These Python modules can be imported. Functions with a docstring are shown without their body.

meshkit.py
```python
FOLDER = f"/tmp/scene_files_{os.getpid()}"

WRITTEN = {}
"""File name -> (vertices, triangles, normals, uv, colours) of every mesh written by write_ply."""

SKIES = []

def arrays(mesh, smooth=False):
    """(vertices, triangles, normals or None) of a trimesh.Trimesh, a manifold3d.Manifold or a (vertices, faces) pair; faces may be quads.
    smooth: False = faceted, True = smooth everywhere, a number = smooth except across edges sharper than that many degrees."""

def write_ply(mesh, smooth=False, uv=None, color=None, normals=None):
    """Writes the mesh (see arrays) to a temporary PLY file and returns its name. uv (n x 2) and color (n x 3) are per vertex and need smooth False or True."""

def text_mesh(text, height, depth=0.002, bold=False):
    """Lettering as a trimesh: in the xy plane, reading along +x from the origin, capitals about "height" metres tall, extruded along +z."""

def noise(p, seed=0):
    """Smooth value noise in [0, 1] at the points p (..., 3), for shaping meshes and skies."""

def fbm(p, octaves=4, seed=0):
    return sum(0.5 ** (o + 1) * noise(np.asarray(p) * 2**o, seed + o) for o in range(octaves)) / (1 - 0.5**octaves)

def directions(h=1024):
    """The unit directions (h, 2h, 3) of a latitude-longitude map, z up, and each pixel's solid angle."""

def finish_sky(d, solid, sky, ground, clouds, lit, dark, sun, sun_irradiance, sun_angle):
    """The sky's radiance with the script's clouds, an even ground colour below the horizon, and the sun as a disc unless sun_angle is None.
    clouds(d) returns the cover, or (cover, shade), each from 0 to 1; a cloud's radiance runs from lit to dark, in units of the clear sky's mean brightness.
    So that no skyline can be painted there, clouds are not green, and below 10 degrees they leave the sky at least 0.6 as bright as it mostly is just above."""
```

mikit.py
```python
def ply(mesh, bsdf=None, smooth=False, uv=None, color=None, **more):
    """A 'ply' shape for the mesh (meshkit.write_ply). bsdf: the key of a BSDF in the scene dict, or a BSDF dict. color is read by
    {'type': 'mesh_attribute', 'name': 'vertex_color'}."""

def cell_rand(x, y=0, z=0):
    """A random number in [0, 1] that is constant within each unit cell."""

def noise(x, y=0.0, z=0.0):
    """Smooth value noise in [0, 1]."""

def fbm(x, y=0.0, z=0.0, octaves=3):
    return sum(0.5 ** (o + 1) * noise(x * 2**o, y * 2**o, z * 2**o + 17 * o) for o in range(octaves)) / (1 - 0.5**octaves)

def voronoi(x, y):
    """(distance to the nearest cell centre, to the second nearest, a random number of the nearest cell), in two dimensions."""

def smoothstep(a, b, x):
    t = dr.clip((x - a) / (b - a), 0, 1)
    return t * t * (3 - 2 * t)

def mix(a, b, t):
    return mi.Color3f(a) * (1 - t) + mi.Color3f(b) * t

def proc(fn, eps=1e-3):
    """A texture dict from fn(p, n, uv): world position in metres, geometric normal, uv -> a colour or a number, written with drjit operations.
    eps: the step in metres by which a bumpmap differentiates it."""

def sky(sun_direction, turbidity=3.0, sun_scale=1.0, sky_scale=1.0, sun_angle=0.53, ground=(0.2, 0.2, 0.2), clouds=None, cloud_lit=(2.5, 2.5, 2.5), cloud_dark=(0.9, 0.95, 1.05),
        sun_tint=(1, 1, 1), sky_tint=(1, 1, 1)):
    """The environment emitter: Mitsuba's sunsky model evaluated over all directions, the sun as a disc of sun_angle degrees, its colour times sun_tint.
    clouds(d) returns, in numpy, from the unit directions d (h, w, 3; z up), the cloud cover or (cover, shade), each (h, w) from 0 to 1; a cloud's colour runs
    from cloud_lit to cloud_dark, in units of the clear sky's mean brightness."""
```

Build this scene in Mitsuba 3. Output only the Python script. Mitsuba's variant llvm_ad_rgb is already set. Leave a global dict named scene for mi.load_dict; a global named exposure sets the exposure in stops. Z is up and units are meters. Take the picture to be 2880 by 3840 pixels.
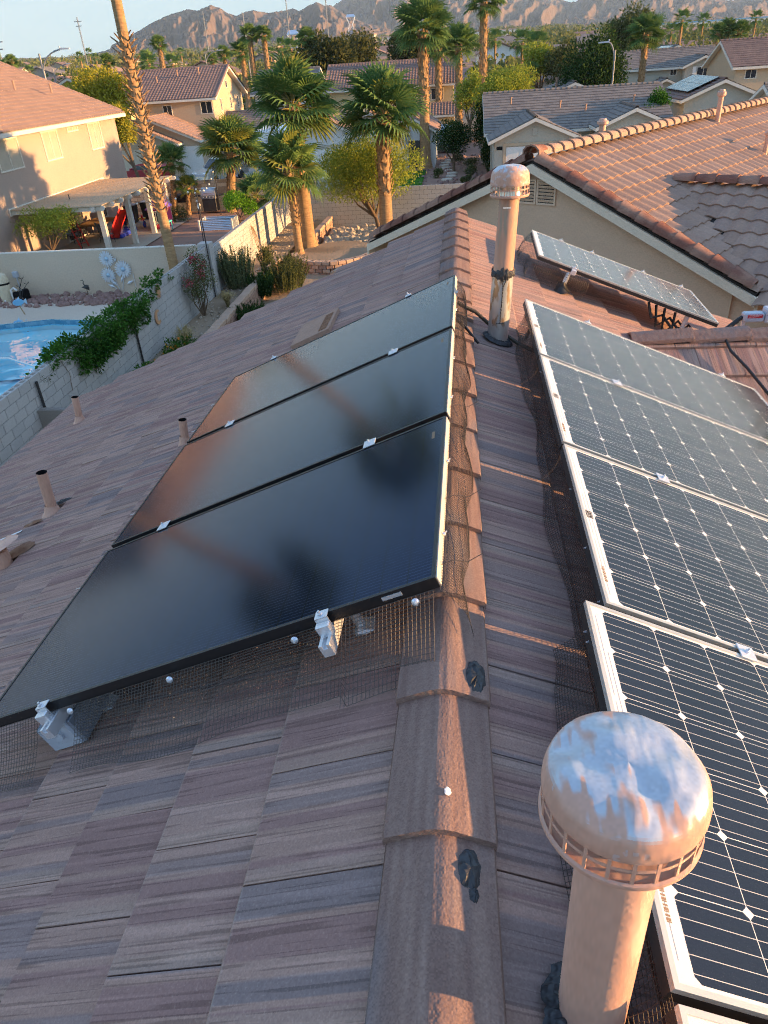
import math, random
import numpy as np, trimesh
import drjit as dr
import mitsuba as mi
import mikit, meshkit
from mikit import noise, fbm, cell_rand, smoothstep, mix, proc
T = mi.ScalarTransform4f
RNG = np.random.default_rng(11)
scene, labels = {}, {}
EYE = 6.6
# ---------------------------------------------------------------- camera, sky, exposure
FWD, UP = np.array([-0.1065569, 0.84066528, -0.53096847]), np.array([0.00118142, 0.53411546, 0.84541071])
CAM = np.array([0.0, 0.0, EYE])
scene['camera'] = {'type': 'perspective', 'fov': 56.25, 'fov_axis': 'x', 'near_clip': 0.05, 'far_clip': 30000.0,
                   'to_world': T().look_at(origin=CAM.tolist(), target=(CAM + FWD).tolist(), up=UP.tolist())}
SUN_EL, SUN_S = 8.0, -0.06
sun = np.array([1.0, SUN_S, math.tan(math.radians(SUN_EL)) * math.hypot(1, SUN_S)])
def veil(d):
    """A thin even haze layer all round, thickest near the horizon."""
    q = np.clip((46 - np.degrees(np.arcsin(d[..., 2]))) / 36, 0, 1)
    return 0.86 * q * q * (3 - 2 * q) * (0.92 + 0.16 * meshkit.fbm(d * np.array([2.5, 2.5, 9.0]), 3))
scene['sky'] = mikit.sky(sun.tolist(), turbidity=2.0, sun_scale=0.95, sky_scale=1.55, sun_tint=(1.0, 1.0, 1.5), sky_tint=(1.04, 0.98, 1.10),
                         clouds=veil, cloud_lit=(0.24, 0.50, 0.68), cloud_dark=(0.24, 0.50, 0.68))
exposure = 4.1
RIGHT = np.cross(FWD, UP)
def to_px(P):
    d = np.asarray(P, float) - CAM
    z = np.maximum(d @ FWD, 1e-3)
    return np.stack([1440 + 2694 * (d @ RIGHT) / z, 1920 - 2694 * (d @ UP) / z], -1), d @ FWD
def seen_size(P):
    """How large a piece shows in the picture (pixel area of its box inside the frame), to choose the pieces that become parts."""
    q, z = to_px(P)
    if (z < 0.1).any(): return 0.0
    a, b = np.maximum(q.min(0), [0, 0]), np.minimum(q.max(0), [2880, 3840])
    return float(np.prod(np.maximum(b - a, 0)))

# ---------------------------------------------------------------- naming helpers
COUNT = {}
def key_for(name):
    n = COUNT.get(name, 0); COUNT[name] = n + 1
    return name if n == 0 else f'{name}_{n:03d}'
def thing(name, label, cat, group=None):
    k = key_for(name)
    labels[k] = {'label': label, 'category': cat}
    if group: labels[k]['group'] = group
    return k
def put(parent, name, mesh, mat, smooth=False, label=None, kind=None, **kw):
    k = key_for(parent + '__' + name)
    s = mesh if isinstance(mesh, dict) else mikit.ply(mesh, mat, smooth=smooth, **kw)
    scene[k] = s
    if label or kind:
        labels[k] = {}
        if label: labels[k]['label'] = label
        if kind: labels[k]['kind'] = kind
    return k
def one(name, label, cat, mesh, mat, smooth=False, group=None, kind=None, **kw):
    k = thing(name, label, cat, group)
    scene[k] = mesh if isinstance(mesh, dict) else mikit.ply(mesh, mat, smooth=smooth, **kw)
    if kind: labels[k]['kind'] = kind
    return k
def struct(name, mesh, mat, label=None, smooth=False, kind='structure', **kw):
    k = key_for(name); scene[k] = mikit.ply(mesh, mat, smooth=smooth, **kw)
    labels[k] = {'kind': kind, 'label': label or name.replace('_', ' '), 'category': name.replace('_', ' ')}
    return k

# ---------------------------------------------------------------- mesh helpers: (V, F) pairs of triangles
def cat(*ms):
    ms = [m for m in (ms[0] if len(ms) == 1 and isinstance(ms[0], list) else ms) if len(m[0])]
    V, F, n = [], [], 0
    for v, f in ms:
        V.append(np.asarray(v, float)); F.append(np.asarray(f, int) + n); n += len(v)
    return np.vstack(V), np.vstack(F)
def move(m, d): return np.asarray(m[0]) + np.asarray(d, float), m[1]
def xf(m, M, d=(0, 0, 0)): return np.asarray(m[0]) @ np.asarray(M, float).T + np.asarray(d, float), m[1]
def rotz(a):
    c, s = math.cos(a), math.sin(a); return np.array([[c, -s, 0], [s, c, 0], [0, 0, 1.0]])
BOXF = np.array([[0, 2, 1], [0, 3, 2], [4, 5, 6], [4, 6, 7], [0, 1, 5], [0, 5, 4], [1, 2, 6], [1, 6, 5], [2, 3, 7], [2, 7, 6], [3, 0, 4], [3, 4, 7]])
def box(a, b):
    (x0, y0, z0), (x1, y1, z1) = a, b
    return np.array([[x0, y0, z0], [x1, y0, z0], [x1, y1, z0], [x0, y1, z0], [x0, y0, z1], [x1, y0, z1], [x1, y1, z1], [x0, y1, z1]], float), BOXF
def hexa(p): return np.asarray(p, float), BOXF
def obox(c, ex, ey, ez):
    """A box by centre and three half-axis vectors."""
    c, ex, ey, ez = (np.asarray(q, float) for q in (c, ex, ey, ez))
    return np.array([c - ex - ey - ez, c + ex - ey - ez, c + ex + ey - ez, c - ex + ey - ez, c - ex - ey + ez, c + ex - ey + ez, c + ex + ey + ez, c - ex + ey + ez]), BOXF
def cbox(a, b, r=0.01):
    """A box with its edges chamfered."""
    a, b = np.asarray(a, float), np.asarray(b, float); c, h = (a + b) / 2, (b - a) / 2
    r = min(r, 0.45 * h.min()); pts = []
    for s in np.ndindex(2, 2, 2):
        s = np.array(s) * 2 - 1
        for k in range(3):
            q = h - r; q[k] = h[k]; pts.append(c + s * q)
    m = trimesh.convex.convex_hull(np.array(pts)); return np.array(m.vertices), np.array(m.faces)
def hull(pts):
    pts = np.asarray(pts, float); q = pts - pts.mean(0); u, sv, vt = np.linalg.svd(q, full_matrices=True)
    if len(pts) < 4 or sv[-1] < 1e-3: pts = np.vstack([pts + vt[2] * .004, pts - vt[2] * .004])
    m = trimesh.convex.convex_hull(pts); return np.array(m.vertices), np.array(m.faces)
def frame_of(t):
    t = t / np.linalg.norm(t); a = np.array([0, 0, 1.0]) if abs(t[2]) < 0.9 else np.array([1.0, 0, 0])
    u = np.cross(a, t); u /= np.linalg.norm(u); return u, np.cross(t, u)
def tube(pts, r, n=8, caps=True):
    pts = np.asarray(pts, float); r = np.broadcast_to(np.asarray(r, float), (len(pts),))
    tan = np.gradient(pts, axis=0); u, v = frame_of(tan[0]); V = []
    ang = np.arange(n) / n * 2 * np.pi
    for i in range(len(pts)):
        t = tan[i] / np.linalg.norm(tan[i]); u = u - t * (u @ t); u /= np.linalg.norm(u); v = np.cross(t, u)
        V.append(pts[i] + r[i] * (np.cos(ang)[:, None] * u + np.sin(ang)[:, None] * v))
    V = np.vstack(V); F = []
    for i in range(len(pts) - 1):
        for j in range(n):
            a, b, c, d = i * n + j, i * n + (j + 1) % n, (i + 1) * n + (j + 1) % n, (i + 1) * n + j
            F += [[a, b, c], [a, c, d]]
    if caps:
        V = np.vstack([V, pts[:1], pts[-1:]]); k = len(V) - 2
        for j in range(n):
            F += [[k, (j + 1) % n, j], [k + 1, (len(pts) - 1) * n + j, (len(pts) - 1) * n + (j + 1) % n]]
    return V, np.array(F)
def lathe(prof, n=32, c=(0, 0, 0)):
    prof = np.asarray(prof, float); ang = np.arange(n) / n * 2 * np.pi
    V = np.stack([prof[:, None, 0] * np.cos(ang), prof[:, None, 0] * np.sin(ang), np.repeat(prof[:, 1:2], n, 1)], -1).reshape(-1, 3)
    F = []
    for i in range(len(prof) - 1):
        for j in range(n):
            a, b, cc, d = i * n + j, i * n + (j + 1) % n, (i + 1) * n + (j + 1) % n, (i + 1) * n + j
            F += [[a, b, cc], [a, cc, d]]
    return V + np.asarray(c, float), np.array(F)
def grid(P):
    """A surface from points (h, w, 3)."""
    h, w = P.shape[:2]; i = np.arange(h * w).reshape(h, w)
    a, b, c, d = i[:-1, :-1].ravel(), i[:-1, 1:].ravel(), i[1:, 1:].ravel(), i[1:, :-1].ravel()
    return P.reshape(-1, 3), np.vstack([np.stack([a, b, c], 1), np.stack([a, c, d], 1)])
def extrude(poly, h):
    """A closed prism from points (n, 2) in x, y; z from 0 to h."""
    from shapely.geometry import Polygon
    m = trimesh.creation.extrude_polygon(Polygon(poly), h, engine='earcut'); return np.array(m.vertices), np.array(m.faces)
def prism(poly, o, ex, ey, ez, h):
    """extrude() laid along the axes ex, ey (of the outline) and ez (of the depth h) from the point o."""
    v, f = extrude(poly, h); M = np.stack([ex, ey, ez], 1); v = v @ M.T + np.asarray(o, float)
    return (v, f) if np.linalg.det(M) > 0 else (v, f[:, ::-1])
def wires(S, ns, nt, sub, r):
    """A welded mesh of square-ish wires on the surface S(s, t) (arrays in, points out), s and t from 0 to 1."""
    def strip(P):
        n = len(P); t = np.gradient(P, axis=0); t /= np.linalg.norm(t, axis=1, keepdims=True)
        a = np.cross(t, [0.3, 0.5, 0.8]); a /= np.linalg.norm(a, axis=1, keepdims=True); b = np.cross(t, a)
        V = np.stack([P + r * a, P + r * (-0.5 * a + 0.87 * b), P + r * (-0.5 * a - 0.87 * b)], 1).reshape(-1, 3)
        i = np.arange(n - 1) * 3; F = []
        for k in range(3):
            p, q = i + k, i + (k + 1) % 3
            F += [np.stack([p, q, q + 3], 1), np.stack([p, q + 3, p + 3], 1)]
        return V, np.vstack(F)
    out = []
    for s in np.linspace(0, 1, ns): t = np.linspace(0, 1, sub); out.append(strip(S(np.full(sub, s), t)))
    m = max(ns // 2, 8)
    for t in np.linspace(0, 1, nt): s = np.linspace(0, 1, m); out.append(strip(S(s, np.full(m, t))))
    return cat(out)

# ---------------------------------------------------------------- materials
def bsdf(name, d, two=True): scene[name] = {'type': 'twosided', 'b': d} if two else d
def rgb(c): return {'type': 'rgb', 'value': [float(x) for x in c]}
def matte(name, col, bump=None, scale=1.0, eps=2e-3):
    d = {'type': 'diffuse', 'reflectance': proc(col) if callable(col) else rgb(col)}
    if bump: d = {'type': 'bumpmap', 'arbitrary': proc(bump, eps), 'scale': scale, 'bsdf': d}
    bsdf(name, d)
def gloss(name, col, rough=0.4, metal=0.0, spec=0.5, bump=None, scale=1.0, eps=2e-3, **kw):
    d = {'type': 'principled', 'base_color': proc(col) if callable(col) else rgb(col), 'roughness': proc(rough) if callable(rough) else float(rough), 'metallic': proc(metal) if callable(metal) else float(metal), 'specular': float(spec), **kw}
    if bump: d = {'type': 'bumpmap', 'arbitrary': proc(bump, eps), 'scale': scale, 'bsdf': d}
    bsdf(name, d)
def leafy(name, col, trans=0.55):
    scene[name] = {'type': 'principledthin', 'base_color': proc(col) if callable(col) else rgb(col), 'roughness': 0.55, 'spec_trans': 0.0, 'diff_trans': float(trans), 'eta': 1.4}
def vary(c0, c1, f, c2=None, f2=None):
    """A colour that wanders between c0 and c1 with noise of f per metre, with fine grain."""
    def fn(p, n, uv):
        c = mix(c0, c1, fbm(p.x * f, p.y * f, p.z * f))
        if c2 is not None: c = mix(c, mi.Color3f(c2), smoothstep(0.52, 0.75, fbm(p.x * f2 + 7, p.y * f2, p.z * f2 + 3)))
        return c * (0.88 + 0.24 * noise(p.x * 90, p.y * 90, p.z * 90))
    return fn
def grain(f): return lambda p, n, uv: noise(p.x * f, p.y * f, p.z * f) + 0.5 * noise(p.x * f * 2.3, p.y * f * 2.3, p.z * f * 2.3)

def tile_colour(p, n, uv):
    i = dr.floor(uv.y); v = uv.y - i; a = uv.x
    r = cell_rand(i, 3); band = noise(v * 7.5 + r * 91, i * 7.13, 0.0); lo = noise(v * 2.3 + r * 37, i * 3.7, 5.0)
    fine = noise(v * 70 + r * 50, a * 5 + r * 9, 3.0); streak = noise(v * 26 + r * 77, a * 2.2, 8.0)
    g = noise(p.x * 330, p.y * 330, p.z * 330)
    c = mix((0.375, 0.236, 0.186), (0.415, 0.270, 0.218), lo)
    c = mix(c, mi.Color3f(0.225, 0.178, 0.172), smoothstep(0.58, 0.70, band) * (0.35 + 0.5 * r))
    c = mix(c, mi.Color3f(0.285, 0.168, 0.150), smoothstep(0.36, 0.26, band) * 0.7)
    c = mix(c, mi.Color3f(0.420, 0.290, 0.225), smoothstep(0.86, 0.89, v) * smoothstep(1.0, 0.985, v) * 0.55)
    c = mix(c, c * 0.58, smoothstep(0.60, 0.80, fine) * 0.7)
    c = mix(c, c * 1.25, smoothstep(0.62, 0.8, streak) * 0.6)
    c = mix(c, mi.Color3f(0.40, 0.31, 0.26), smoothstep(0.8, 0.95, g) * 0.25)
    c = mix(c, mi.Color3f(0.42, 0.32, 0.265), smoothstep(0.300, 0.308, a) * 0.45)
    return c * (0.84 + 0.32 * g) * (0.95 + 0.1 * r)
def tile_bump(p, n, uv):
    i = dr.floor(uv.y); v = uv.y - i; r = cell_rand(i, 3)
    return noise(v * 75 + r * 50, uv.x * 5 + r * 9, 3.0) * 1.0 + noise(v * 28 + r * 20, uv.x * 1.5, 1.0) * 0.7 + 0.5 * noise(p.x * 260, p.y * 260, p.z * 260)
matte('m_tile', tile_colour, tile_bump, 0.0022, 1.5e-3)
def cap_colour(p, n, uv):
    s = noise(p.x * 75, p.y * 3.2, p.z * 75); g = noise(p.x * 330, p.y * 330, p.z * 330); lo = fbm(p.x * 7, p.y * 2.6, p.z * 7)
    c = mix((0.215, 0.138, 0.115), (0.30, 0.205, 0.168), s)
    c = mix(c, mi.Color3f(0.185, 0.172, 0.178), smoothstep(0.52, 0.72, lo) * 0.75)
    return c * (0.78 + 0.44 * g)
matte('m_cap', cap_colour, lambda p, n, uv: noise(p.x * 85, p.y * 4, p.z * 85) + 0.6 * noise(p.x * 300, p.y * 300, p.z * 300), 0.0022, 1.5e-3)
matte('m_underlay', (0.05, 0.045, 0.042))
matte('m_edge', vary((0.30, 0.22, 0.18), (0.38, 0.28, 0.22), 9))
gloss('m_sealant', lambda p, n, uv: mix((0.018, 0.018, 0.02), (0.06, 0.062, 0.068), fbm(p.x * 60, p.y * 60, p.z * 60)), 0.5, bump=grain(70), scale=0.006)

# the black panels: dark glass with a fine print of ribbons and cell gaps
def print_black(p, n, uv):
    u, v = uv.x, uv.y           # metres along the slope and along the ridge
    q = v / 0.0138; d = dr.abs(q - dr.floor(q) - 0.5)
    rib = smoothstep(0.085, 0.05, d) * (0.45 + 0.55 * noise(u * 110, dr.floor(q) * 3.1, 2.0))
    w = u / 0.0835; e = dr.abs(w - dr.floor(w) - 0.5)
    gap = smoothstep(0.475, 0.485, e)
    c = mix((0.002, 0.0035, 0.010), (0.003, 0.005, 0.013), noise(dr.floor(w) * 3.3, dr.floor(v / 0.167) * 5.1, 1.0))
    c = mix(c, mi.Color3f(0.06, 0.085, 0.14), rib * 0.85)
    return mix(c, mi.Color3f(0.003, 0.003, 0.004), gap)
gloss('m_black_glass', print_black, 0.115, 0.0, 0.26, spec_tint=0.75)
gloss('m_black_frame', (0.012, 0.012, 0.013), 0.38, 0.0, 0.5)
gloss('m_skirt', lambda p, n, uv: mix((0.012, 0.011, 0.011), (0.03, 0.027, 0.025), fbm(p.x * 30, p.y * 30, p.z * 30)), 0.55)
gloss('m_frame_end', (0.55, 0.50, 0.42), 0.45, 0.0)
def print_cell(p, n, uv):
    i = dr.floor(uv.y); v = uv.y - i; u = uv.x - dr.floor(uv.x)
    q = v * 5; d = dr.abs(q - dr.floor(q) - 0.5)
    bus = smoothstep(0.026, 0.018, d)
    tex = noise(p.x * 900, p.y * 900, p.z * 900); big = cell_rand(i, 5)
    c = mix((0.008, 0.010, 0.020), (0.016, 0.019, 0.034), tex) * (0.85 + 0.3 * big)
    c = mix(c, mi.Color3f(0.07, 0.07, 0.08), smoothstep(0.86, 0.93, tex) * 0.5)
    pin = smoothstep(0.012, 0.006, dr.minimum(u, 1 - u)) * 0.0
    return mix(c, mi.Color3f(0.62, 0.60, 0.55), bus * (1 - pin))
gloss('m_cell', print_cell, 0.08, 0.0, 0.45)
gloss('m_backsheet', lambda p, n, uv: mix((0.70, 0.68, 0.63), (0.78, 0.76, 0.71), fbm(p.x * 20, p.y * 20, p.z * 20)), 0.14, 0.0, 0.5)
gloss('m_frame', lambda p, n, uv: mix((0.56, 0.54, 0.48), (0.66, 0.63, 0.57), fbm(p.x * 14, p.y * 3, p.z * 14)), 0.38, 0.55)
gloss('m_alu', (0.72, 0.73, 0.75), 0.38, 0.6)
gloss('m_bolt', (0.70, 0.74, 0.80), 0.25, 0.6)
gloss('m_wire', (0.060, 0.048, 0.040), 0.5)
gloss('m_cable', (0.016, 0.015, 0.015), 0.45)
gloss('m_conduit', (0.055, 0.047, 0.032), 0.55)
gloss('m_box_grey', (0.42, 0.46, 0.52), 0.45)
gloss('m_box_dark', lambda p, n, uv: mix((0.16, 0.18, 0.21), (0.24, 0.26, 0.30), noise(p.x * 9, p.y * 9, p.z * 80)), 0.5)
matte('m_red_label', (0.55, 0.05, 0.06)); matte('m_white', (0.78, 0.78, 0.76)); matte('m_black', (0.015, 0.015, 0.016))
# vent paint: salmon paint, worn to bare galvanised steel on the top of the cap
def worn(p):
    w = fbm(p.x * 13 + 3.3, p.y * 9 + 1, p.z * 9, 3) + 0.22 * (noise(p.x * 150, p.y * 40, p.z * 60) - 0.5)
    return smoothstep(0.40, 0.50, w)
def vent_mask(p, n): return worn(p) * smoothstep(0.50, 0.82, n.z + 0.2 * (noise(p.x * 130, p.y * 45, p.z * 50) - 0.5)) + smoothstep(0.60, 0.66, worn(p) * fbm(p.x * 60, p.y * 60, p.z * 60)) * 0.4
PINK0, PINK1, ZINC = (0.50, 0.285, 0.205), (0.60, 0.36, 0.265), (0.52, 0.55, 0.59)
def vent_colour(p, n, uv):
    c = mix(PINK0, PINK1, fbm(p.x * 18, p.y * 18, p.z * 9))
    c = mix(c, mi.Color3f(ZINC), dr.clip(vent_mask(p, n), 0, 1))
    return c * (0.92 + 0.16 * noise(p.x * 240, p.y * 240, p.z * 60))
gloss('m_vent_cap', vent_colour, lambda p, n, uv: 0.50 - 0.06 * dr.clip(vent_mask(p, n), 0, 1), lambda p, n, uv: 0.5 * dr.clip(vent_mask(p, n), 0, 1), 0.5,
      bump=lambda p, n, uv: fbm(p.x * 15, p.y * 15, p.z * 15) + 0.05 * noise(p.x * 160, p.y * 40, p.z * 90), scale=0.016)
gloss('m_vent_paint', lambda p, n, uv: mix(PINK0, PINK1, fbm(p.x * 16, p.y * 16, p.z * 5)) * (0.93 + 0.14 * noise(p.x * 200, p.y * 200, p.z * 40)), 0.42, bump=grain(120), scale=0.0008)
def old_pipe(p, n, uv):
    c = mix((0.42, 0.235, 0.165), (0.55, 0.33, 0.235), fbm(p.x * 30, p.y * 30, p.z * 6))
    return mix(c, mi.Color3f(0.36, 0.27, 0.20), smoothstep(0.55, 0.75, fbm(p.x * 45, p.y * 45, p.z * 5)))
gloss('m_old_pipe', old_pipe, 0.42)
gloss('m_zinc', lambda p, n, uv: mix(mix((0.42, 0.43, 0.43), (0.66, 0.66, 0.62), fbm(p.x * 30, p.y * 30, p.z * 14)), mi.Color3f(0.36, 0.26, 0.17), smoothstep(0.55, 0.7, fbm(p.x * 40, p.y * 40, p.z * 12 + 5))), 0.38, 0.6)
gloss('m_chrome_in', (0.60, 0.58, 0.52), 0.22, 0.9)
# ================================================================ the house under the camera
C, S = math.cos(math.radians(22.91)), math.sin(math.radians(22.91)); TAN = S / C
XR, ZR = -0.045, EYE - 1.365           # ridge line x and height of the roof planes' meeting
YW, ZW = 5.68, 4.662                   # side wing: ridge y and height
RAKE_Y, EAVE_U = 8.10, 5.19
LEFT = dict(o=np.array([XR, 0, ZR]), a=np.array([0, 1.0, 0]), d=np.array([-C, 0, -S]), n=np.array([-S, 0, C]), rev=True)
RGHT = dict(o=np.array([XR, 0, ZR]), a=np.array([0, 1.0, 0]), d=np.array([C, 0, -S]), n=np.array([S, 0, C]), rev=False)
WNEAR = dict(o=np.array([0, YW, ZW]), a=np.array([1.0, 0, 0]), d=np.array([0, -C, -S]), n=np.array([0, -S, C]), rev=False)
WFAR = dict(o=np.array([0, YW, ZW]), a=np.array([1.0, 0, 0]), d=np.array([0, C, -S]), n=np.array([0, S, C]), rev=True)
def on(fr, w, u, h=0.0): return fr['o'] + w * fr['a'] + u * fr['d'] + h * fr['n']
TILE_ID = [0]
def slab_tile(fr, u0, u1, w0, w1):
    """One flat concrete tile: (V, F, uv). uv = metres down the slope, tile number + share of the width."""
    i = TILE_ID[0]; TILE_ID[0] += 1
    j = RNG.normal(0, 0.0016, 4)
    tail = 0.004 + j[0]
    prof = [(u0 - 0.03, -0.026), (u1 - 0.007 + j[1], tail), (u1 + j[1], tail - 0.006), (u1 + j[1], -0.021), (u0 - 0.03, -0.034)]
    g = 0.0022; V, UV = [], []
    for w in (w0 + g, w1 - g):
        for u, h in prof:
            V.append(on(fr, w, u + j[2] * (w - w0), h))
            v = (w1 - w) / (w1 - w0) if fr['rev'] else (w - w0) / (w1 - w0)
            UV.append((u - u1 + 0.3125, i + min(max(v, 0.001), 0.995)))
    F = []
    for k in range(5):
        a, b = k, (k + 1) % 5
        F += [[a, b, b + 5], [a, b + 5, a + 5]]
    F += [[0, 2, 1], [0, 3, 2], [0, 4, 3], [5, 6, 7], [5, 7, 8], [5, 8, 9]]
    F = np.array(F)
    V = np.array(V)
    m = trimesh.Trimesh(V, F, process=False)
    if m.volume < 0: F = F[:, ::-1]
    return V, F, np.array(UV)
def clip_tile(t, keep):
    return t if keep(t[0].mean(0)) else None
tiles = []
E0, DE, CW = 0.485 - 0.3125, 0.3125, 0.2985
for k in range(0, 16):
    u0, u1 = (0.03 if k == 0 else E0 + DE * k), E0 + DE * (k + 1)
    off = 0.728 if k % 2 else 0.878
    for j in range(-8, 26):
        w0, w1 = off + CW * j, off + CW * (j + 1)
        if w0 > RAKE_Y - 0.05: continue
        w1 = min(w1, RAKE_Y + (0.03 if k % 2 else -0.02))
        if w1 - w0 < 0.05: continue
        u0, u1 = (0.03 if k == 0 else E0 + DE * k), E0 + DE * (k + 1)
        tiles.append(slab_tile(LEFT, u0, u1, w0, w1))
        u0, u1 = (0.03 if k == 0 else E0 + DE * k - .03), E0 + DE * (k + 1) - .03
        c = on(RGHT, (w0 + w1) / 2, (u0 + u1) / 2)
        if k < 14 and not (c[0] - 1.32 > abs(c[1] - YW)):      # the wing's roof takes over beyond the valleys
            tiles.append(slab_tile(RGHT, u0, u1, w0, w1))
for fr in (WNEAR, WFAR):
    for k in range(0, 9):
        u0, u1 = max(DE * k - 0.16, 0.03), DE * (k + 1) - 0.16
        for j in range(0, 18):
            w0 = 1.05 + 0.15 * (k % 2) + CW * j; c = on(fr, w0 + CW / 2, (u0 + u1) / 2)
            if c[0] - 1.30 > abs(c[1] - YW) - 0.1: tiles.append(slab_tile(fr, u0, u1, w0, w0 + CW))
house = thing('house', 'house in the foreground under brown blended flat tiles, carrying the solar panels', 'house')
order = sorted(range(len(tiles)), key=lambda i: -seen_size(tiles[i][0]))
for i in order[:296]:
    V, F, UV = tiles[i]; put(house + '__roof', 'roof_tile', (V, F), 'm_tile', uv=UV)
rest = [tiles[i] for i in order[296:]]
V, F = cat([(t[0], t[1]) for t in rest])
scene[house + '__roof'] = mikit.ply((V, F), 'm_tile', uv=np.vstack([t[2] for t in rest])); labels[house + '__roof'] = {'kind': 'stuff'}
deck = []
for fr in (LEFT, RGHT):
    q = [on(fr, -2.0, 0, -0.037), on(fr, RAKE_Y - 0.04, 0, -0.037), on(fr, RAKE_Y - 0.04, EAVE_U - 0.05, -0.037), on(fr, -2.0, EAVE_U - 0.05, -0.037)]
    deck.append(hexa([p - fr['n'] * 0.03 for p in q] + q))
put(house, 'roof_deck', cat(deck), 'm_underlay')
wing_deck = [hexa([on(fr, w, u, h) for h in (-0.07, -0.037) for w, u in ((1.32, 0), (7.0, 0), (7.0, 2.9), (1.32 + 2.9 * C, 2.9))]) for fr in (WNEAR, WFAR)]
put(house, 'wing_deck', cat(wing_deck), 'm_underlay')
put(house, 'wall', cat(box((-4.45, -2.0, -0.3), (4.5, 7.75, 3.05)), hexa([(-4.45, 7.60, 3.05), (4.5, 7.60, 3.05), (4.5, 7.75, 3.05), (-4.45, 7.75, 3.05), (-0.2, 7.60, 5.0), (0.1, 7.60, 5.0), (0.1, 7.75, 5.0), (-0.2, 7.75, 5.0)])), 'm_stucco_tan')
# bargeboards under the far rake and the fascia at the eave
for fr in (LEFT, RGHT):
    ends = [(0, RAKE_Y - 0.035), (5.1, RAKE_Y - 0.035)]
    q = [on(fr, RAKE_Y - 0.03, 0.0, -0.04), on(fr, RAKE_Y - 0.03, 5.1, -0.04), on(fr, RAKE_Y + 0.01, 5.1, -0.04), on(fr, RAKE_Y + 0.01, 0.0, -0.04)]
    put(house, 'bargeboard', hexa([p - np.array([0, 0, 0.18]) for p in q] + q), 'm_trim')
put(house, 'fascia', box((XR - 5.12 * C - 0.03, -2.0, ZR - 5.12 * S - 0.24), (XR - 5.12 * C, RAKE_Y, ZR - 5.12 * S - 0.05)), 'm_trim')

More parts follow.
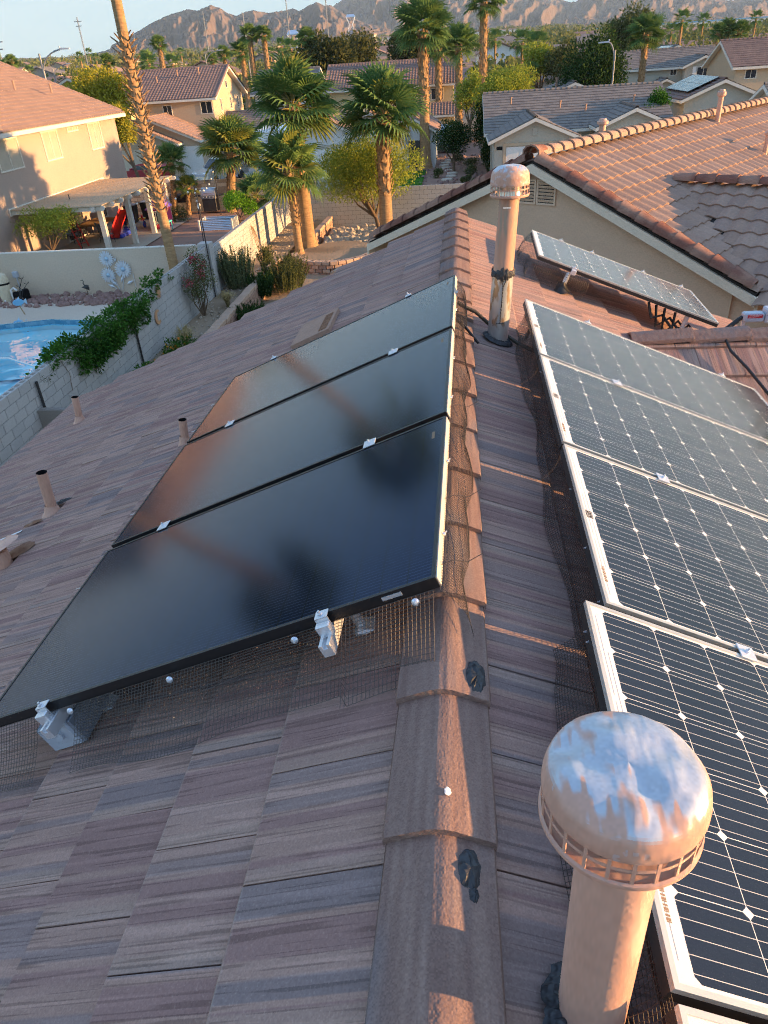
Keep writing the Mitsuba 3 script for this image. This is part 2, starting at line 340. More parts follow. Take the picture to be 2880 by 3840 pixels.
# ridge caps
def cap_tile(o, a, side, up, L, lift0, lift1, hw=0.119):
    """A ridge cap from o along a (length L); the end at o is lifted onto the cap before it."""
    o, a, side, up = (np.asarray(q, float) for q in (o, a, side, up)); jx, jy = RNG.normal(0, 0.002, 2)
    out = [(-hw, -0.050), (-hw + 0.004, -0.038), (-0.03, -0.004), (-0.010, 0.0), (0.010, 0.0), (0.03, -0.004), (hw - 0.004, -0.038), (hw, -0.050)]
    inn = [(x * 0.985, z - 0.019) for x, z in out]; n = len(out); V = []
    for e, (t, lift, s) in enumerate(((0, lift0, 1.0), (0.012, lift0 + 0.001, 1.01), (L, lift1, 0.955))):
        for x, z in out + inn[::-1]: V.append(o + a * t + side * (x * s + jx) + up * (z + lift))
    m = 2 * n; F = []
    for r in (0, 1):
        for k in range(m):
            p, q = r * m + k, r * m + (k + 1) % m
            F += [[p, q, q + m], [p, q + m, p + m]]
    for k in range(n - 1):
        p, q = k, k + 1; r1, s1 = m - 1 - k, m - 2 - k
        F += [[p, s1, q], [p, r1, s1], [2 * m + p, 2 * m + q, 2 * m + s1], [2 * m + p, 2 * m + s1, 2 * m + r1]]
    V, F = np.array(V), np.array(F)
    if trimesh.Trimesh(V, F, process=False).volume < 0: F = F[:, ::-1]
    return V, F
CREST = ZR + CREST_UP if 'CREST_UP' in globals() else ZR + 0.012
for i in range(-3, 19):
    y0 = 0.894 + 0.385 * i
    put(house + '__roof', 'ridge_tile', cap_tile((XR, y0, CREST), (0, 1, 0), (1, 0, 0), (0, 0, 1), min(0.44, RAKE_Y + 0.03 - y0), 0.024, 0.004), 'm_cap', smooth=28)
for i in range(0, 10):
    put(house + '__roof', 'ridge_tile', cap_tile((1.36 + 0.427 * (i + 1), YW, ZW + 0.014), (-1, 0, 0), (0, 1, 0), (0, 0, 1), 0.46, 0.028, 0.003), 'm_cap', smooth=28)
# sealant smeared on the ridge caps
def blob(c, ex, ey, n, seed, h=0.012, k=22):
    r = np.random.default_rng(seed); P = [np.asarray(c, float) + n * h]
    rad = 0.9 + 0.22 * r.random(k)
    for s, q in ((0.65, 0.8), (1.0, 0.0)):
        for j in range(k):
            t = j / k * 2 * math.pi; P.append(np.asarray(c) + s * rad[j] * (math.cos(t) * ex + math.sin(t) * ey) + n * h * (q + 0.2 * r.normal() * (s < 1)))
    F = []
    for j in range(k):
        a, b = 1 + j, 1 + (j + 1) % k
        F += [[0, a, b], [a, a + k, b + k], [a, b + k, b]]
    return np.array(P), np.array(F)
nR = np.array([S, 0, C]); dR = np.array([C, 0, -S]); yy = np.array([0, 1.0, 0])
def cap_side(y, dx): return np.array([XR + dx, y, CREST + 0.021 - 0.415 * dx + 0.010])
put(house + '__roof', 'sealant_patch', blob(cap_side(1.35, 0.083), dR * 0.028, yy * 0.060, nR, 3, 0.011), 'm_sealant', smooth=40, label='black sealant smeared over a ridge cap beside the second panel gap')
put(house + '__roof', 'sealant_patch', blob(cap_side(0.830, 0.060) - np.array([0, 0, 0.012]), dR * 0.025, yy * 0.044, nR, 8, 0.011), 'm_sealant', smooth=40, label='oval black sealant patch below the nearest ridge cap end')
put(house + '__roof', 'sealant_patch', blob(cap_side(0.78, 0.068) - np.array([0, 0, 0.013]), dR * 0.012, yy * 0.018, nR, 5, 0.009), 'm_sealant', smooth=40)
put(house + '__roof', 'bird_dropping', blob(cap_side(0.985, 0.016), dR * 0.008, yy * 0.010, nR, 9, 0.002), 'm_white')

# ================================================================ solar panels
def bars(o, d, a, n, L, W, lip, h0, h1, inset=0.0):
    """Four frame bars round a panel, mitred: from height h0 to h1, lip wide."""
    P = lambda u, v, h: o + d * u + a * v + n * h
    out = []
    co = [(inset, inset), (L - inset, inset), (L - inset, W - inset), (inset, W - inset)]
    ci = [(lip, lip), (L - lip, lip), (L - lip, W - lip), (lip, W - lip)]
    for k in range(4):
        q = [co[k], co[(k + 1) % 4], ci[(k + 1) % 4], ci[k]]
        out.append(hexa([P(u, v, h0) for u, v in q] + [P(u, v, h1) for u, v in q]))
    V, F = cat(out)
    return (V, F) if np.dot(np.cross(d, a), n) > 0 else (V, F[:, ::-1])
def plate(o, d, a, n, u0, u1, v0, v1, h, t=0.004):
    P = lambda u, v, k: o + d * u + a * v + n * k
    q = [(u0, v0), (u1, v0), (u1, v1), (u0, v1)]
    V, F = hexa([P(u, v, h - t) for u, v in q] + [P(u, v, h) for u, v in q])
    return (V, F) if np.dot(np.cross(d, a), n) > 0 else (V, F[:, ::-1])
def silver_panel(label, o, d, a, n, group, marks=True, cells=True):
    L, W = 1.65, 0.99; o, d, a, n = (np.asarray(q, float) for q in (o, d, a, n))
    k = thing('solar_module', label, 'solar panel', group)
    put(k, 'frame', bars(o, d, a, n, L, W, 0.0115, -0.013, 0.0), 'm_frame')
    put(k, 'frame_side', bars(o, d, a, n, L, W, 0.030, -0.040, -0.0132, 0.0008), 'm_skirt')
    put(k, 'backsheet', plate(o, d, a, n, 0.0105, L - 0.0105, 0.0105, W - 0.0105, -0.0034), 'm_backsheet')
    M = np.eye(4); M[:3, 0], M[:3, 1], M[:3, 2] = d, a, n
    for i in range(10):
        for j in range(6):
            q = o + d * (0.0461 + 0.1587 * (i + 0.5)) + a * (W / 2 + 0.1587 * (j - 2.5)) - n * 0.0030
            M[:3, 3] = q; put(k, 'solar_cell', {**CELL[(i * 7 + j * 3) % 4], 'to_world': T(M.tolist())}, None)
    P = lambda u0, u1, v0, v1, h=-0.0029: plate(o, d, a, n, u0, u1, v0, v1, h, 0.0004)
    put(k, 'ribbon', cat(P(0.0215, 0.0235, 0.05, 0.34), P(0.0215, 0.0235, 0.36, 0.63), P(0.0215, 0.0235, 0.65, 0.94), P(0.0335, 0.0355, 0.19, 0.47), P(0.0335, 0.0355, 0.52, 0.80)), 'm_ribbon')
    if marks:
        put(k, 'logo_label', cat(P(0.0165, 0.0405, 0.480, 0.525, -0.0027)), 'm_label')
        w = []
        for u0, u1, v0, v1 in ((.0195, .0375, .4835, .4845), (.0195, .0375, .5025, .5035), (.0195, .0375, .5205, .5215), (.0195, .0205, .4835, .5215), (.0365, .0375, .4835, .5215), (.023, .033, .4925, .4935), (.031, .032, .489, .498), (.023, .033, .511, .512), (.023, .024, .508, .516), (.0275, .0285, .508, .516)): w.append(P(u0, u1, v0, v1, -0.0025))
        put(k, 'logo_lines', cat(w), 'm_white')
        put(k, 'barcode', cat([P(0.018, 0.028, 0.80 + 0.0062 * b, 0.80 + 0.0062 * b + 0.0022 + 0.0016 * (b % 3), -0.0028) for b in range(13)]), 'm_barcode')
    return k
CELL = []
for r in range(4):
    h, c = 0.0785, 0.0110
    V = np.array([(-h + c, -h, 0), (h - c, -h, 0), (h, -h + c, 0), (h, h - c, 0), (h - c, h, 0), (-h + c, h, 0), (-h, h - c, 0), (-h, -h + c, 0)])
    CELL.append(mikit.ply((V, np.array([[0, i, i + 1] for i in range(1, 7)])), 'm_cell', uv=np.stack([V[:, 0] / (2 * h) + 0.5, r + np.clip(V[:, 1] / (2 * h) + 0.5, 0.001, 0.999)], 1)))
gloss('m_ribbon', (0.34, 0.36, 0.40), 0.3, 0.6); matte('m_label', (0.05, 0.05, 0.05)); matte('m_barcode', (0.30, 0.21, 0.14))
XP, ZP = 0.408, EYE - 1.328
toward = np.array([0, -1.0, 0])
near_words = {1: 'silver framed solar panel whose corner is just right of the tall rusty vent pipe', 2: 'second silver framed solar panel from the far end of the right hand row', 3: 'third silver framed solar panel of the right hand row, its logo label in full view', 4: 'silver framed solar panel behind the dented vent cap, set nearer the ridge', 5: 'silver framed solar panel at the bottom right corner, only its frame corner in view'}
for i in range(1, 6):
    x0 = XP - (0.069 if i >= 4 else 0) * C
    z0 = ZP + (0.069 if i >= 4 else 0) * S
    y0 = 4.6358 - (i - 1) * 1.0121
    silver_panel(near_words[i], (x0, y0, z0), dR, toward, nR, 'silver framed solar panels on the right slope')
LONE = silver_panel('silver framed solar panel by itself at the far rake beside the neighbour wall', (0.669, 7.248, EYE - 1.4275), np.array([0.9286, -0.021, -0.3706]), np.array([-0.0242, -0.9997, -0.004]), np.cross([0.9286, -0.021, -0.3706], [-0.0242, -0.9997, -0.004]) * -1, 'silver framed solar panels on the right slope', marks=False)

YAW = rotz(-0.0102); PIV = np.array([-0.054, 3.0, 0])
def yawed(p): return YAW @ (np.asarray(p, float) - PIV) + PIV
dL, nL = YAW @ LEFT['d'], YAW @ LEFT['n']; aL = YAW @ toward
WL, LL, GAP = 1.016, 1.681, 0.039
L0 = np.array([-0.054, 4.647, EYE - 1.165])
blk = ['all black solar panel farthest along the ridge', 'middle one of the three all black solar panels', 'nearest all black solar panel, its lower corner cut by the left edge']
for i in range(3):
    o = yawed(L0 - np.array([0, i * (WL + GAP), 0]))
    k = thing('solar_module', blk[i], 'solar panel', 'all black solar panels on the left slope')
    put(k, 'frame', bars(o, dL, aL, nL, LL, WL, 0.011, -0.036, 0.0), 'm_black_frame')
    P = lambda u, v: o + dL * u + aL * v - nL * 0.0022
    uv = np.array([(0.01, 0.01), (LL - 0.01, 0.01), (LL - 0.01, WL - 0.01), (0.01, WL - 0.01)])
    put(k, 'glass', (np.array([P(*q) for q in uv]), np.array([[0, 2, 1], [0, 3, 2]])), 'm_black_glass', uv=uv)
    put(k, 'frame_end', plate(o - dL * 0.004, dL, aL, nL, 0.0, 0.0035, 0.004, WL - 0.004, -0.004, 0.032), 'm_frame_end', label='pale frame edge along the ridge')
    put(k, 'serial_label', plate(o, dL, aL, nL, 0.040, 0.052, 0.10, 0.155, -0.0018, 0.0003), 'm_barcode')
    if i == 2: put(k, 'serial_plate', obox(o + dL * 0.135 + aL * (WL + 0.0012) - nL * 0.016, dL * 0.030, aL * 0.001, nL * 0.006), 'm_alu')

# mounting rails, clamps, feet
def onL(u, y, h=0.0):
    o = yawed([L0[0], y, L0[2]]); return o + dL * u + nL * h
def onR(u, y, h=0.0): return np.array([XP, y, ZP]) + dR * u + nR * h
def rail(parent_label, p0, p1, n, d):
    p0, p1 = np.asarray(p0), np.asarray(p1); a = p1 - p0
    k = thing('mounting_rail', parent_label, 'rail')
    prof = [(-.017, -.022), (.017, -.022), (.017, .018), (.007, .018), (.007, .004), (-.007, .004), (-.007, .018), (-.017, .018)]
    put(k, 'rail_profile', prism(prof, p0, d, n, a / np.linalg.norm(a), np.linalg.norm(a)), 'm_alu')
    L = np.linalg.norm(a)
    for s in np.arange(0.25, L, 1.2):
        q = p0 + a * (s / L); put(k, 'foot', cat(tube([q - n * 0.02, q - n * 0.19], 0.016, 8), cbox(q - n * 0.195 - 0.04, q - n * 0.17 + 0.04, 0.01)), 'm_alu')
    return k
rail('upper aluminium rail under the black panels, its end showing below the nearest panel', onL(0.345, 1.43, -0.058), onL(0.33, 4.72, -0.058), nL, dL)
rail('lower aluminium rail under the black panels, its end beside the grey junction box', onL(1.375, 1.44, -0.058), onL(1.355, 4.72, -0.058), nL, dL)
rail('upper aluminium rail under the silver panels of the right slope', onR(0.44, -0.5, -0.062), onR(0.44, 4.72, -0.062), nR, dR)
rail('lower aluminium rail under the silver panels of the right slope', onR(1.41, -0.5, -0.062), onR(1.41, 4.75, -0.062), nR, dR)
def clamp(label, c, d, a, n, end=False):
    k = thing('panel_clamp', label, 'clamp', 'aluminium clamps on the solar panels')
    if end:
        put(k, 'cap_plate', cat(cbox((-.02, -.017, 0), (.02, .016, .004), .001), box((-.02, -.017, -.045), (.02, -.013, -.0005))), 'm_alu')
        put(k, 'foot_plate', cat(cbox((-.022, -.040, -.052), (.022, -.018, -.010), .003)), 'm_alu')
    else:
        put(k, 'cap_plate', cat(cbox((-.026, -.028, .0005), (.026, .028, .005), .001)), 'm_alu')
    put(k, 'bolt', cat(lathe([(0, .020), (.004, .020), (.004, .012), (.008, .012), (.008, .004)], 8, (0, -.006 if end else 0, 0))), 'm_bolt')
    M = np.eye(4); M[:3, 0], M[:3, 1], M[:3, 2], M[:3, 3] = d, -a, n, c
    if np.linalg.det(M[:3, :3]) < 0: M[:3, 0] *= -1
    for q in [q for q in scene if q.startswith(k + '__')]: scene[q] = {**scene[q], 'to_world': T(M.tolist())}
for i, y in enumerate((3.611, 2.556)):
    for u, w in ((0.33, 'upper'), (1.365, 'lower')):
        clamp(f'{w} clamp in the {"far" if i == 0 else "near"} gap between the black panels', onL(u, y, 0.001), dL, aL, nL)
for u, w in ((0.325, 'upper'), (1.353, 'lower')): clamp(f'{w} clamp on the far edge of the farthest black panel', onL(u, 4.655, 0.001), dL, -aL, nL, True)
clamp('bright clamp over the rail end on the near edge of the nearest black panel', onL(0.345, 1.515, 0.001), dL, aL, nL, True)
clamp('bright clamp at the lower left of the nearest black panel, above the junction box', onL(1.392, 1.515, 0.001), dL, aL, nL, True)
for i, y in enumerate((3.635, 2.623, 1.611)):
    clamp(['clamp in the farthest gap between the silver panels', 'clamp in the second gap between the silver panels', 'clamp in the nearest gap between the silver panels'][i], onR(0.44, y, 0.001), dR, toward, nR)
for u, w in ((0.44, 'left'), (1.41, 'right')): clamp(f'{w} clamp on the far edge of the first silver panel of the row', onR(u, 4.643, 0.001), dR, -toward, nR, True)
o6, d6, a6 = np.array([0.669, 7.248, EYE - 1.4275]), np.array([0.9286, -0.021, -0.3706]), np.array([-0.0242, -0.9997, -0.004]); n6 = -np.cross(d6, a6)
for u, w in ((0.30, 'first'), (0.62, 'second'), (1.15, 'third'), (1.55, 'fourth')): clamp(f'{w} clamp from the left on the far edge of the lone panel', o6 + d6 * u + n6 * 0.001 - a6 * 0.006, d6, -a6, n6, True)
clamp('clamp on the near edge of the lone panel above its support leg', o6 + d6 * 0.32 + a6 * 0.996 + n6 * 0.001, d6, a6, n6, True)
k = LONE
q = o6 + d6 * 0.30 + a6 * 0.97 - n6 * 0.05; b = np.array([q[0] - 0.06, q[1] - 0.02, ZR - TAN * (q[0] - 0.06 - XR) + 0.02])
put(k, 'leg', tube([q, b], 0.020, 10), 'm_alu'); put(k, 'leg_boot', lathe([(0.0, .06), (.03, .06), (.055, 0.0), (.075, -0.02)], 14, b), 'm_cable', smooth=30)
q = o6 + d6 * 1.40 + a6 * 0.93 - n6 * 0.05; b = np.array([q[0] - 0.05, q[1], ZR - TAN * (q[0] - 0.05 - XR) + 0.02])
put(k, 'leg', tube([q, b], 0.020, 10), 'm_alu'); put(k, 'leg_boot', lathe([(0.0, .06), (.03, .06), (.055, 0.0), (.075, -0.02)], 14, b), 'm_cable', smooth=30)

# galvanised mesh guards round the panel edges
def wavy(s, f, ph, amp): return amp * (np.sin(s * f + ph) + 0.6 * np.sin(s * f * 2.3 + ph * 1.7))
def S_front(s, t):
    u = S_front.a + s * S_front.b; top = np.array([onL(x, 1.516, -0.034) for x in u])
    foot = on(LEFT, 0, 0)[None] + u[:, None] * LEFT['d'] + 0.012 * LEFT['n']; foot[:, 1] = 1.475 + wavy(u, 5, 0.4, 0.020) - 0.05 * (u < 0.3)
    bulge = np.sin(t * np.pi) * (0.030 + wavy(u, 7, 1, 0.010))
    P = top * (1 - t)[:, None] + foot * t[:, None]; P[:, 1] -= bulge * 0.5 + 0.10 * t ** 3 ; P[:, 2] += 0.012 * np.sin(t * np.pi)
    return P
S_front.a, S_front.b = 0.02, 1.27
one('wire_mesh_guard', 'wire mesh guard hanging below the near edge of the black panels', 'wire mesh', wires(S_front, 101, 19, 12, 0.0009), 'm_wire')
S_front.a, S_front.b = 1.45, 0.30
one('wire_mesh_guard', 'short piece of wire mesh left of the grey junction box', 'wire mesh', wires(S_front, 25, 19, 12, 0.0009), 'm_wire')
def S_ridge(s, t):
    y = 1.50 + s * 3.12; top = np.array([onL(-0.004, q, -0.030) for q in y])
    foot = np.stack([np.full_like(y, XR + 0.072) + wavy(y, 6, 0.2, 0.011), y, np.full_like(y, CREST + 0.004)], 1); foot[:, 2] -= 0.41 * (foot[:, 0] - XR) - 0.030
    P = top * (1 - t)[:, None] + foot * t[:, None]; P[:, 0] += 0.018 * np.sin(t * np.pi) + wavy(y, 13, 2, 0.004) * t; P[:, 2] += 0.010 * np.sin(t * np.pi)
    return P
one('wire_mesh_guard', 'wire mesh guard draped from the black panels over the ridge caps', 'wire mesh', wires(S_ridge, 246, 15, 10, 0.0007), 'm_wire')
def S_right(s, t):
    y = -0.35 + s * 4.96; near = (y < 1.60)
    x0 = np.where(near, XP - 0.069 * C, XP) - 0.003; z0 = np.where(near, ZP + 0.069 * S, ZP) - 0.020
    fx = np.where(near, 0.235, 0.335) + wavy(y, 4.3, 0.8, 0.016) + 0.03 * np.exp(-((y - 1.55) / 0.1) ** 2)
    foot = np.stack([fx, y, ZR - TAN * (fx - XR) + 0.014], 1); top = np.stack([x0, y, z0], 1)
    P = top * (1 - t)[:, None] + foot * t[:, None]
    P[:, 0] += (0.030 + wavy(y, 9, 0, 0.008)) * np.sin(t * np.pi) * (1 - t); P[:, 2] -= 0.022 * np.sin(t * np.pi)
    return P
one('wire_mesh_guard', 'wire mesh guard along the ridge side of the silver panel row', 'wire mesh', wires(S_right, 390, 19, 10, 0.0009), 'm_wire')
def S_lone(s, t):
    y = 6.20 + s * 1.05; q = np.array([o6 - n6 * 0.034 + a6 * (7.248 - v) for v in y])
    fx = 0.53 + wavy(y, 8, 0, 0.02); foot = np.stack([fx, y - 0.02, ZR - TAN * (fx - XR) + 0.012], 1)
    P = q * (1 - t)[:, None] + foot * t[:, None]; P[:, 0] -= 0.03 * np.sin(t * np.pi); return P
one('wire_mesh_guard', 'wire mesh guard at the upper end of the lone far panel', 'wire mesh', wires(S_lone, 50, 11, 8, 0.0010), 'm_wire')
def S_lone2(s, t):
    q = np.array([o6 - n6 * 0.034 + a6 * 0.99 + d6 * v for v in s * 0.48]); foot = q.copy(); foot[:, 2] = ZR - TAN * (q[:, 0] - 0.06 - XR) + 0.012; foot[:, 0] -= 0.06; foot[:, 1] -= 0.03
    return q * (1 - t)[:, None] + foot * t[:, None] + np.array([0, -0.03, 0]) * np.sin(t * np.pi)[:, None]
one('wire_mesh_guard', 'torn wire mesh guard under the near edge of the lone far panel', 'wire mesh', wires(S_lone2, 30, 11, 8, 0.0010), 'm_wire')
# mesh fasteners: round washers on the panel frames
def washer(label, c, n, r=0.011):
    k = thing('mesh_clip', label, 'clip', label.replace('pale round clip', 'clips').replace('tiny clip', 'tiny clips'))
    u, v = frame_of(np.asarray(n, float)); M = np.stack([u, v, n], 1)
    put(k, 'washer', xf(lathe([(0, .005), (r * .5, .005), (r, .001), (r, -.001)], 14), M, c), 'm_bolt', smooth=30)
    put(k, 'pin', xf(lathe([(0, .012), (.0025, .012), (.0025, .004)], 6), M, c), 'm_bolt')
for u in (0.074, 0.454, 0.900, 1.30): washer('pale round clip holding the mesh to the near edge of the black panel', onL(u, 1.512, -0.040) + np.array([0, -0.014, -0.002]), np.array([0, -0.94, 0.34]))
for y in (3.45, 2.30, 1.93, 1.66): washer('pale round clip on the dark ridge side of the far silver panels', np.array([XP - 0.006, y, ZP - 0.030]), np.array([-0.9, -0.2, 0.38]), 0.010)
for y in (1.50, 1.46, 0.80): washer('pale round clip on the dark ridge side of the silver panel behind the vent cap', np.array([XP - 0.069 * C - 0.006, y, ZP + 0.069 * S - 0.030]), np.array([-0.9, -0.2, 0.38]), 0.010)
for y in (4.30, 3.95, 3.20, 2.75, 2.2, 1.75): washer('tiny clip on the pale ridge edge of the black panels', onL(-0.010, y, -0.022), nL * 0.5 - dL * 0.85, 0.006)
# loose wire ends over the ridge
for y in (4.42, 3.86, 2.65, 1.95, 1.60):
    p = onL(-0.006, y, -0.02); one('tie_wire', 'loose tie wire sticking out over the ridge from the mesh', 'wire', tube([p, p + [0.03, 0.012, 0.005], p + [0.075, 0.03, -0.012], p + [0.115, 0.045, 0.006]], 0.0012, 5), 'm_wire', group='loose tie wires over the ridge')
for y in (4.25, 3.85, 2.9, 2.3):
    p = onL(1.70, y, -0.02); one('tie_wire', 'short pale wire end poking out below the black panels', 'wire', tube([p - dL * 0.02, p + dL * 0.05 + [0, 0.01, 0.0]], 0.0016, 5), 'm_alu', group='wire ends below the black panels')

# grey box under the lower left corner of the nearest black panel
jb = thing('junction_box', 'pale grey junction box lying on the tiles under the nearest black panel', 'junction box')
cJ = on(LEFT, 1.575, 1.385, 0.062)
ex, ey, ez = LEFT['d'], np.array([0, 1.0, 0]), LEFT['n']
Rj = lambda v: np.stack([ex, ey, ez], 1) @ v
def jbx(a, b, r=0.006): return xf(cbox(a, b, r), np.stack([ex, ey, ez], 1) * np.array([1, 1, 1]), cJ)
def fixm(m): return m if trimesh.Trimesh(m[0], m[1], process=False).volume > 0 else (m[0], m[1][:, ::-1])
put(jb, 'body', fixm(jbx((-0.075, -0.060, -0.058), (0.052, 0.32, 0.050))), 'm_box_grey')
put(jb, 'lid', fixm(jbx((-0.090, -0.055, -0.056), (-0.0755, 0.32, 0.046), 0.003)), 'm_box_dark')
put(jb, 'rib', fixm(cat([jbx((-0.094, 0.06 + 0.02 * i, -0.050), (-0.0905, 0.068 + 0.02 * i, 0.040), 0.001) for i in range(10)])), 'm_box_dark')
put(jb, 'fitting', fixm(xf(lathe([(0, -.03), (.016, -.03), (.016, 0), (.02, .0), (.02, .012), (0, .012)], 12), np.stack([ex, ez, -ey], 1), cJ + Rj(np.array([-0.02, -0.060, 0.01])))), 'm_box_grey')

# plumbing vents of the left slope
def flue(label, x, y, z0, z1, r, lean=(0, 0), flash=True):
    k = thing('vent_pipe', label, 'vent pipe')
    top = np.array([x + lean[0], y + lean[1], z1]); a = np.array([x, y, z0])
    put(k, 'pipe', tube([a - [0, 0, 0.06], a + (top - a) * 0.5, top], r, 20, caps=False), 'm_vent_paint', smooth=40)
    put(k, 'pipe_bore', cat(tube([top - (top - a) * 0.5, top], r * 0.86, 20, caps=False), lathe([(r * 0.86, 0), (r, 0)], 20, top)), 'm_black')
    if flash: put(k, 'flashing', lathe([(r * 1.05, 0.05), (r * 1.5, 0.0), (r * 2.2, -0.035)], 20, a + [0, 0, 0.0]), 'm_vent_paint', smooth=40)
    return k
zl = lambda x: ZR - TAN * (XR - x)
flue('small salmon vent pipe low on the left slope, farthest from the camera', -4.06, 6.71, zl(-4.06), zl(-4.06) + 0.26, 0.036, (0.02, 0))
flue('small salmon vent pipe at the lower corner of the farthest black panel', -1.89, 4.30, zl(-1.89), zl(-1.89) + 0.17, 0.028, (0.015, 0))
k = flue('salmon vent pipe with broken flashing at the left edge of the roof', -2.89, 4.09, zl(-2.89), zl(-2.89) + 0.31, 0.037, (0.02, 0))
put(k, 'broken_flashing', blob(on(LEFT, 4.17, 3.06, 0.004), LEFT['d'] * 0.10, yy * 0.030, LEFT['n'], 31, 0.016), 'm_sealant', smooth=40)
put(k, 'sealant', blob(on(LEFT, 3.98, 3.20, 0.004), LEFT['d'] * 0.10, yy * 0.022, LEFT['n'], 33, 0.010), 'm_rust', smooth=40)
one('tape_strip', 'pale strip of tape on the tiles below the left vent pipe', 'tape', plate(on(LEFT, 3.92, 3.25, 0.008), LEFT['d'], -yy, LEFT['n'], 0, 0.24, 0, 0.022, 0.003, 0.001), 'm_white')
k = thing('vent_pipe', 'short broken vent with a tilted lid at the left picture edge', 'vent pipe')
b = on(LEFT, 3.46, 3.10, 0.0); put(k, 'pipe', tube([b - LEFT['n'] * .03, b + [0.0, 0, .10]], 0.05, 18), 'm_vent_paint', smooth=40)
put(k, 'lid', blob(b + [0.02, 0.03, .125], LEFT['d'] * 0.11, yy * 0.10, np.array([-.25, 0, .97]), 41, 0.020), 'm_vent_paint', smooth=50)
put(k, 'flashing', blob(b + LEFT['n'] * 0.004 + yy * 0.10 - LEFT['d'] * 0.06, LEFT['d'] * 0.13, yy * 0.09, LEFT['n'], 42, 0.015), 'm_rust', smooth=50)
# low roof vent with louvres, flush with the tiles
ov = thing('roof_vent', 'flush tan attic vent with a louvred strip above the black panels', 'roof vent')
fo = dict(LEFT)
def slab(fr, u0, u1, w0, w1, h0, h1, dh=0.0): 
    m = hexa([on(fr, w, u, h) for h in (h0, h1) for u, w in ((u0, w0), (u1, w0), (u1, w1), (u0, w1))])
    return fixm(m)
matte('m_vent_tan', vary((0.36, 0.225, 0.165), (0.44, 0.29, 0.215), 8)); matte('m_rust', vary((0.20, 0.10, 0.06), (0.36, 0.22, 0.15), 30))
put(ov, 'hood', slab(LEFT, 1.06, 1.41, 5.47, 6.02, -0.01, 0.030), 'm_vent_tan')
put(ov, 'louvre', cat([slab(LEFT, 1.09, 1.16, 5.52 + 0.03 * i, 5.535 + 0.03 * i, 0.0301, 0.036) for i in range(14)]), 'm_rust')

# ================================================================ the two tall capped vents
def vent_cap(k, c, R, zb, zs, zd, tilt=0.0, seg=64, dent=0.0, seed=1):
    """Screened cap: lower ring at zb, screen up to zs, domed hood up to zd; R is the hood's radius."""
    c = np.asarray(c, float); r = np.random.default_rng(seed)
    put(k, 'lower_ring', lathe([(R * .58, zb + .004), (R * .90, zb), (R * 1.0, zb + .004), (R * 1.025, zb + .010), (R * 1.02, zb + .015), (R * .985, zb + .017), (R * .97, zb + .012), (R * .55, zb + .014)], seg, c), 'm_vent_paint', smooth=35)
    prof = [(R * 1.0, zs - .012), (R * 1.015, zs - .004), (R * 1.01, zs + .006)]
    H = zd - zs
    for t in np.linspace(0.08, 1.0, 16):
        a = t * math.pi / 2; prof.append((R * 1.0 * math.cos(a) ** 0.60 if t < 1 else 0.0, zs + .006 + (H - .006) * math.sin(a) ** 0.72))
    V, F = lathe(prof, seg)
    if dent:
        for _ in range(11):
            a, q = r.random() * 6.28, R * (0.15 + 0.75 * r.random()); p = np.array([q * math.cos(a), q * math.sin(a)])
            s, d = R * (0.13 + 0.16 * r.random()), dent * (0.4 + r.random())
            top = smooth_np((V[:, 2] - zs) / H)
            V[:, 2] -= d * np.exp(-((V[:, :2] - p) ** 2).sum(1) / s ** 2) * top
        V[:, 2] += 0.0035 * (meshkit.fbm(V * 28, 3, 4) - 0.5) * smooth_np((V[:, 2] - zs) / H) * 2
    put(k, 'hood', (V + c, F), 'm_vent_cap', smooth=50)
    put(k, 'inner_drum', lathe([(R * .70, zb + .010), (R * .64, (zb + zs) / 2), (R * .66, zs + .006)], seg, c), 'm_chrome_in', smooth=60)
    n = 22; bars_ = []
    for i in range(n):
        a = i / n * 2 * math.pi + 0.1; e = np.array([math.cos(a), math.sin(a), 0]); f = np.array([-math.sin(a), math.cos(a), 0])
        bars_.append(obox(c + e * R * .985 + [0, 0, (zb + zs) / 2 + .006], f * R * .022, e * .0012, np.array([0, 0, (zs - zb) / 2])))
    bars_.append(lathe([(R * .984, (zb + zs) / 2 + .004), (R * .990, (zb + zs) / 2 + .004), (R * .990, (zb + zs) / 2 + .010), (R * .984, (zb + zs) / 2 + .010)], seg, c))
    put(k, 'screen', cat(bars_), 'm_vent_paint')
def smooth_np(x): x = np.clip(x, 0, 1); return x * x * (3 - 2 * x)
v1 = thing('vent_pipe', 'large salmon vent pipe with dented worn metal cap at the bottom right', 'vent pipe')
P1 = np.array([0.222, 0.634, 0.0])
zr1 = ZR - TAN * (P1[0] - XR)
put(v1, 'pipe', tube([P1 + [0.008, 0, zr1 - .06], P1 + [0.004, 0, zr1 + .25], P1 + [0, 0, EYE - 0.89]], 0.058, 48, caps=False), 'm_vent_paint', smooth=40)
vent_cap(v1, P1 - [0.008, 0, 0], 0.106, EYE - 0.897, EYE - 0.826, EYE - 0.778, dent=0.008, seed=5)
Vs = [blob(P1 + [0.004 + .05 * math.cos(a), .055 * math.sin(a), zr1 - TAN * .05 * math.cos(a) + .006], dR * 0.040, yy * 0.040, nR, 60 + i, 0.026) for i, a in enumerate(np.arange(0, 6.28, 0.7))]
put(v1, 'sealant', cat(Vs), 'm_sealant', smooth=50, label='thick black roofing cement round the pipe base')
v2 = thing('vent_pipe', 'tall rusty vent pipe standing by the ridge with a round screened cap', 'vent pipe')
P2 = np.array([0.222, 4.30, 0.0]); zr2 = ZR - TAN * (P2[0] - XR); LN = np.array([0.045, 0, 0.0]); zt = 5.94
at2 = lambda z: P2 + LN * (z - zr2) / (zt - zr2) + [0, 0, z]
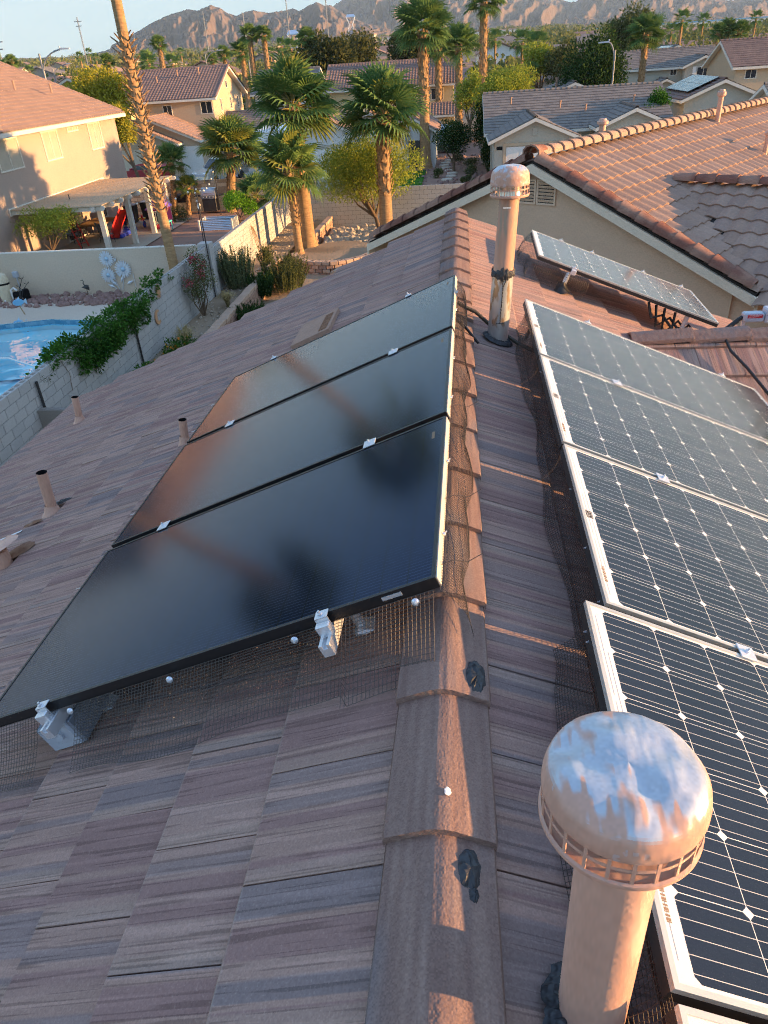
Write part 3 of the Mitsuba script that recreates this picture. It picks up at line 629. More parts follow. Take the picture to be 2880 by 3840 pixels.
put(v2, 'pipe', tube([at2(z) for z in np.linspace(zr2 + 0.395, zt, 8)], np.linspace(0.0575, 0.0555, 8), 32, caps=False), 'm_old_pipe', smooth=40)
put(v2, 'sleeve', tube([at2(z) for z in (zr2 - .06, zr2 + .15, zr2 + .40)], 0.062, 32, caps=False), 'm_zinc', smooth=40, label='galvanised lower sleeve streaked with sealant')
put(v2, 'seam', cat(tube([at2(z) + np.array([0.002, -0.0625, 0]) for z in (zr2 + .12, zr2 + .25, zr2 + .34)], 0.0035, 6), tube([at2(zr2 + .34) + [0.002, -.0625, 0], at2(zr2 + .38) + [-0.012, -.062, 0]], 0.003, 6), tube([at2(zr2 + .33) + [0.002, -.0625, 0], at2(zr2 + .38) + [0.020, -.060, 0]], 0.003, 6), tube([at2(zr2 + .12) + [-.02, -.060, 0], at2(zr2 + .12) + [.022, -.059, 0]], 0.003, 6)), 'm_sealant')
ring = []
for i, a in enumerate(np.arange(0, 6.28, 0.42)):
    e = np.array([math.cos(a), math.sin(a), 0]); f = np.array([-math.sin(a), math.cos(a), 0]); ring.append(blob(at2(zr2 + .40) + e * 0.060, f * 0.018, np.array([0, 0, 1.0]) * (0.030 + 0.012 * math.sin(3 * a)), e, 80 + i, 0.008))
put(v2, 'joint_sealant', cat(ring), 'm_sealant', smooth=50)
put(v2, 'label_patch', fixm(obox(at2(zr2 + .76) + np.array([-0.012, -0.0565, 0]), np.array([.022, 0, 0]), np.array([0, .0008, 0]), np.array([0, 0, .004]))), 'm_white')
vent_cap(v2, at2(zt) * [1, 1, 0], 0.105, 5.930, 6.004, 6.090, dent=0.003, seed=9)
put(v2, 'base_sealant', cat([blob(P2 + [.06 * math.cos(a), .06 * math.sin(a), zr2 - TAN * .06 * math.cos(a) + .004], dR * 0.034, yy * 0.034, nR, 120 + i, 0.020) for i, a in enumerate(np.arange(0, 6.28, 0.6))]), 'm_sealant', smooth=50)

# cable conduit from the black panels over the ridge, behind the tall vent, to the silver row
kk = thing('conduit', 'dark flexible conduit crossing the ridge behind the tall vent pipe', 'conduit')
zc = lambda x: (ZR - TAN * abs(x - XR))
pts = [(-0.02, 4.42, zc(-.02) + .10), (0.02, 4.42, zc(.02) + .09), (0.09, 4.42, zc(.09) + .085), (0.17, 4.40, zc(.17) + .05), (0.26, 4.38, zc(.26) + .03), (0.36, 4.30, zc(.36) + .025), (0.46, 4.20, zc(.46) + .05)]
put(kk, 'hose', tube(pts, 0.011, 10), 'm_conduit', smooth=40)
put(kk, 'corrugation', cat([tube([np.array(pts[i]) * (1 - t) + np.array(pts[i + 1]) * t, np.array(pts[i]) * (1 - t - .06) + np.array(pts[i + 1]) * (t + .06)], 0.0125, 10) for i in range(6) for t in (0.1, 0.35, 0.6, 0.85)]), 'm_conduit')
one('conduit', 'second thin black cable lying beside the conduit under the mesh', 'conduit', tube([(-0.03, 4.20, zc(-.03) + .06), (0.03, 4.10, zc(.03) + .065), (0.10, 4.02, zc(.10) + .03)], 0.008, 8), 'm_cable', smooth=40)
zw = lambda y: ZW - TAN * (YW - y)
one('conduit', 'black cable running down the tiles of the side wing', 'conduit', tube([(2.02, 5.60, zw(5.60) + .02), (2.03, 5.45, zw(5.45) + .03), (2.10, 5.25, zw(5.25) + .05), (2.20, 5.02, zw(5.02) + .03), (2.32, 4.75, zw(4.75) + .03), (2.36, 4.5, zw(4.5) + .02)], 0.011, 8), 'm_cable', smooth=40)
cb = thing('combiner_box', 'light grey electrical box with a red warning sticker at the right edge', 'electrical box')
B0 = np.array([2.66, 6.98, 4.305])
put(cb, 'body', cbox(B0, B0 + [0.185, 0.10, 0.085], 0.012), 'm_box_grey')
put(cb, 'sticker', box(B0 + [0.030, -0.0015, 0.042], B0 + [0.165, -0.0005, 0.076]), 'm_red_label', label='red sticker with two white lines of print')
put(cb, 'print', cat(box(B0 + [0.040, -0.0022, 0.064], B0 + [0.155, -0.0015, 0.067]), box(B0 + [0.040, -0.0022, 0.053], B0 + [0.130, -0.0015, 0.056])), 'm_white')
put(cb, 'second_body', cbox(B0 + [0.19, -0.02, -0.01], B0 + [0.36, 0.12, 0.125], 0.012), 'm_box_grey')
put(cb, 'fitting', tube([B0 + [0.0, .05, .04], B0 + [-0.05, .04, .01]], 0.020, 10), 'm_cable')
put(cb, 'stand', cat(box(B0 + [0.0, 0.03, -0.4], B0 + [0.03, 0.06, 0.0]), box(B0 + [0.30, 0.03, -0.5], B0 + [0.33, 0.06, 0.0])), 'm_alu')
one('conduit', 'thick black cable from the grey box towards the lone panel', 'conduit', tube([B0 + [-0.04, .04, .012], B0 + [-0.15, .0, -.06], B0 + [-0.32, -0.05, -.13], B0 + [-0.5, -.15, -.20]], 0.022, 8), 'm_cable', smooth=40)
one('conduit', 'tangled black cables under the lower end of the lone panel', 'conduit', cat([tube([o6 + d6 * u + a6 * .9 - n6 * .06, o6 + d6 * (u + .06) + a6 * .97 - n6 * (.16 + .05 * i), o6 + d6 * (u + .16) + a6 * .9 - n6 * .12, o6 + d6 * (u + .3) + a6 * .95 - n6 * .20], 0.012, 7) for i, u in enumerate((1.05, 1.12, 1.2, 1.3))]), 'm_cable', smooth=40)
k = thing('solar_module', 'dark edge of another panel below the lone far panel at the right edge', 'solar panel')
put(k, 'frame', fixm(hexa([(2.25, 6.30, 4.16), (4.2, 6.30, 4.16), (4.2, 7.0, 4.05), (2.25, 7.0, 4.05), (2.25, 6.30, 4.22), (4.2, 6.30, 4.22), (4.2, 7.0, 4.11), (2.25, 7.0, 4.11)])), 'm_black_frame')
# ================================================================ materials of the surroundings
matte('m_stucco_tan', vary((0.60, 0.415, 0.285), (0.66, 0.465, 0.325), 1.2), grain(55), 0.004, 4e-3)
matte('m_stucco_cream', vary((0.40, 0.315, 0.265), (0.45, 0.36, 0.30), 0.8), grain(40), 0.006, 6e-3)
matte('m_stucco_wall', vary((0.56, 0.47, 0.36), (0.63, 0.53, 0.42), 0.9), grain(40), 0.006, 6e-3)
matte('m_stucco_beige', vary((0.50, 0.40, 0.28), (0.55, 0.44, 0.31), 0.8))
matte('m_stucco_yellow', vary((0.58, 0.47, 0.27), (0.63, 0.52, 0.31), 0.8))
matte('m_stucco_white', vary((0.62, 0.63, 0.60), (0.68, 0.69, 0.66), 0.8))
matte('m_stucco_grey', vary((0.46, 0.43, 0.35), (0.52, 0.48, 0.40), 0.8))
matte('m_stucco_brown', vary((0.36, 0.27, 0.19), (0.42, 0.32, 0.23), 0.8))
matte('m_trim', vary((0.66, 0.63, 0.55), (0.73, 0.70, 0.62), 1.5))
matte('m_trim_tan', vary((0.68, 0.50, 0.36), (0.74, 0.55, 0.40), 2)); matte('m_trim_cream', vary((0.72, 0.60, 0.46), (0.78, 0.66, 0.52), 2)); matte('m_cover', vary((0.50, 0.38, 0.25), (0.57, 0.44, 0.30), 2))
matte('m_door_white', vary((0.70, 0.70, 0.66), (0.76, 0.76, 0.72), 2)); matte('m_door_cream', vary((0.60, 0.56, 0.44), (0.66, 0.61, 0.49), 2))
gloss('m_pane', (0.03, 0.035, 0.045), 0.06); gloss('m_shade_screen', vary((0.36, 0.33, 0.26), (0.43, 0.39, 0.31), 3), 0.5)
def stile(c0, c1, c2):
    def fn(p, n, uv):
        r = cell_rand(p.x / 0.31 + 0.21 * p.y, p.y / 0.36, 0.0)
        return mix(mix(c0, c1, fbm(p.x * 2.3, p.y * 2.3, p.z * 2.3)), mi.Color3f(c2), smoothstep(0.45, 1.0, r) * 0.6) * (0.9 + 0.2 * noise(p.x * 60, p.y * 60, p.z * 60))
    return fn
matte('m_stile_orange', stile((0.40, 0.27, 0.195), (0.48, 0.335, 0.25), (0.36, 0.245, 0.185)))
def rn_tile(p, n, uv):
    i = dr.floor(uv.y); r = cell_rand(i, 2); r2 = cell_rand(i, 9)
    c = mix((0.33, 0.222, 0.170), (0.41, 0.285, 0.220), r)
    c = mix(c, mi.Color3f(0.28, 0.20, 0.17), smoothstep(0.6, 1.0, r2) * 0.5)
    return c * (0.84 + 0.32 * fbm(p.x * 40, p.y * 40, p.z * 40))
matte('m_rn_tile', rn_tile)
def rn_rake(p, n, uv):
    r = fbm(p.x * 3.1, p.y * 3.1, p.z * 3.1); return mix((0.22, 0.105, 0.080), (0.33, 0.20, 0.15), smoothstep(0.35, 0.65, r)) * (0.85 + 0.3 * noise(p.x * 50, p.y * 50, p.z * 50))
matte('m_rn_rake', rn_rake)
matte('m_stile_brown', stile((0.235, 0.165, 0.145), (0.31, 0.215, 0.185), (0.20, 0.15, 0.14)))
matte('m_stile_red', stile((0.33, 0.215, 0.165), (0.42, 0.285, 0.22), (0.30, 0.205, 0.165)))
matte('m_flat_grey', stile((0.205, 0.185, 0.17), (0.275, 0.245, 0.22), (0.17, 0.155, 0.15)))
matte('m_flat_brown', stile((0.215, 0.155, 0.135), (0.28, 0.20, 0.17), (0.18, 0.135, 0.125)))
matte('m_cmu', vary((0.40, 0.40, 0.385), (0.48, 0.475, 0.455), 1.3), grain(60), 0.003, 4e-3)
matte('m_cmu2', vary((0.44, 0.435, 0.415), (0.51, 0.50, 0.475), 1.3), grain(60), 0.003, 4e-3)
matte('m_mortar', (0.22, 0.215, 0.205))
matte('m_cmu_dark', vary((0.24, 0.215, 0.19), (0.31, 0.28, 0.245), 1.3))
matte('m_block_red', vary((0.33, 0.205, 0.155), (0.45, 0.30, 0.225), 3.5), grain(28), 0.012, 6e-3)
matte('m_block_cap', vary((0.46, 0.32, 0.23), (0.54, 0.39, 0.29), 2.5))
matte('m_dirt', vary((0.30, 0.225, 0.155), (0.40, 0.31, 0.22), 1.8, (0.24, 0.18, 0.125), 0.7), grain(14), 0.03, 1e-2)
matte('m_gravel_red', vary((0.27, 0.165, 0.125), (0.36, 0.235, 0.18), 2.5), grain(16), 0.04, 1e-2)
matte('m_mulch', vary((0.24, 0.145, 0.075), (0.34, 0.21, 0.11), 4), grain(18), 0.04, 1e-2)
matte('m_concrete', vary((0.42, 0.37, 0.29), (0.50, 0.44, 0.35), 0.7)); matte('m_deck', vary((0.52, 0.45, 0.36), (0.60, 0.53, 0.43), 0.6))
matte('m_drive', vary((0.36, 0.34, 0.31), (0.43, 0.41, 0.37), 0.5)); matte('m_asphalt', vary((0.06, 0.06, 0.062), (0.085, 0.083, 0.08), 0.5))
def ground_col(p, n, uv):
    c = mix((0.23, 0.19, 0.14), (0.31, 0.26, 0.195), fbm(p.x * 0.03, p.y * 0.03, 0.0))
    c = mix(c, mi.Color3f(0.11, 0.125, 0.06), smoothstep(0.50, 0.62, fbm(p.x * 0.012 + 5, p.y * 0.012, 1.0)) * 0.5)
    return c
matte('m_ground', ground_col)
matte('m_rock_red', vary((0.22, 0.13, 0.115), (0.36, 0.25, 0.22), 5)); matte('m_rock', vary((0.36, 0.30, 0.23), (0.52, 0.45, 0.36), 5))
matte('m_pool_shell', lambda p, n, uv: mix((0.22, 0.66, 0.80), (0.28, 0.72, 0.85), fbm(p.x, p.y, p.z)))
matte('m_pool_tile', lambda p, n, uv: mix((0.05, 0.20, 0.33), (0.22, 0.40, 0.50), cell_rand(dr.floor(p.x * 9), dr.floor(p.y * 9), dr.floor(p.z * 9))))
scene['m_water'] = {'type': 'bumpmap', 'arbitrary': proc(lambda p, n, uv: fbm(p.x * 2.2, p.y * 2.2, 0.0), 1e-2), 'scale': 0.016, 'bsdf': {'type': 'thindielectric', 'int_ior': 1.22}}
def leaf(name, c0, c1, c2, trans=0.5, f=1.7):
    def fn(p, n, uv):
        r = cell_rand(dr.floor(p.x * 21), dr.floor(p.y * 21), dr.floor(p.z * 21))
        c = mix(c0, c1, smoothstep(0.3, 0.7, fbm(p.x * f, p.y * f, p.z * f)))
        return mix(c, mi.Color3f(c2), smoothstep(0.62, 0.98, r) * 0.7) * (0.8 + 0.4 * r)
    leafy(name, fn, trans)
leaf('m_leaf_bright', (0.20, 0.26, 0.035), (0.33, 0.38, 0.055), (0.44, 0.45, 0.09)); leaf('m_leaf_green', (0.035, 0.11, 0.018), (0.065, 0.18, 0.025), (0.10, 0.24, 0.04))
leaf('m_leaf_dark', (0.022, 0.05, 0.016), (0.045, 0.085, 0.025), (0.075, 0.12, 0.035), 0.35); leaf('m_leaf_yellow', (0.24, 0.25, 0.03), (0.36, 0.33, 0.04), (0.45, 0.38, 0.05))
leaf('m_leaf_olive', (0.07, 0.09, 0.035), (0.115, 0.135, 0.05), (0.17, 0.18, 0.075), 0.4); leaf('m_leaf_grey', (0.10, 0.13, 0.06), (0.18, 0.21, 0.10), (0.24, 0.27, 0.14), 0.4)
leaf('m_leaf_vine', (0.022, 0.075, 0.014), (0.05, 0.14, 0.022), (0.09, 0.20, 0.03), 0.4); leaf('m_leaf_lime', (0.10, 0.26, 0.02), (0.17, 0.36, 0.03), (0.25, 0.42, 0.06))
leaf('m_leaf_pine', (0.05, 0.065, 0.025), (0.09, 0.10, 0.035), (0.14, 0.13, 0.05), 0.3, 0.8); leaf('m_leaf_straw', (0.34, 0.27, 0.12), (0.45, 0.36, 0.17), (0.5, 0.42, 0.22))
leaf('m_leaf_far', (0.09, 0.12, 0.045), (0.17, 0.19, 0.065), (0.24, 0.24, 0.09), 0.4, 0.05)
leaf('m_flower_pink', (0.5, 0.06, 0.10), (0.6, 0.10, 0.16), (0.7, 0.2, 0.25)); leaf('m_flower_orange', (0.75, 0.22, 0.03), (0.8, 0.30, 0.04), (0.8, 0.5, 0.05))
def frond_col(p, n, uv):
    c = mix((0.075, 0.150, 0.050), (0.140, 0.235, 0.070), noise(p.x * 1.9, p.y * 1.9, p.z * 1.9))
    return mix(c, mi.Color3f(0.30, 0.35, 0.11), smoothstep(0.55, 0.9, noise(p.x * 14, p.y * 14, p.z * 14)) * 0.55)
leafy('m_frond', frond_col, 0.45)
leafy('m_frond_yellow', lambda p, n, uv: mix((0.13, 0.17, 0.035), (0.26, 0.26, 0.06), noise(p.x * 6, p.y * 6, p.z * 6)), 0.45)
gloss('m_petiole', vary((0.22, 0.20, 0.06), (0.34, 0.27, 0.08), 8), 0.5)
matte('m_boot', lambda p, n, uv: mix((0.20, 0.115, 0.055), (0.46, 0.31, 0.175), smoothstep(0.25, 0.75, noise(p.x * 13, p.y * 13, p.z * 13))) * (0.7 + 0.5 * noise(p.x * 70, p.y * 70, p.z * 22)))
matte('m_trunk', lambda p, n, uv: mix((0.30, 0.185, 0.095), (0.43, 0.285, 0.155), noise(p.x * 9, p.y * 9, p.z * 22)) * (0.72 + 0.5 * noise(p.x * 4, p.y * 4, p.z * 60)), lambda p, n, uv: noise(p.x * 3, p.y * 3, p.z * 34) + 0.4 * noise(p.x * 50, p.y * 50, p.z * 20), 0.012, 6e-3)
matte('m_bark', vary((0.12, 0.085, 0.055), (0.20, 0.145, 0.10), 7)); matte('m_wood', vary((0.30, 0.19, 0.10), (0.42, 0.28, 0.16), 6))
gloss('m_steel_dark', (0.035, 0.035, 0.037), 0.4); gloss('m_pole_grey', (0.26, 0.27, 0.28), 0.45, 0.3); gloss('m_galv', (0.55, 0.62, 0.70), 0.28, 0.75)
gloss('m_red_plastic', (0.62, 0.035, 0.03), 0.35); gloss('m_blue_plastic', (0.03, 0.06, 0.42), 0.35); gloss('m_pink_plastic', (0.62, 0.05, 0.16), 0.4); gloss('m_purple_plastic', (0.26, 0.14, 0.50), 0.4); gloss('m_teal_plastic', (0.10, 0.55, 0.50), 0.4); gloss('m_yellow_plastic', (0.72, 0.55, 0.05), 0.4); gloss('m_cream_plastic', (0.66, 0.58, 0.38), 0.4); gloss('m_tank', vary((0.60, 0.53, 0.38), (0.68, 0.60, 0.44), 3), 0.35)
gloss('m_art_blue', (0.36, 0.52, 0.66), 0.35, 0.3); gloss('m_art_dark', (0.05, 0.055, 0.06), 0.4, 0.4); gloss('m_art_white', (0.60, 0.66, 0.72), 0.4, 0.3); gloss('m_fish_blue', (0.16, 0.42, 0.66), 0.35); gloss('m_terracotta', (0.52, 0.30, 0.16), 0.55); gloss('m_bulb', (0.80, 0.78, 0.70), 0.15)
gloss('m_car_red', (0.30, 0.015, 0.03), 0.25, 0.2, clearcoat=0.8); gloss('m_car_silver', (0.52, 0.50, 0.44), 0.28, 0.6, clearcoat=0.8); gloss('m_tyre', (0.02, 0.02, 0.021), 0.7); gloss('m_lamp_red', (0.6, 0.02, 0.02), 0.2); gloss('m_lamp_clear', (0.75, 0.76, 0.76), 0.12); gloss('m_rv_white', (0.74, 0.75, 0.76), 0.3)
gloss('m_panel_far', lambda p, n, uv: mix((0.012, 0.014, 0.022), (0.02, 0.022, 0.03), noise(p.x * 3, p.y * 3, p.z * 3)), 0.12, 0.0, 0.5)

# ================================================================ ground
def gz(x, y):
    r, az = np.hypot(x, y), np.degrees(np.arctan2(x, np.maximum(y, 1e-6))); q = np.clip((az - 2) / 18, 0, 1)
    return -1.1 + (0.0235 - 0.011 * q * q * (3 - 2 * q)) * np.maximum(0, np.sqrt(np.maximum(r - 62, 0) ** 2 + 900) - 30)
rr = np.concatenate([np.linspace(0.5, 60, 14), np.geomspace(66, 9000, 60)]); aa = np.linspace(0, 2 * np.pi, 145)
GX, GY = rr[:, None] * np.sin(aa), rr[:, None] * np.cos(aa)
Gz = gz(GX, GY) + np.where(rr[:, None] > 300, 6, 0) * (meshkit.fbm(np.stack([GX / 400, GY / 400, 0 * GX], -1), 3) - 0.5) * np.minimum(1, rr[:, None] / 1500)
struct('ground', grid(np.stack([GX, GY, Gz], -1)), 'm_ground', 'dry valley floor reaching to the mountains', smooth=True)
def sheet(name, x0, x1, y0, y1, z, mat, label, amp=0.0, step=0.35):
    nx, ny = max(2, int((x1 - x0) / step)), max(2, int((y1 - y0) / step))
    X, Y = np.meshgrid(np.linspace(x0, x1, nx), np.linspace(y0, y1, ny)); P = np.stack([X, Y, np.full_like(X, z)], -1)
    P[..., 2] += amp * (meshkit.fbm(np.stack([X * 0.9, Y * 0.9, 0 * X + z], -1), 3) - 0.5)
    return struct(name, grid(P), mat, label, smooth=amp > 0)
sheet('yard', -8.4, 20.0, -6.0, 38.0, -0.40, 'm_dirt', 'dirt of the side and back yard', 0.10)
sheet('terrace', -8.42, -7.15, 14.0, 38.0, 0.06, 'm_dirt', 'raised strip of dirt along the block wall', 0.16, 0.2)
sheet('gravel_yard', -20.2, -8.6, 24.7, 46.0, -0.56, 'm_gravel_red', 'reddish gravel of the yard with the pergola', 0.05)
sheet('patio', -20.2, -15.6, 31.0, 43.6, -0.50, 'm_concrete', 'concrete patio under the pergola', 0.0, 6)
sheet('driveway', -45.0, -8.5, 46.4, 70.0, -0.92, 'm_drive', 'concrete driveways before the garages', 0.0, 12)
sheet('rock_yard', -8.4, 3.4, 38.4, 82.0, -0.72, 'm_gravel_red', 'reddish rock yard with stepping stones', 0.12, 0.5)
sheet('street', 3.4, 30.0, 36.0, 49.0, -0.80, 'm_drive', 'pale street before the grey roofed house', 0.0, 12)
for i in range(9):
    x, y = -0.95 + 0.35 * math.sin(i * 0.9), 55.0 + i * 1.55
    one('stepping_stone', 'pale stepping stone in the reddish rock yard', 'stepping stone', xf(lathe([(0, .06), (.30, .06), (.34, .03), (.34, -.1)], 9), np.diag([1.2, 0.9, 1]), (x, y, -0.66)), 'm_deck', group='stepping stones of the rock yard')
struct('lawn', grid(np.stack(list(np.meshgrid(np.linspace(-4.4, -2.6, 8), np.linspace(52, 60, 8))) + [np.full((8, 8), -0.60)], -1)), 'm_leaf_green', 'strip of artificial turf')

# ================================================================ walls
def block_wall(name, label, p0, p1, z0, z1, th=0.15, lit=300, mats=('m_cmu', 'm_cmu2'), bl=0.40, bh=0.20, cores=True, core_mat='m_mortar'):
    """A wall of blocks from p0 to p1 (x, y), each block a piece proud of the mortar."""
    p0, p1 = np.array(p0, float), np.array(p1, float); L = np.linalg.norm(p1 - p0); e = (p1 - p0) / L; nn = np.array([-e[1], e[0]])
    k = thing(name, label, 'wall'); E3, N3 = np.append(e, 0), np.append(nn, 0); o = np.append(p0, 0)
    put(k, 'mortar', fixm(hexa([o + E3 * s + N3 * t + [0, 0, z] for z in (z0 - .3, z1 - 0.012) for s, t in ((0, -th / 2 + .006), (L, -th / 2 + .006), (L, th / 2 - .006), (0, th / 2 - .006))])), core_mat)
    blocks, rows = [], int(round((z1 - z0) / bh))
    for r in range(rows):
        s = -bl / 2 * (r % 2)
        while s < L - 0.02:
            a, b = max(s, 0) + .008, min(s + bl, L) - .008; s += bl
            if b - a < 0.04: continue
            j = RNG.normal(0, 0.0015); zt = z1 - r * bh
            c = o + E3 * (a + b) / 2 + N3 * j + [0, 0, zt - bh / 2]
            blocks.append(obox(c, E3 * (b - a) / 2, N3 * th / 2, np.array([0, 0, bh / 2 - .007])))
    order = sorted(range(len(blocks)), key=lambda i: -seen_size(blocks[i][0])); n = min(lit, len(blocks))
    for i in order[:n]: put(k, 'block', fixm(blocks[i]), mats[int(RNG.integers(0, len(mats)))])
    if len(order) > n: put(k, 'blocks', cat([fixm(blocks[i]) for i in order[n:]]), mats[0], kind='stuff')
    if cores:
        q = []
        for s in np.arange(0.1, L, 0.2): q.append(obox(o + E3 * s + [0, 0, z1 - 0.0035], E3 * 0.055, N3 * 0.035, np.array([0, 0, 0.0042])))
        put(k, 'core_holes', cat(q), 'm_cmu_dark', kind='stuff')
    return k
wa = block_wall('block_wall', 'long grey concrete block wall between the yard and the pool', (-8.5, 9.4), (-8.5, 24.35), -0.4, 1.725, lit=215)
wb = block_wall('block_wall', 'far lower stretch of block wall, sunlit, with palm shadows', (-8.5, 24.75), (-8.5, 38.0), -0.4, 1.56, lit=80)
k = thing('wall_pillar', 'square block pillar where the yard walls meet', 'pillar')
for i in range(11): put(k, 'block', cbox((-8.74, 24.33, -0.4 + 0.2 * i), (-8.34, 24.77, -0.206 + 0.2 * i), 0.006), 'm_cmu2')
k = thing('garden_wall', 'pale stuccoed wall behind the pool hung with metal flowers', 'wall')
put(k, 'stucco', box((-36, 24.50, -0.6), (-8.75, 24.64, 1.70)), 'm_stucco_wall')
put(k, 'top_course', cat([box((-36 + .405 * i, 24.49, 1.702), (-36 + .405 * i + .375, 24.65, 1.735)) for i in range(67)]), 'm_trim', kind='stuff')
block_wall('block_wall', 'short low block wall reaching from the long wall towards the house', (-8.42, 12.6), (-7.2, 12.6), -0.4, 1.10, lit=30, mats=('m_cmu_dark',), core_mat='m_cmu_dark')
block_wall('block_wall', 'block wall at the back of the yard behind the round topped shrub tree', (-8.4, 38.2), (8.0, 38.2), -0.4, 1.35, lit=90, mats=('m_cmu', 'm_cmu2'))
block_wall('block_wall', 'shaded block wall behind the barbecue grill', (-20.2, 46.2), (-8.6, 46.2), -0.7, 1.15, lit=110, mats=('m_cmu', 'm_cmu_dark'))
# slit of steel post set in the long wall
for y, lab in ((12.75, 'dark steel post against the long block wall, nearest the camera'), (17.6, 'dark steel post against the long block wall below the vine'), (24.2, 'thin dark pole at the wall pillar carrying the light string')):
    one('fence_post', lab, 'post', tube([(-8.38, y, -0.3), (-8.38, y, 1.62 if y < 20 else 3.3)], 0.028 if y < 20 else 0.02, 8), 'm_steel_dark')

# retaining walls of the planters
def curb_wall(name, label, pts, z0, z1, bl=0.30, bh=0.15, dep=0.24, closed=False, cap=True, checker=False):
    k = thing(name, label, 'retaining wall'); pts = np.asarray(pts, float)
    seg = np.linalg.norm(np.diff(pts, axis=0), axis=1); cum = np.concatenate([[0], np.cumsum(seg)])
    at = lambda s: np.array([np.interp(s, cum, pts[:, 0]), np.interp(s, cum, pts[:, 1])])
    rows = int(round((z1 - z0) / bh)); r_ = np.random.default_rng(int(abs(pts[0, 0]) * 100))
    for r in range(rows):
        s = bl / 2 * (r % 2); top = r == rows - 1
        while s < cum[-1] - .05:
            a, b = at(s), at(min(s + bl, cum[-1])); e = b - a; L = np.linalg.norm(e); s += bl
            if L < .05: continue
            e = e / L; nn = np.array([-e[1], e[0]]); j = r_.normal(0, .012)
            c = np.append((a + b) / 2 + nn * j, z0 + bh * (r + .5)); h = (L / 2 - .005, dep / 2 + (0.02 if top and cap else 0), bh / 2 - .004)
            V, F = cbox(-np.array(h), np.array(h), .016); V = V @ np.array([np.append(e, 0), np.append(nn, 0), [0, 0, 1]]) + c
            mat = 'm_block_cap' if (top and cap) else ('m_block_red' if not checker or (int(s / bl) + r) % 2 else 'm_block_cap')
            put(k, 'block', (V, F), mat)
            if checker and top and int(s / bl) % 2: put(k, 'hole', obox(c + [0, 0, bh / 2 - .002], np.append(e, 0) * .05, np.append(nn, 0) * .03, np.array([0, 0, .003])), 'm_black')
    return k
curb_wall('retaining_wall', 'low straight retaining wall capped in pink blocks below the pale block wall', [(-7.15, 17.5), (-7.15, 24.5), (-7.12, 28.6)], -0.42, 0.33)
th_ = np.linspace(math.radians(190), math.radians(375), 26)
PC = np.array([-5.15, 31.0])
curb_wall('retaining_wall', 'curved two tone retaining wall round the foot of the big palms', [PC + np.array([1.75 * math.cos(t), 2.3 * math.sin(t)]) for t in th_], -0.5, 0.10, checker=True)
curb_wall('retaining_wall', 'far retaining wall of red blocks behind the big palms', [(-6.6, 33.4), (-6.55, 35.5), (-6.5, 37.8)], -0.4, 0.20)
curb_wall('retaining_wall', 'loose border of red blocks at the corner of the neighbour roof', [(-2.9, 27.5), (-2.7, 29.5), (-2.5, 31.5)], -0.42, -0.12)
struct('planter_soil', grid(np.stack([PC[0] + np.linspace(0, 1.62, 9)[:, None] * np.cos(np.linspace(0, 6.2832, 40)), PC[1] + np.linspace(0, 2.15, 9)[:, None] * np.sin(np.linspace(0, 6.2832, 40)), np.full((9, 40), -0.07)], -1)), 'm_dirt', 'soil inside the curved planter')
def rocks(name, label, mat, n, xr, yr, z, s0, s1, seed):
    r = np.random.default_rng(seed); out = []; base = trimesh.creation.icosphere(1); bv = np.array(base.vertices); bf = np.array(base.faces)
    for _ in range(n):
        s = s0 + (s1 - s0) * r.random() ** 2; v = bv * (s * (0.6 + 0.8 * r.random(3))) * (0.85 + 0.3 * r.random((len(bv), 1)))
        out.append((v @ rotz(r.random() * 6.28) + [xr[0] + (xr[1] - xr[0]) * r.random(), yr[0] + (yr[1] - yr[0]) * r.random(), z + s * .2], bf))
    return struct(name, cat(out), mat, label, kind='stuff')
rocks('river_rocks', 'bed of pale river rocks beyond the curved planter', 'm_rock', 420, (-6.2, -3.6), (33.2, 37.2), -0.36, .06, .20, 4)
rocks('red_rocks', 'strip of dark red rocks at the foot of the stuccoed wall', 'm_rock_red', 700, (-20, -9.0), (23.0, 24.4), 0.26, .05, .12, 5)
rocks('small_stones', 'small stones scattered over the terrace', 'm_rock', 420, (-8.35, -7.3), (15, 36), 0.06, .02, .05, 6)
rocks('yard_stones', 'loose stones of the rock yard', 'm_rock_red', 500, (-8, 3), (46, 70), -0.70, .05, .16, 7)
one('boulder', 'reddish boulder at the foot of the curved planter wall', 'boulder', xf(hull(np.random.default_rng(3).normal(size=(40, 3)) * [.16, .14, .12]), np.eye(3), (-4.65, 28.3, -0.30)), 'm_rock', smooth=30)
one('railway_sleeper', 'weathered timber edging beside the mulch path', 'timber', cat(cbox((-3.75, 32.6, -.4), (-3.45, 34.6, -.10), .02), cbox((-3.4, 34.7, -.4), (-2.7, 34.95, -.12), .02)), 'm_wood')
struct('mulch_path', grid(np.stack(list(np.meshgrid(np.linspace(-3.4, -1.5, 14), np.linspace(28.0, 36.5, 40))) + [np.full((40, 14), -0.335)], -1)), 'm_mulch', 'brown mulch path beside the planter')
k = thing('bamboo_stakes', 'bundle of bamboo stakes leaning on the sunlit block wall', 'stakes')
for i in range(4): put(k, 'stake', tube([(-8.0 + .06 * i, 29.4 + .12 * i, -0.0), (-8.38, 29.9 + .10 * i, 1.35 - .05 * i)], .014, 6), 'm_wood')

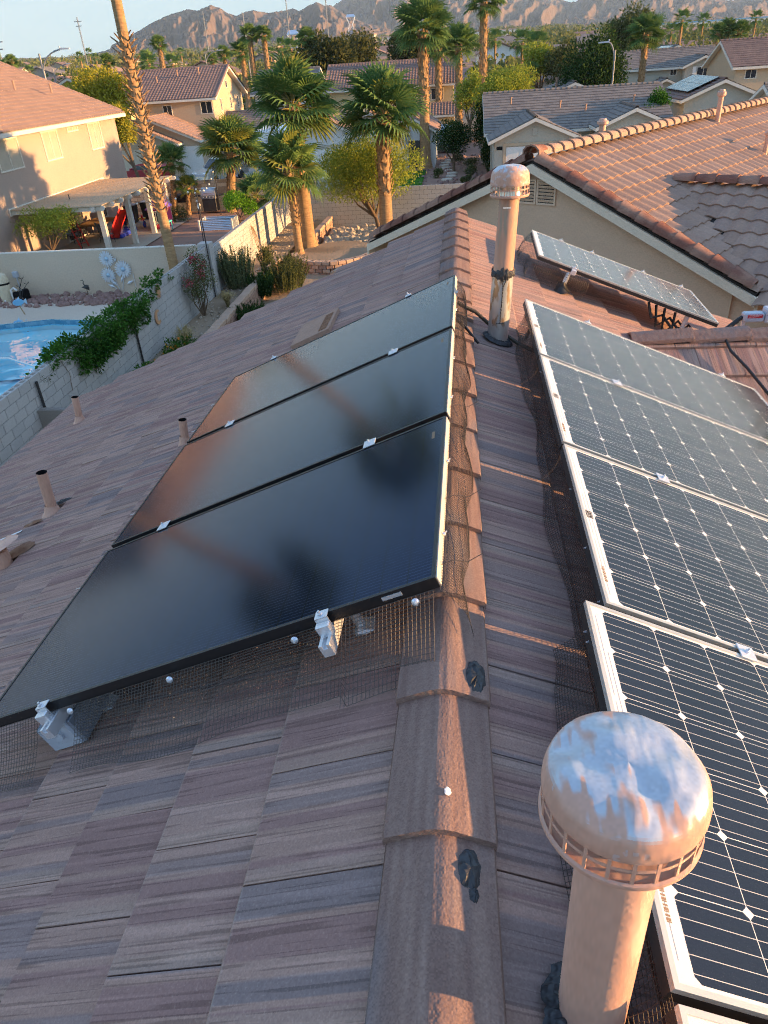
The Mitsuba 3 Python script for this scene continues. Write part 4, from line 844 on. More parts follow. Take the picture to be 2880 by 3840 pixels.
# ================================================================ the pool next door
deck_out = [(-36, 9.0), (-8.6, 9.0), (-8.6, 24.5), (-36, 24.5)]
pool = [(-30, 19.5), (-24, 21.0), (-15.2, 21.0), (-13.0, 21.6), (-11.2, 21.3), (-10.1, 19.6), (-9.9, 15.0), (-9.9, 11.0), (-30, 11.0)]
from shapely.geometry import Polygon
pg = Polygon(deck_out, [pool]); m_ = trimesh.creation.extrude_polygon(pg, 0.12, engine='earcut')
struct('pool_deck', (np.array(m_.vertices) + [0, 0, 0.13], np.array(m_.faces)), 'm_deck', 'pale deck round the swimming pool')
pv, pf = extrude(pool, 1.3); 
keep = np.abs(np.cross(pv[pf[:, 1]] - pv[pf[:, 0]], pv[pf[:, 2]] - pv[pf[:, 0]])[:, 2]) < 1e-6
low = pv[pf][:, :, 2].max(1) < 0.01
struct('pool_shell', (pv + [0, 0, -1.05], pf[keep | low]), 'm_pool_shell', 'pale blue shell of the swimming pool')
inner = Polygon(pool).buffer(-0.012)
band = Polygon(pool).difference(Polygon(pool).buffer(-0.010)); mb = trimesh.creation.extrude_polygon(band, 0.16, engine='earcut')
struct('pool_tiles', (np.array(mb.vertices) + [0, 0, 0.085], np.array(mb.faces)), 'm_pool_tile', 'band of dark blue tiles at the waterline')
ws, wf = extrude(list(inner.exterior.coords)[:-1], 0.01); up_ = np.cross(ws[wf[:, 1]] - ws[wf[:, 0]], ws[wf[:, 2]] - ws[wf[:, 0]])[:, 2] > 1e-9
struct('pool_water', (ws + [0, 0, 0.14], wf[up_]), 'm_water', 'clear water of the swimming pool')
for i in range(3):
    v, f_ = extrude([(-15.0, 20.95), (-13.0, 21.5), (-11.3, 21.2), (-10.25, 19.8), (-11.0, 19.9 - .45 * i), (-13.2, 20.5 - .45 * i), (-15.0, 20.1 - .45 * i)], 0.30)
    struct('pool_steps', (v + [0, 0, -0.95 + .30 * (2 - i)], f_), 'm_pool_shell', 'rounded steps inside the pool')
one('pool_rail', 'white hand rail standing in the pool', 'rail', tube([(-13.6, 17.3, -0.3), (-13.62, 17.32, 0.9)], 0.055, 10), 'm_white')
one('pool_hose', 'pale hose floating in an arc across the pool', 'hose', tube([(-16, 18.0, .16), (-14.2, 18.4, .16), (-12.6, 18.3, .16), (-11.3, 17.5, .16)], 0.022, 6), 'm_white')
tk = thing('filter_tank', 'cream pool filter tank with a black band at the left edge', 'tank')
put(tk, 'tank', lathe([(0, -.02), (.20, -.02), (.21, .10), (.21, .72), (.17, .86), (.06, .92), (0, .93)], 24, (-15.80, 24.0, .27)), 'm_tank', smooth=40)
put(tk, 'band', lathe([(.212, .53), (.218, .54), (.218, .58), (.212, .59)], 24, (-15.80, 24.0, .27)), 'm_black', smooth=30)
put(tk, 'valve', cat(tube([(-15.80, 24.0, 1.18), (-15.80, 24.0, 1.32)], .03, 8), box((-15.86, 23.97, 1.28), (-15.74, 24.03, 1.31))), 'm_black')
pp = thing('pool_pump', 'black pool pump with white pipes beside the filter tank', 'pump')
put(pp, 'motor', cat(tube([(-15.45, 23.9, .42), (-15.05, 24.0, .42)], .14, 14), cbox((-15.46, 23.75, .27), (-15.1, 24.1, .34), .02)), 'm_black', smooth=30)
put(pp, 'strainer', lathe([(0, 0), (.12, 0), (.12, .28), (.10, .34), (0, .35)], 16, (-15.0, 23.9, .30)), 'm_black', smooth=30)
put(pp, 'pipe', cat(tube([(-15.52, 23.9, .30), (-15.52, 23.9, .62), (-15.4, 23.9, .70), (-15.3, 23.9, .60)], .035, 8), tube([(-15.72, 23.7, .10), (-15.72, 23.7, .34)], .03, 8)), 'm_white', smooth=40)
ub = thing('utility_box', 'small grey box with conduit on the stuccoed wall', 'utility box'); put(ub, 'box', cbox((-15.60, 24.38, .92), (-15.42, 24.50, 1.12), .01), 'm_box_grey'); put(ub, 'pipe', tube([(-15.5, 24.44, .92), (-15.5, 24.44, .3)], .02, 6), 'm_box_grey')
def daisy(k, c, R, petals=20):
    c = np.asarray(c, float); out = []
    for i in range(petals):
        t = i / petals * 6.2832; e = np.array([math.cos(t), 0, math.sin(t)]); f = np.array([-math.sin(t), 0, math.cos(t)])
        q = [c + e * R * .28 - f * R * .035, c + e * R * .62 - f * R * .10, c + e * R * .98 - f * R * .05, c + e * R * .98 + f * R * .05, c + e * R * .62 + f * R * .10, c + e * R * .28 + f * R * .035]
        V = np.array(q + [p + [0, -.012, 0] for p in q]) + np.array([0, -.02 * (i % 2), 0]); F = [[6, 7, 8], [6, 8, 9], [6, 9, 10], [6, 10, 11], [0, 2, 1], [0, 3, 2], [0, 4, 3], [0, 5, 4]]
        for j in range(6): F += [[j, (j + 1) % 6, 6 + (j + 1) % 6], [j, 6 + (j + 1) % 6, 6 + j]]
        out.append((V, np.array(F)))
    put(k, 'petals', cat(out), 'm_art_white')
    put(k, 'eye', xf(lathe([(0, .03), (R * .2, .02), (R * .27, 0)], 16), np.array([[1, 0, 0], [0, 0, -1], [0, 1, 0]]), c + [0, -.02, 0]), 'm_art_blue', smooth=40)
fa = thing('wall_art', 'pale blue metal daisies hung on the stuccoed wall behind the pool', 'wall art')
for c, R in (((-12.05, 24.44, 1.42), .27), ((-11.55, 24.44, 1.06), .30), ((-12.13, 24.44, .88), .27)): daisy(fa, c, R)
st = [tube([(-12.05, 24.46, 1.2), (-11.95, 24.46, .8), (-11.85, 24.46, .36)], .012, 5), tube([(-11.6, 24.46, .8), (-11.75, 24.46, .36)], .012, 5), tube([(-12.1, 24.46, .62), (-11.95, 24.46, .36)], .012, 5), tube([(-11.25, 24.46, .9), (-11.25, 24.46, .36)], .010, 5)]
put(fa, 'stem', cat(st), 'm_art_white')
lv = []
for c, a, L in (((-11.75, .62), .9, .34), ((-11.9, .5), 2.3, .32), ((-11.55, .55), .4, .30), ((-12.0, .45), 2.7, .28), ((-11.8, 1.28), 1.2, .22), ((-11.7, .80), 2.2, .25)):
    e = np.array([math.cos(a), 0, math.sin(a)]); f = np.array([-math.sin(a), 0, math.cos(a)]); c = np.array([c[0], 24.45, c[1]])
    lv.append(hull([c, c + e * L * .4 + f * L * .18, c + e * L, c + e * L * .4 - f * L * .18, c + e * L * .5 + [0, -.03, 0]]))
put(fa, 'leaves', cat(lv), 'm_art_white')
he = thing('heron_statue', 'dark metal heron standing on the red rocks by the wall', 'statue')
hx = np.array([-12.95, 24.2, .28])
put(he, 'body', xf(hull(np.concatenate([np.random.default_rng(1).normal(size=(30, 3)) * [.045, .04, .05] + [0.02, 0, .30], [[.13, 0, .16]]])), np.eye(3), hx), 'm_art_dark', smooth=40)
put(he, 'neck', tube([hx + [0, 0, .33], hx + [-.05, 0, .40], hx + [-.02, 0, .47], hx + [-.05, 0, .52], hx + [-.13, 0, .49]], [.025, .016, .014, .016, .004], 7), 'm_art_dark', smooth=40)
put(he, 'legs', cat(tube([hx + [.01, .01, -.02], hx + [.02, .01, .27]], .006, 5), tube([hx + [.04, -.01, -.02], hx + [.04, -.01, .27]], .006, 5)), 'm_art_dark')
bp = thing('metal_flower', 'dark metal bird of paradise flowers on bent stems by the pool', 'garden ornament')
bz = np.array([-15.1, 23.6, .25])
for i, (dx, h) in enumerate(((.30, .80), (.12, .55), (.42, .62))):
    put(bp, 'stem', tube([bz, bz + [dx * .5, 0, h * .7], bz + [dx, 0, h]], .012, 5), 'm_art_dark')
    t = bz + np.array([dx, 0, h]); put(bp, 'petal', cat([hull([t, t + [sx, 0.02, sz], t + [sx * .5 + .02, -.02, sz * .5 + .03], t + [sx * .5, .02, sz * .5 - .02]]) for sx, sz in ((-.13, .05), (.10, .09), (-.03, .14))]), 'm_art_dark')
def fish(label, x, y, z0, z1, dx):
    k = thing('fish_ornament', label, 'garden ornament'); c = np.array([x, y, z1])
    put(k, 'pole', tube([(x + dx, y, z0), c], .016, 6), 'm_wood')
    b = hull(np.array([[math.cos(t) * .17, s * .03, math.sin(t) * .10] for t in np.linspace(0, 6.28, 16) for s in (-1, 1)]))
    put(k, 'body', xf(b, rotz(0.5), c + [0, 0, .10]), 'm_fish_blue', smooth=30)
    put(k, 'fin', xf(cat(hull([(.12, 0, 0), (.26, .012, .10), (.26, -.012, -.10)]), hull([(-.05, 0, .08), (.06, .012, .18), (.08, -.012, .07)]), hull([(0, 0, -.08), (.07, .012, -.17), (.08, -.012, -.06)])), rotz(0.5), c + [0, 0, .10]), 'm_art_blue')
fish('blue metal fish on a pole at the pool, the farther one', -14.3, 22.2, .2, .55, .12); fish('blue metal fish on a pole at the pool, the nearer one', -14.0, 21.4, -.1, .10, .28)
k = thing('sun_plaque', 'tan sun face plaque on the grey block wall', 'wall plaque')
sc = np.array([-8.41, 19.6, 1.52]); Mx = np.array([[0, 0, 1], [1, 0, 0], [0, 1, 0.0]])
put(k, 'face', xf(lathe([(0, .04), (.10, .025), (.13, 0)], 18), Mx, sc), 'm_terracotta', smooth=40)
put(k, 'rays', cat([xf(hull([(.11 * math.cos(t - .12), .11 * math.sin(t - .12), 0), (.11 * math.cos(t + .12), .11 * math.sin(t + .12), 0), (.24 * math.cos(t), .24 * math.sin(t), .005), (.14 * math.cos(t), .14 * math.sin(t), .025)]), Mx, sc) for t in np.arange(0, 6.28, 6.2832 / 16)]), 'm_terracotta')
k = thing('moon_plaque', 'terracotta crescent moon plaque low on the grey block wall', 'wall plaque')
mv = [(0.20 * math.cos(t), 0.20 * math.sin(t)) for t in np.linspace(.9, 5.4, 18)] + [(.06 + .13 * math.cos(t), .13 * math.sin(t)) for t in np.linspace(5.2, 1.1, 14)]
put(k, 'crescent', prism(mv, (-8.42, 19.2, .92), (0, 1, 0), (0, 0, 1), (1, 0, 0), 0.03), 'm_terracotta')
# ================================================================ plants
def leaves(centres, radii, n, size, seed, up=0.3, aspect=0.45, shell=0.55, cut=None):
    """n small leaves scattered through clumps (centre, radius xyz): one mesh."""
    r = np.random.default_rng(seed); centres = np.asarray(centres, float); radii = np.broadcast_to(np.asarray(radii, float), (len(centres), 3))
    w = radii.prod(1) ** (2 / 3); i = r.choice(len(centres), n, p=w / w.sum())
    d = r.normal(size=(n, 3)); d /= np.linalg.norm(d, axis=1, keepdims=True)
    q = shell + (1 - shell) * r.random(n) ** .6; q = np.where(r.random(n) < .25, r.random(n), q) * (1 + .10 * r.normal(size=n))
    c = centres[i] + d * radii[i] * q[:, None]
    e = d + r.normal(size=(n, 3)) * .8 + [0, 0, up]; e /= np.linalg.norm(e, axis=1, keepdims=True)
    f = np.cross(e, r.normal(size=(n, 3))); f /= np.linalg.norm(f, axis=1, keepdims=True)
    s = size * (0.6 + 0.8 * r.random(n))[:, None]
    V = np.stack([c, c + e * s * .5 + f * s * aspect * .5, c + e * s, c + e * s * .5 - f * s * aspect * .5], 1).reshape(-1, 3)
    k = np.arange(n) * 4
    return V, np.vstack([np.stack([k, k + 1, k + 2], 1), np.stack([k, k + 2, k + 3], 1)])
def clumps(c, R, n, seed, sub=0.42, squash=1.0):
    r = np.random.default_rng(seed); d = r.normal(size=(n, 3)); d /= np.linalg.norm(d, axis=1, keepdims=True); d[:, 2] = np.where(d[:, 2] < -.35, -d[:, 2], d[:, 2])
    R = np.asarray(R, float); q = 0.35 + 0.55 * r.random((n, 1)) ** .7
    return np.asarray(c) + d * R * q, R * sub * (0.7 + .6 * r.random((n, 1)))
def branches(base, tips, r0, seed, n=6):
    r = np.random.default_rng(seed); base = np.asarray(base, float); out = []
    for t in tips:
        m = base + (np.asarray(t) - base) * .45 + r.normal(size=3) * .06 * np.linalg.norm(np.asarray(t) - base); out.append(tube([base, m, t], [r0, r0 * .6, r0 * .2], n))
    return cat(out)
def tree(name, label, cat_, base, c, R, mat, n, size, seed, nc=14, r0=.09, group=None, sub=.42, stems=5, aspect=.45):
    k = thing(name, label, cat_, group); cc, rr_ = clumps(c, R, nc, seed, sub)
    put(k, 'crown', leaves(cc, rr_, n, size, seed + 1, aspect=aspect), mat)
    base = np.asarray(base, float); fork = base + (np.asarray(c) - base) * .35
    put(k, 'trunk', cat(tube([base - [0, 0, .2], base + (fork - base) * .5, fork], [r0 * 1.2, r0, r0 * .85], 8), branches(fork, cc[:stems], r0 * .7, seed)), 'm_bark', smooth=50)
    return k
# fan palms: four frond shapes, every frond a part
def frond_mesh(seed, droop, segs=22, Lp=0.55, R=0.62):
    """A fan frond in local axes: stalk along +x, blade spread in xy, z up; unit length about 1.2."""
    r = np.random.default_rng(seed); V, F = [], []
    def add(q): 
        k = len(V); V.extend(q); F.extend([[k, k + 1, k + 2], [k, k + 2, k + 3]])
    bend = lambda x, z=0.0: np.array([x, 0, z - droop * x * x * .45])
    hub = bend(Lp)
    for j in range(segs):
        t = (j / (segs - 1) - .5) * math.radians(250); L = R * (0.62 + .38 * math.cos(t * .5)) * (0.92 + .16 * r.random())
        e = np.array([math.cos(t), math.sin(t), 0.0]); f = np.array([-math.sin(t), math.cos(t), 0]); w = R * .058
        cup = 0.10 * abs(math.sin(t)); pts = []
        for q, ww in ((0.02, .25), (.45, 1.0), (.75, .8), (1.0, .08)):
            p = hub + e * L * q + np.array([0, 0, cup * q * L - droop * ((Lp + L * q * max(e[0], .1)) ** 2 - Lp ** 2) * .45 - (max(q - .62, 0) ** 2) * L * (1.1 + .9 * r.random())])
            pts.append((p - f * w * ww + [0, 0, .012 * R * ww], p + [0, 0, -.018 * R * ww], p + f * w * ww + [0, 0, .012 * R * ww]))
        for a, b in zip(pts[:-1], pts[1:]): add([a[0], a[1], b[1], b[0]]); add([a[1], a[2], b[2], b[1]])
    S_ = tube([bend(0), bend(Lp * .5), bend(Lp)], [.018, .013, .009], 5)
    return (np.array(V), np.array(F)), S_
FROND = []
for sd, dr_ in ((1, .08), (2, .22), (3, .42), (4, .75)):
    b, s = frond_mesh(sd, dr_); FROND.append((mikit.ply(b, 'm_frond'), mikit.ply(s, 'm_petiole', smooth=60), mikit.ply(b, 'm_frond_yellow'), b, s))
def fan_palm(label, base, top, R, r0, nf, seed, boots=(0.3, 1.0), split=True, yellow=.12, group=None, boot_r=1.35, name='palm_tree', lean=None):
    """Trunk from base to top, boots of cut leaf stalks between shares of its height, crown of radius R at top."""
    base, top = np.asarray(base, float), np.asarray(top, float); k = thing(name, label, 'palm tree', group); r = np.random.default_rng(seed)
    H = top - base; N = 14; ts = np.linspace(0, 1, N); mid = np.zeros(3) if lean is None else np.asarray(lean, float)
    axis = lambda t: base + H * t + mid * math.sin(t * math.pi)
    rad = lambda t: r0 * (1.0 + .55 * max(0, 1 - t * 9) ** 2 - .12 * t)
    put(k, 'trunk', tube([axis(t) - ([0, 0, .15] if t == 0 else [0, 0, 0]) for t in ts], [rad(t) * (.97 if boots[0] < t < boots[1] else 1) for t in ts], 18), 'm_trunk', smooth=60)
    out = []; L = np.linalg.norm(H); n = int((boots[1] - boots[0]) * L / (r0 * .13)); n = min(n, 420)
    for i in range(n):
        t = boots[0] + (boots[1] - boots[0]) * (i + r.random()) / max(n, 1); a = i * 2.39996 + r.normal() * .12
        e = np.array([math.cos(a), math.sin(a), 0]); f = np.array([-math.sin(a), math.cos(a), 0]); c = axis(t) + e * rad(t) * .9
        h = r0 * (.55 + .5 * r.random()); w = r0 * (.17 + .09 * r.random()); o = r0 * (boot_r - 1) * (.6 + .9 * r.random())
        tip = c + e * o + [0, 0, h]; out.append((np.array([c - f * w - [0, 0, h * .2], c + f * w - [0, 0, h * .2], tip + f * w * .55, tip - f * w * .55, c + e * o * .55 + [0, 0, h * .15], tip + e * r0 * .06 - [0, 0, h * .14]]), np.array([[0, 1, 4], [0, 4, 3], [1, 2, 4], [2, 5, 4], [3, 4, 5], [2, 3, 5], [0, 3, 2], [0, 2, 1]])))
    if out: put(k, 'leaf_stubs', cat(out), 'm_boot', kind='stuff')
    acc = []
    for i in range(nf):
        q = (i + .5) / nf; el = math.radians(86 - 104 * q + r.normal() * 6); az = i * 2.39996 + r.normal() * .15
        v = min(3, int(q * 3.3 + r.random() * .4)); s = R / 1.12 * (0.88 + .22 * r.random()) * (0.82 + .18 * math.sin(q * 3.1))
        x = np.array([math.cos(el) * math.cos(az), math.cos(el) * math.sin(az), math.sin(el)]); y = np.array([-math.sin(az), math.cos(az), 0]); z = np.cross(x, y); tw = r.normal() * .35
        y, z = y * math.cos(tw) + z * math.sin(tw), z * math.cos(tw) - y * math.sin(tw)
        M = np.eye(4); M[:3, :3] = np.stack([x, y, z], 1) * s; M[:3, 3] = top + [0, 0, -.10 * R + .16 * R * (1 - q)]
        if split:
            kk = put(k, 'frond', {**FROND[v][2 if r.random() < yellow or q > .92 else 0], 'to_world': T(M.tolist())}, None)
            put(kk, 'stalk', {**FROND[v][1], 'to_world': T(M.tolist())}, None)
        else: acc.append(xf(FROND[v][3], M[:3, :3], M[:3, 3]))
    if acc: put(k, 'crown', cat(acc), 'm_frond')
    return k
fan_palm('small fan palm with ragged stubs and a narrow smooth foot, left of the thick palm', (-6.75, 31.0, -0.10), (-6.82, 31.0, 3.16), 1.62, .165, 30, 21, (.32, 1.0), yellow=.2, boot_r=1.5)
fan_palm('thick fan palm with a broad smooth lower trunk rising from the curved planter', (-6.62, 32.45, -0.12), (-6.66, 32.45, 5.28), 1.95, .31, 40, 22, (.52, 1.0), boot_r=1.42, yellow=.06)
fan_palm('fan palm with a stubbly bulging trunk at the corner of the neighbour roof', (-3.32, 34.0, -0.62), (-3.28, 34.0, 4.72), 2.05, .30, 40, 23, (.40, 1.0), boot_r=1.42, yellow=.08)
fan_palm('fan palm with yellowing lower leaves beside the barbecue grill', (-13.75, 45.2, -0.55), (-13.15, 45.2, 2.75), 2.10, .27, 44, 24, (.05, 1.0), boot_r=1.12, yellow=.30)
fan_palm('dark shaggy fan palm behind the pergola, by the cream garage doors', (-17.15, 45.0, -0.55), (-16.75, 45.0, 2.35), 1.15, .17, 26, 25, (.05, 1.0), yellow=.05)
fan_palm('knee high fan palm between the dark shaggy palm and the grill', (-16.3, 45.0, -0.55), (-16.05, 45.0, 0.92), .85, .15, 18, 26, (.05, 1.0), yellow=.3)
fan_palm('trunkless fan palm clump behind the sunlit block wall', (-11.35, 42.2, -0.55), (-11.3, 42.2, 0.65), 1.40, .16, 26, 27, (.1, 1.0), yellow=.1)
PR_ = {}
fan_palm('tall leaning palm whose crown is cut off by the top edge, shaggy stubs halfway', (-9.55, 24.05, 0.0), (-9.72, 24.3, 11.2), 2.2, .165, 24, 28, (.255, .685), split=False, boot_r=2.1, lean=(-.06, 0, 0))
fan_palm('tall palm standing left of the picture, seen only mirrored in the nearest black panel', (-16.9, 19.6, 0.2), (-15.5, 20.9, 11.3), 2.3, .20, 26, 29, (.3, .95), split=False, boot_r=1.4)
for x, y, zt, zb, R, rr0, lab in [(a[0], a[1], a[2], a[3], PR_.get(a[2], a[4]) * 1.12, a[5], a[6]) for a in ((-34.2, 95, 9.63, 1.5, 1.0, .3, 'far palm before the left shoulder of the mountain'), (-27.3, 110, 10.4, 1.8, 1.4, .35, 'far palm left of the thick palm crown, taller of a pair'), (-25.4, 110, 10.3, 1.8, 1.25, .35, 'far palm right of the taller one of the pair'), (-18.05, 100, 9.4, 1.5, 1.2, .36, 'far palm rising behind the thick palm crown, before the pine'), (-36.7, 130, 8.9, 2, 1.3, .35, 'far palm above the ridge of the brown roofed house'), (-31.2, 120, 8.9, 2, 1.65, .4, 'broad far palm above the right end of the brown roof'), (-44.6, 150, 8.6, 2.4, 1.2, .35, 'small far palm above the middle of the brown roof'), (-47.1, 110, 8.6, 1.6, 1.1, .36, 'far palm between the yellow tree and the leaning palm'), (-77.1, 140, 10.2, 3, 1.2, .4, 'far palm at the left edge under the sky'), (-82.5, 150, 9.2, 3, 1.3, .4, 'far palm at the very left edge of the picture'), (2.32, 88, 10.9, .8, 2.0, .42, 'very tall palm cut by the top edge'), (-.15, 80, 7.4, .3, 1.9, .34, 'loose crowned palm behind the big far palm'), (-2.2, 84, 7.2, .3, 1.6, .34, 'paler palm crown left of the loose crowned palm'), (15.7, 75, 7.2, .2, 1.6, .28, 'slim palm before the grey two storey house'), (37.5, 130, 7.2, 1.9, 1.4, .4, 'left palm of the far trio at the right'), (39.0, 131, 7.6, 1.9, 1.5, .4, 'middle palm of the far trio at the right'), (40.5, 130, 7.2, 1.9, 1.5, .4, 'right palm of the far trio at the right'), (7.3, 90, 4.6, .6, 1.1, .3, 'low palm beside the bright round tree'))]:
    fan_palm(lab, (x, y, zb), (x, y, zt), R, rr0, 30, int(abs(x) * 10), (.1, 1.0), split=False, boot_r=1.3)
fan_palm('big far palm with a clean trunk standing by the white house entry', (-2.72, 62.0, -.75), (-2.72, 62.0, 8.25), 2.35, .40, 40, 61, (.42, 1.0), split=False, boot_r=1.3)
# shrubs and trees of the yards
tree('shrub_tree', 'large round yellow green shrub tree in the back yard', 'tree', (-3.75, 35.6, -.4), (-4.35, 35.9, 1.95), (2.55, 1.9, 1.85), 'm_leaf_bright', 26000, .105, 31, 30, .10, sub=.38, stems=9)
bv = thing('vine', 'dark green vine spilling over the top of the long block wall', 'vine')
r_ = np.random.default_rng(8); yv = np.linspace(13.1, 20.6, 30); cv = np.stack([-8.50 + .06 * r_.normal(size=30), yv, 1.66 + .10 * r_.normal(size=30) - .14 * (np.abs(yv - 16.2) < 2)], 1)
rv = np.stack([.24 + .12 * r_.random(30), .32 + .1 * r_.random(30), .20 + .20 * np.exp(-((yv - 16.0) / 1.9) ** 2)], 1) * np.clip(1.25 - np.abs(yv - 16.2) / 4.6, .32, 1)[:, None]
hang = np.array([[-8.36, y, 1.42 - .2 * q] for y in (14.6, 15.2, 15.7, 16.1, 16.6, 17.4, 18.2) for q in (0, 1)])
put(bv, 'foliage', leaves(np.vstack([cv, hang]), np.vstack([rv, np.full((14, 3), .17)]), 15000, .085, 9, up=-.2), 'm_leaf_vine')
put(bv, 'stem', cat([tube([(-8.4, y, 1.7), (-8.38, y + .2, 1.3), (-8.37, y + .1, .95)], .008, 4) for y in (13.8, 15.2, 17.6)]), 'm_bark')
def upright(label, c, R, H, n, mat, seed, thick=.008, lean=.35, name='shrub', cat_='shrub', leaf_n=0, leaf_mat=None):
    """Many upright stems with short needles along them."""
    k = thing(name, label, cat_); r = np.random.default_rng(seed); S_, L_ = [], []
    for _ in range(n):
        a, q = r.random() * 6.28, R * math.sqrt(r.random()); b = np.array([c[0] + .55 * q * math.cos(a), c[1] + .55 * q * math.sin(a), c[2]]); h = H * (.6 + .45 * r.random())
        t = b + [lean * q * math.cos(a) + .08 * r.normal(), lean * q * math.sin(a) + .08 * r.normal(), h]; S_.append(tube([b, (b + t) / 2 + r.normal(size=3) * .02, t], [thick, thick * .8, thick * .3], 4, caps=False))
        m = 80; u = (0.12 + .85 * r.random(m))[:, None]; p = b + (t - b) * u; d = r.normal(size=(m, 3)) * .6 + [0, 0, .9]; d /= np.linalg.norm(d, axis=1, keepdims=True); w = np.cross(d, r.normal(size=(m, 3))); w /= np.linalg.norm(w, axis=1, keepdims=True); L = .09
        V = np.stack([p - w * .010, p + w * .010, p + d * L], 1).reshape(-1, 3); L_.append((V, np.arange(m * 3).reshape(-1, 3)))
    put(k, 'stems', cat(S_), mat, kind='stuff'); put(k, 'foliage', cat(L_), mat)
    return k
upright('tall upright grey green shrub against the sunlit block wall', (-7.85, 25.4, 0.08), .75, 1.35, 150, 'm_leaf_grey', 41)
upright('upright green shrub in front of the curved planter, right of the tall grey one', (-6.35, 26.3, -.32), .95, 1.20, 190, 'm_leaf_olive', 42)
upright('small dark feathery shrub between the two upright shrubs', (-7.0, 25.2, -.25), .55, .85, 110, 'm_leaf_dark', 43)
upright('low dark green shrub just over the roof edge', (-6.55, 22.0, -.35), .60, .75, 120, 'm_leaf_dark', 44)
upright('thin weedy plant at the end of the low retaining wall', (-7.5, 28.2, .05), .35, .85, 28, 'm_leaf_olive', 45)
def tuft(label, c, R, H, n, mat, seed):
    k = thing('grass_tuft', label, 'ornamental grass'); r = np.random.default_rng(seed); out = []
    for _ in range(n):
        a = r.random() * 6.28; e = np.array([math.cos(a), math.sin(a), 0]); q = R * (.3 + .8 * r.random()); h = H * (.6 + .5 * r.random()); b = np.asarray(c) + e * .05 * r.random(); f = np.array([-e[1], e[0], 0]) * .006
        P = [b, b + e * q * .35 + [0, 0, h * .7], b + e * q * .75 + [0, 0, h], b + e * q * 1.1 + [0, 0, h * .85]]
        for p, p2 in zip(P[:-1], P[1:]): out.append((np.array([p - f, p + f, p2 + f * .7, p2 - f * .7]), np.array([[0, 1, 2], [0, 2, 3]])))
    put(k, 'blades', cat(out), mat); return k
tuft('straw coloured grass tuft between the flowering shrubs on the terrace', (-7.6, 23.0, .08), .30, .45, 160, 'm_leaf_straw', 51)
tuft('straw coloured grass tuft above the orange flowered bush', (-7.75, 19.2, .08), .34, .50, 190, 'm_leaf_straw', 52)
tuft('thin green grass blades at the roof edge beside the steel post', (-7.7, 13.6, -.2), .6, .9, 26, 'm_leaf_grey', 53)
cm = thing('flowering_shrub', 'leggy flowering shrub with pink red blossoms against the wall corner', 'shrub'); cb_ = np.array([-8.1, 22.0, .05]); tips = [cb_ + np.array([dx, dy, h]) for dx, dy, h in ((-.1, -.5, 1.2), (.1, .3, 1.55), (.0, .0, 1.8), (.2, -.2, 1.4), (-.1, .6, 1.1), (.25, .35, 1.05), (0, -.3, .9))]
put(cm, 'branches', branches(cb_, tips, .028, 5), 'm_bark'); put(cm, 'foliage', leaves(tips + [cb_ + [0, .1, .75]], [.26, .34, .34], 3600, .055, 6, shell=.2), 'm_leaf_olive'); put(cm, 'flowers', leaves(tips[:5], [.14, .2, .16], 420, .05, 7, shell=.1, aspect=.9), 'm_flower_pink')
la = thing('flowering_shrub', 'low dark bush dotted with orange flowers under the long wall', 'shrub'); lc = [(-7.8 + .3 * q, 15.6 + .42 * i, .12 + .16 * math.sin(i)) for i in range(8) for q in (0, 1)]
put(la, 'foliage', leaves(lc, [.34, .36, .32], 7000, .075, 11), 'm_leaf_vine'); put(la, 'flowers', leaves([(c[0], c[1], c[2] + .08) for c in lc[::3]], [.3, .3, .26], 110, .07, 12, aspect=1.0, shell=.9), 'm_flower_orange')
tree('bush', 'lush light green bush behind the wall by the metal raised bed', 'bush', (-12.1, 41.2, -.55), (-12.0, 41.3, .35), (.85, .8, .75), 'm_leaf_lime', 5200, .10, 61, 12, .03)
tree('bush', 'low dark bush beside the smoker grill', 'bush', (-16.1, 42.6, -.55), (-16.1, 42.7, -.25), (.75, .6, .42), 'm_leaf_olive', 2600, .07, 62, 9, .02)
tree('small_tree', 'small multi stemmed tree before the pale house wall', 'tree', (-18.6, 32.6, -.5), (-18.5, 32.6, 1.15), (1.25, 1.2, .95), 'm_leaf_bright', 5200, .10, 63, 16, .05, stems=8)
tree('street_tree', 'yellow green tree rising behind the left house roof', 'tree', (-33, 66, -.9), (-29.3, 65, 4.7), (2.9, 2.6, 2.5), 'm_leaf_yellow', 12000, .24, 64, 26, .2)
tree('street_tree', 'yellow green tree at the far corner of the left house', 'tree', (-26, 62, -.9), (-26.3, 61, 3.1), (1.2, 1.2, 1.5), 'm_leaf_yellow', 5000, .22, 65, 14, .14)
tree('pine_tree', 'rounded dark pine behind the thick palm', 'tree', (-16.2, 100, .6), (-16.2, 100, 5.6), (3.9, 3.2, 3.5), 'm_leaf_pine', 12000, .42, 66, 26, .3)
tree('pine_tree', 'brownish pine between the two big palm crowns', 'tree', (-17.8, 140, 1.8), (-17.8, 140, 6.2), (4.6, 4, 4.2), 'm_leaf_pine', 9000, .5, 67, 22, .3)
tree('pine_tree', 'brownish pine beside the big far palm', 'tree', (-7.0, 120, 1.2), (-7.0, 120, 5.6), (4.2, 3.6, 3.4), 'm_leaf_pine', 7000, .5, 68, 20, .3)
tree('dark_tree', 'big dark green tree behind the far light pole', 'tree', (10.9, 71, -.9), (10.9, 71, 3.6), (2.7, 2.5, 3.5), 'm_leaf_dark', 16000, .24, 69, 34, .25)
tree('street_tree', 'mid green tree left of the big dark tree', 'tree', (8.6, 92, .4), (8.6, 92, 4.9), (1.9, 1.8, 2.1), 'm_leaf_bright', 6000, .26, 70, 16, .2)
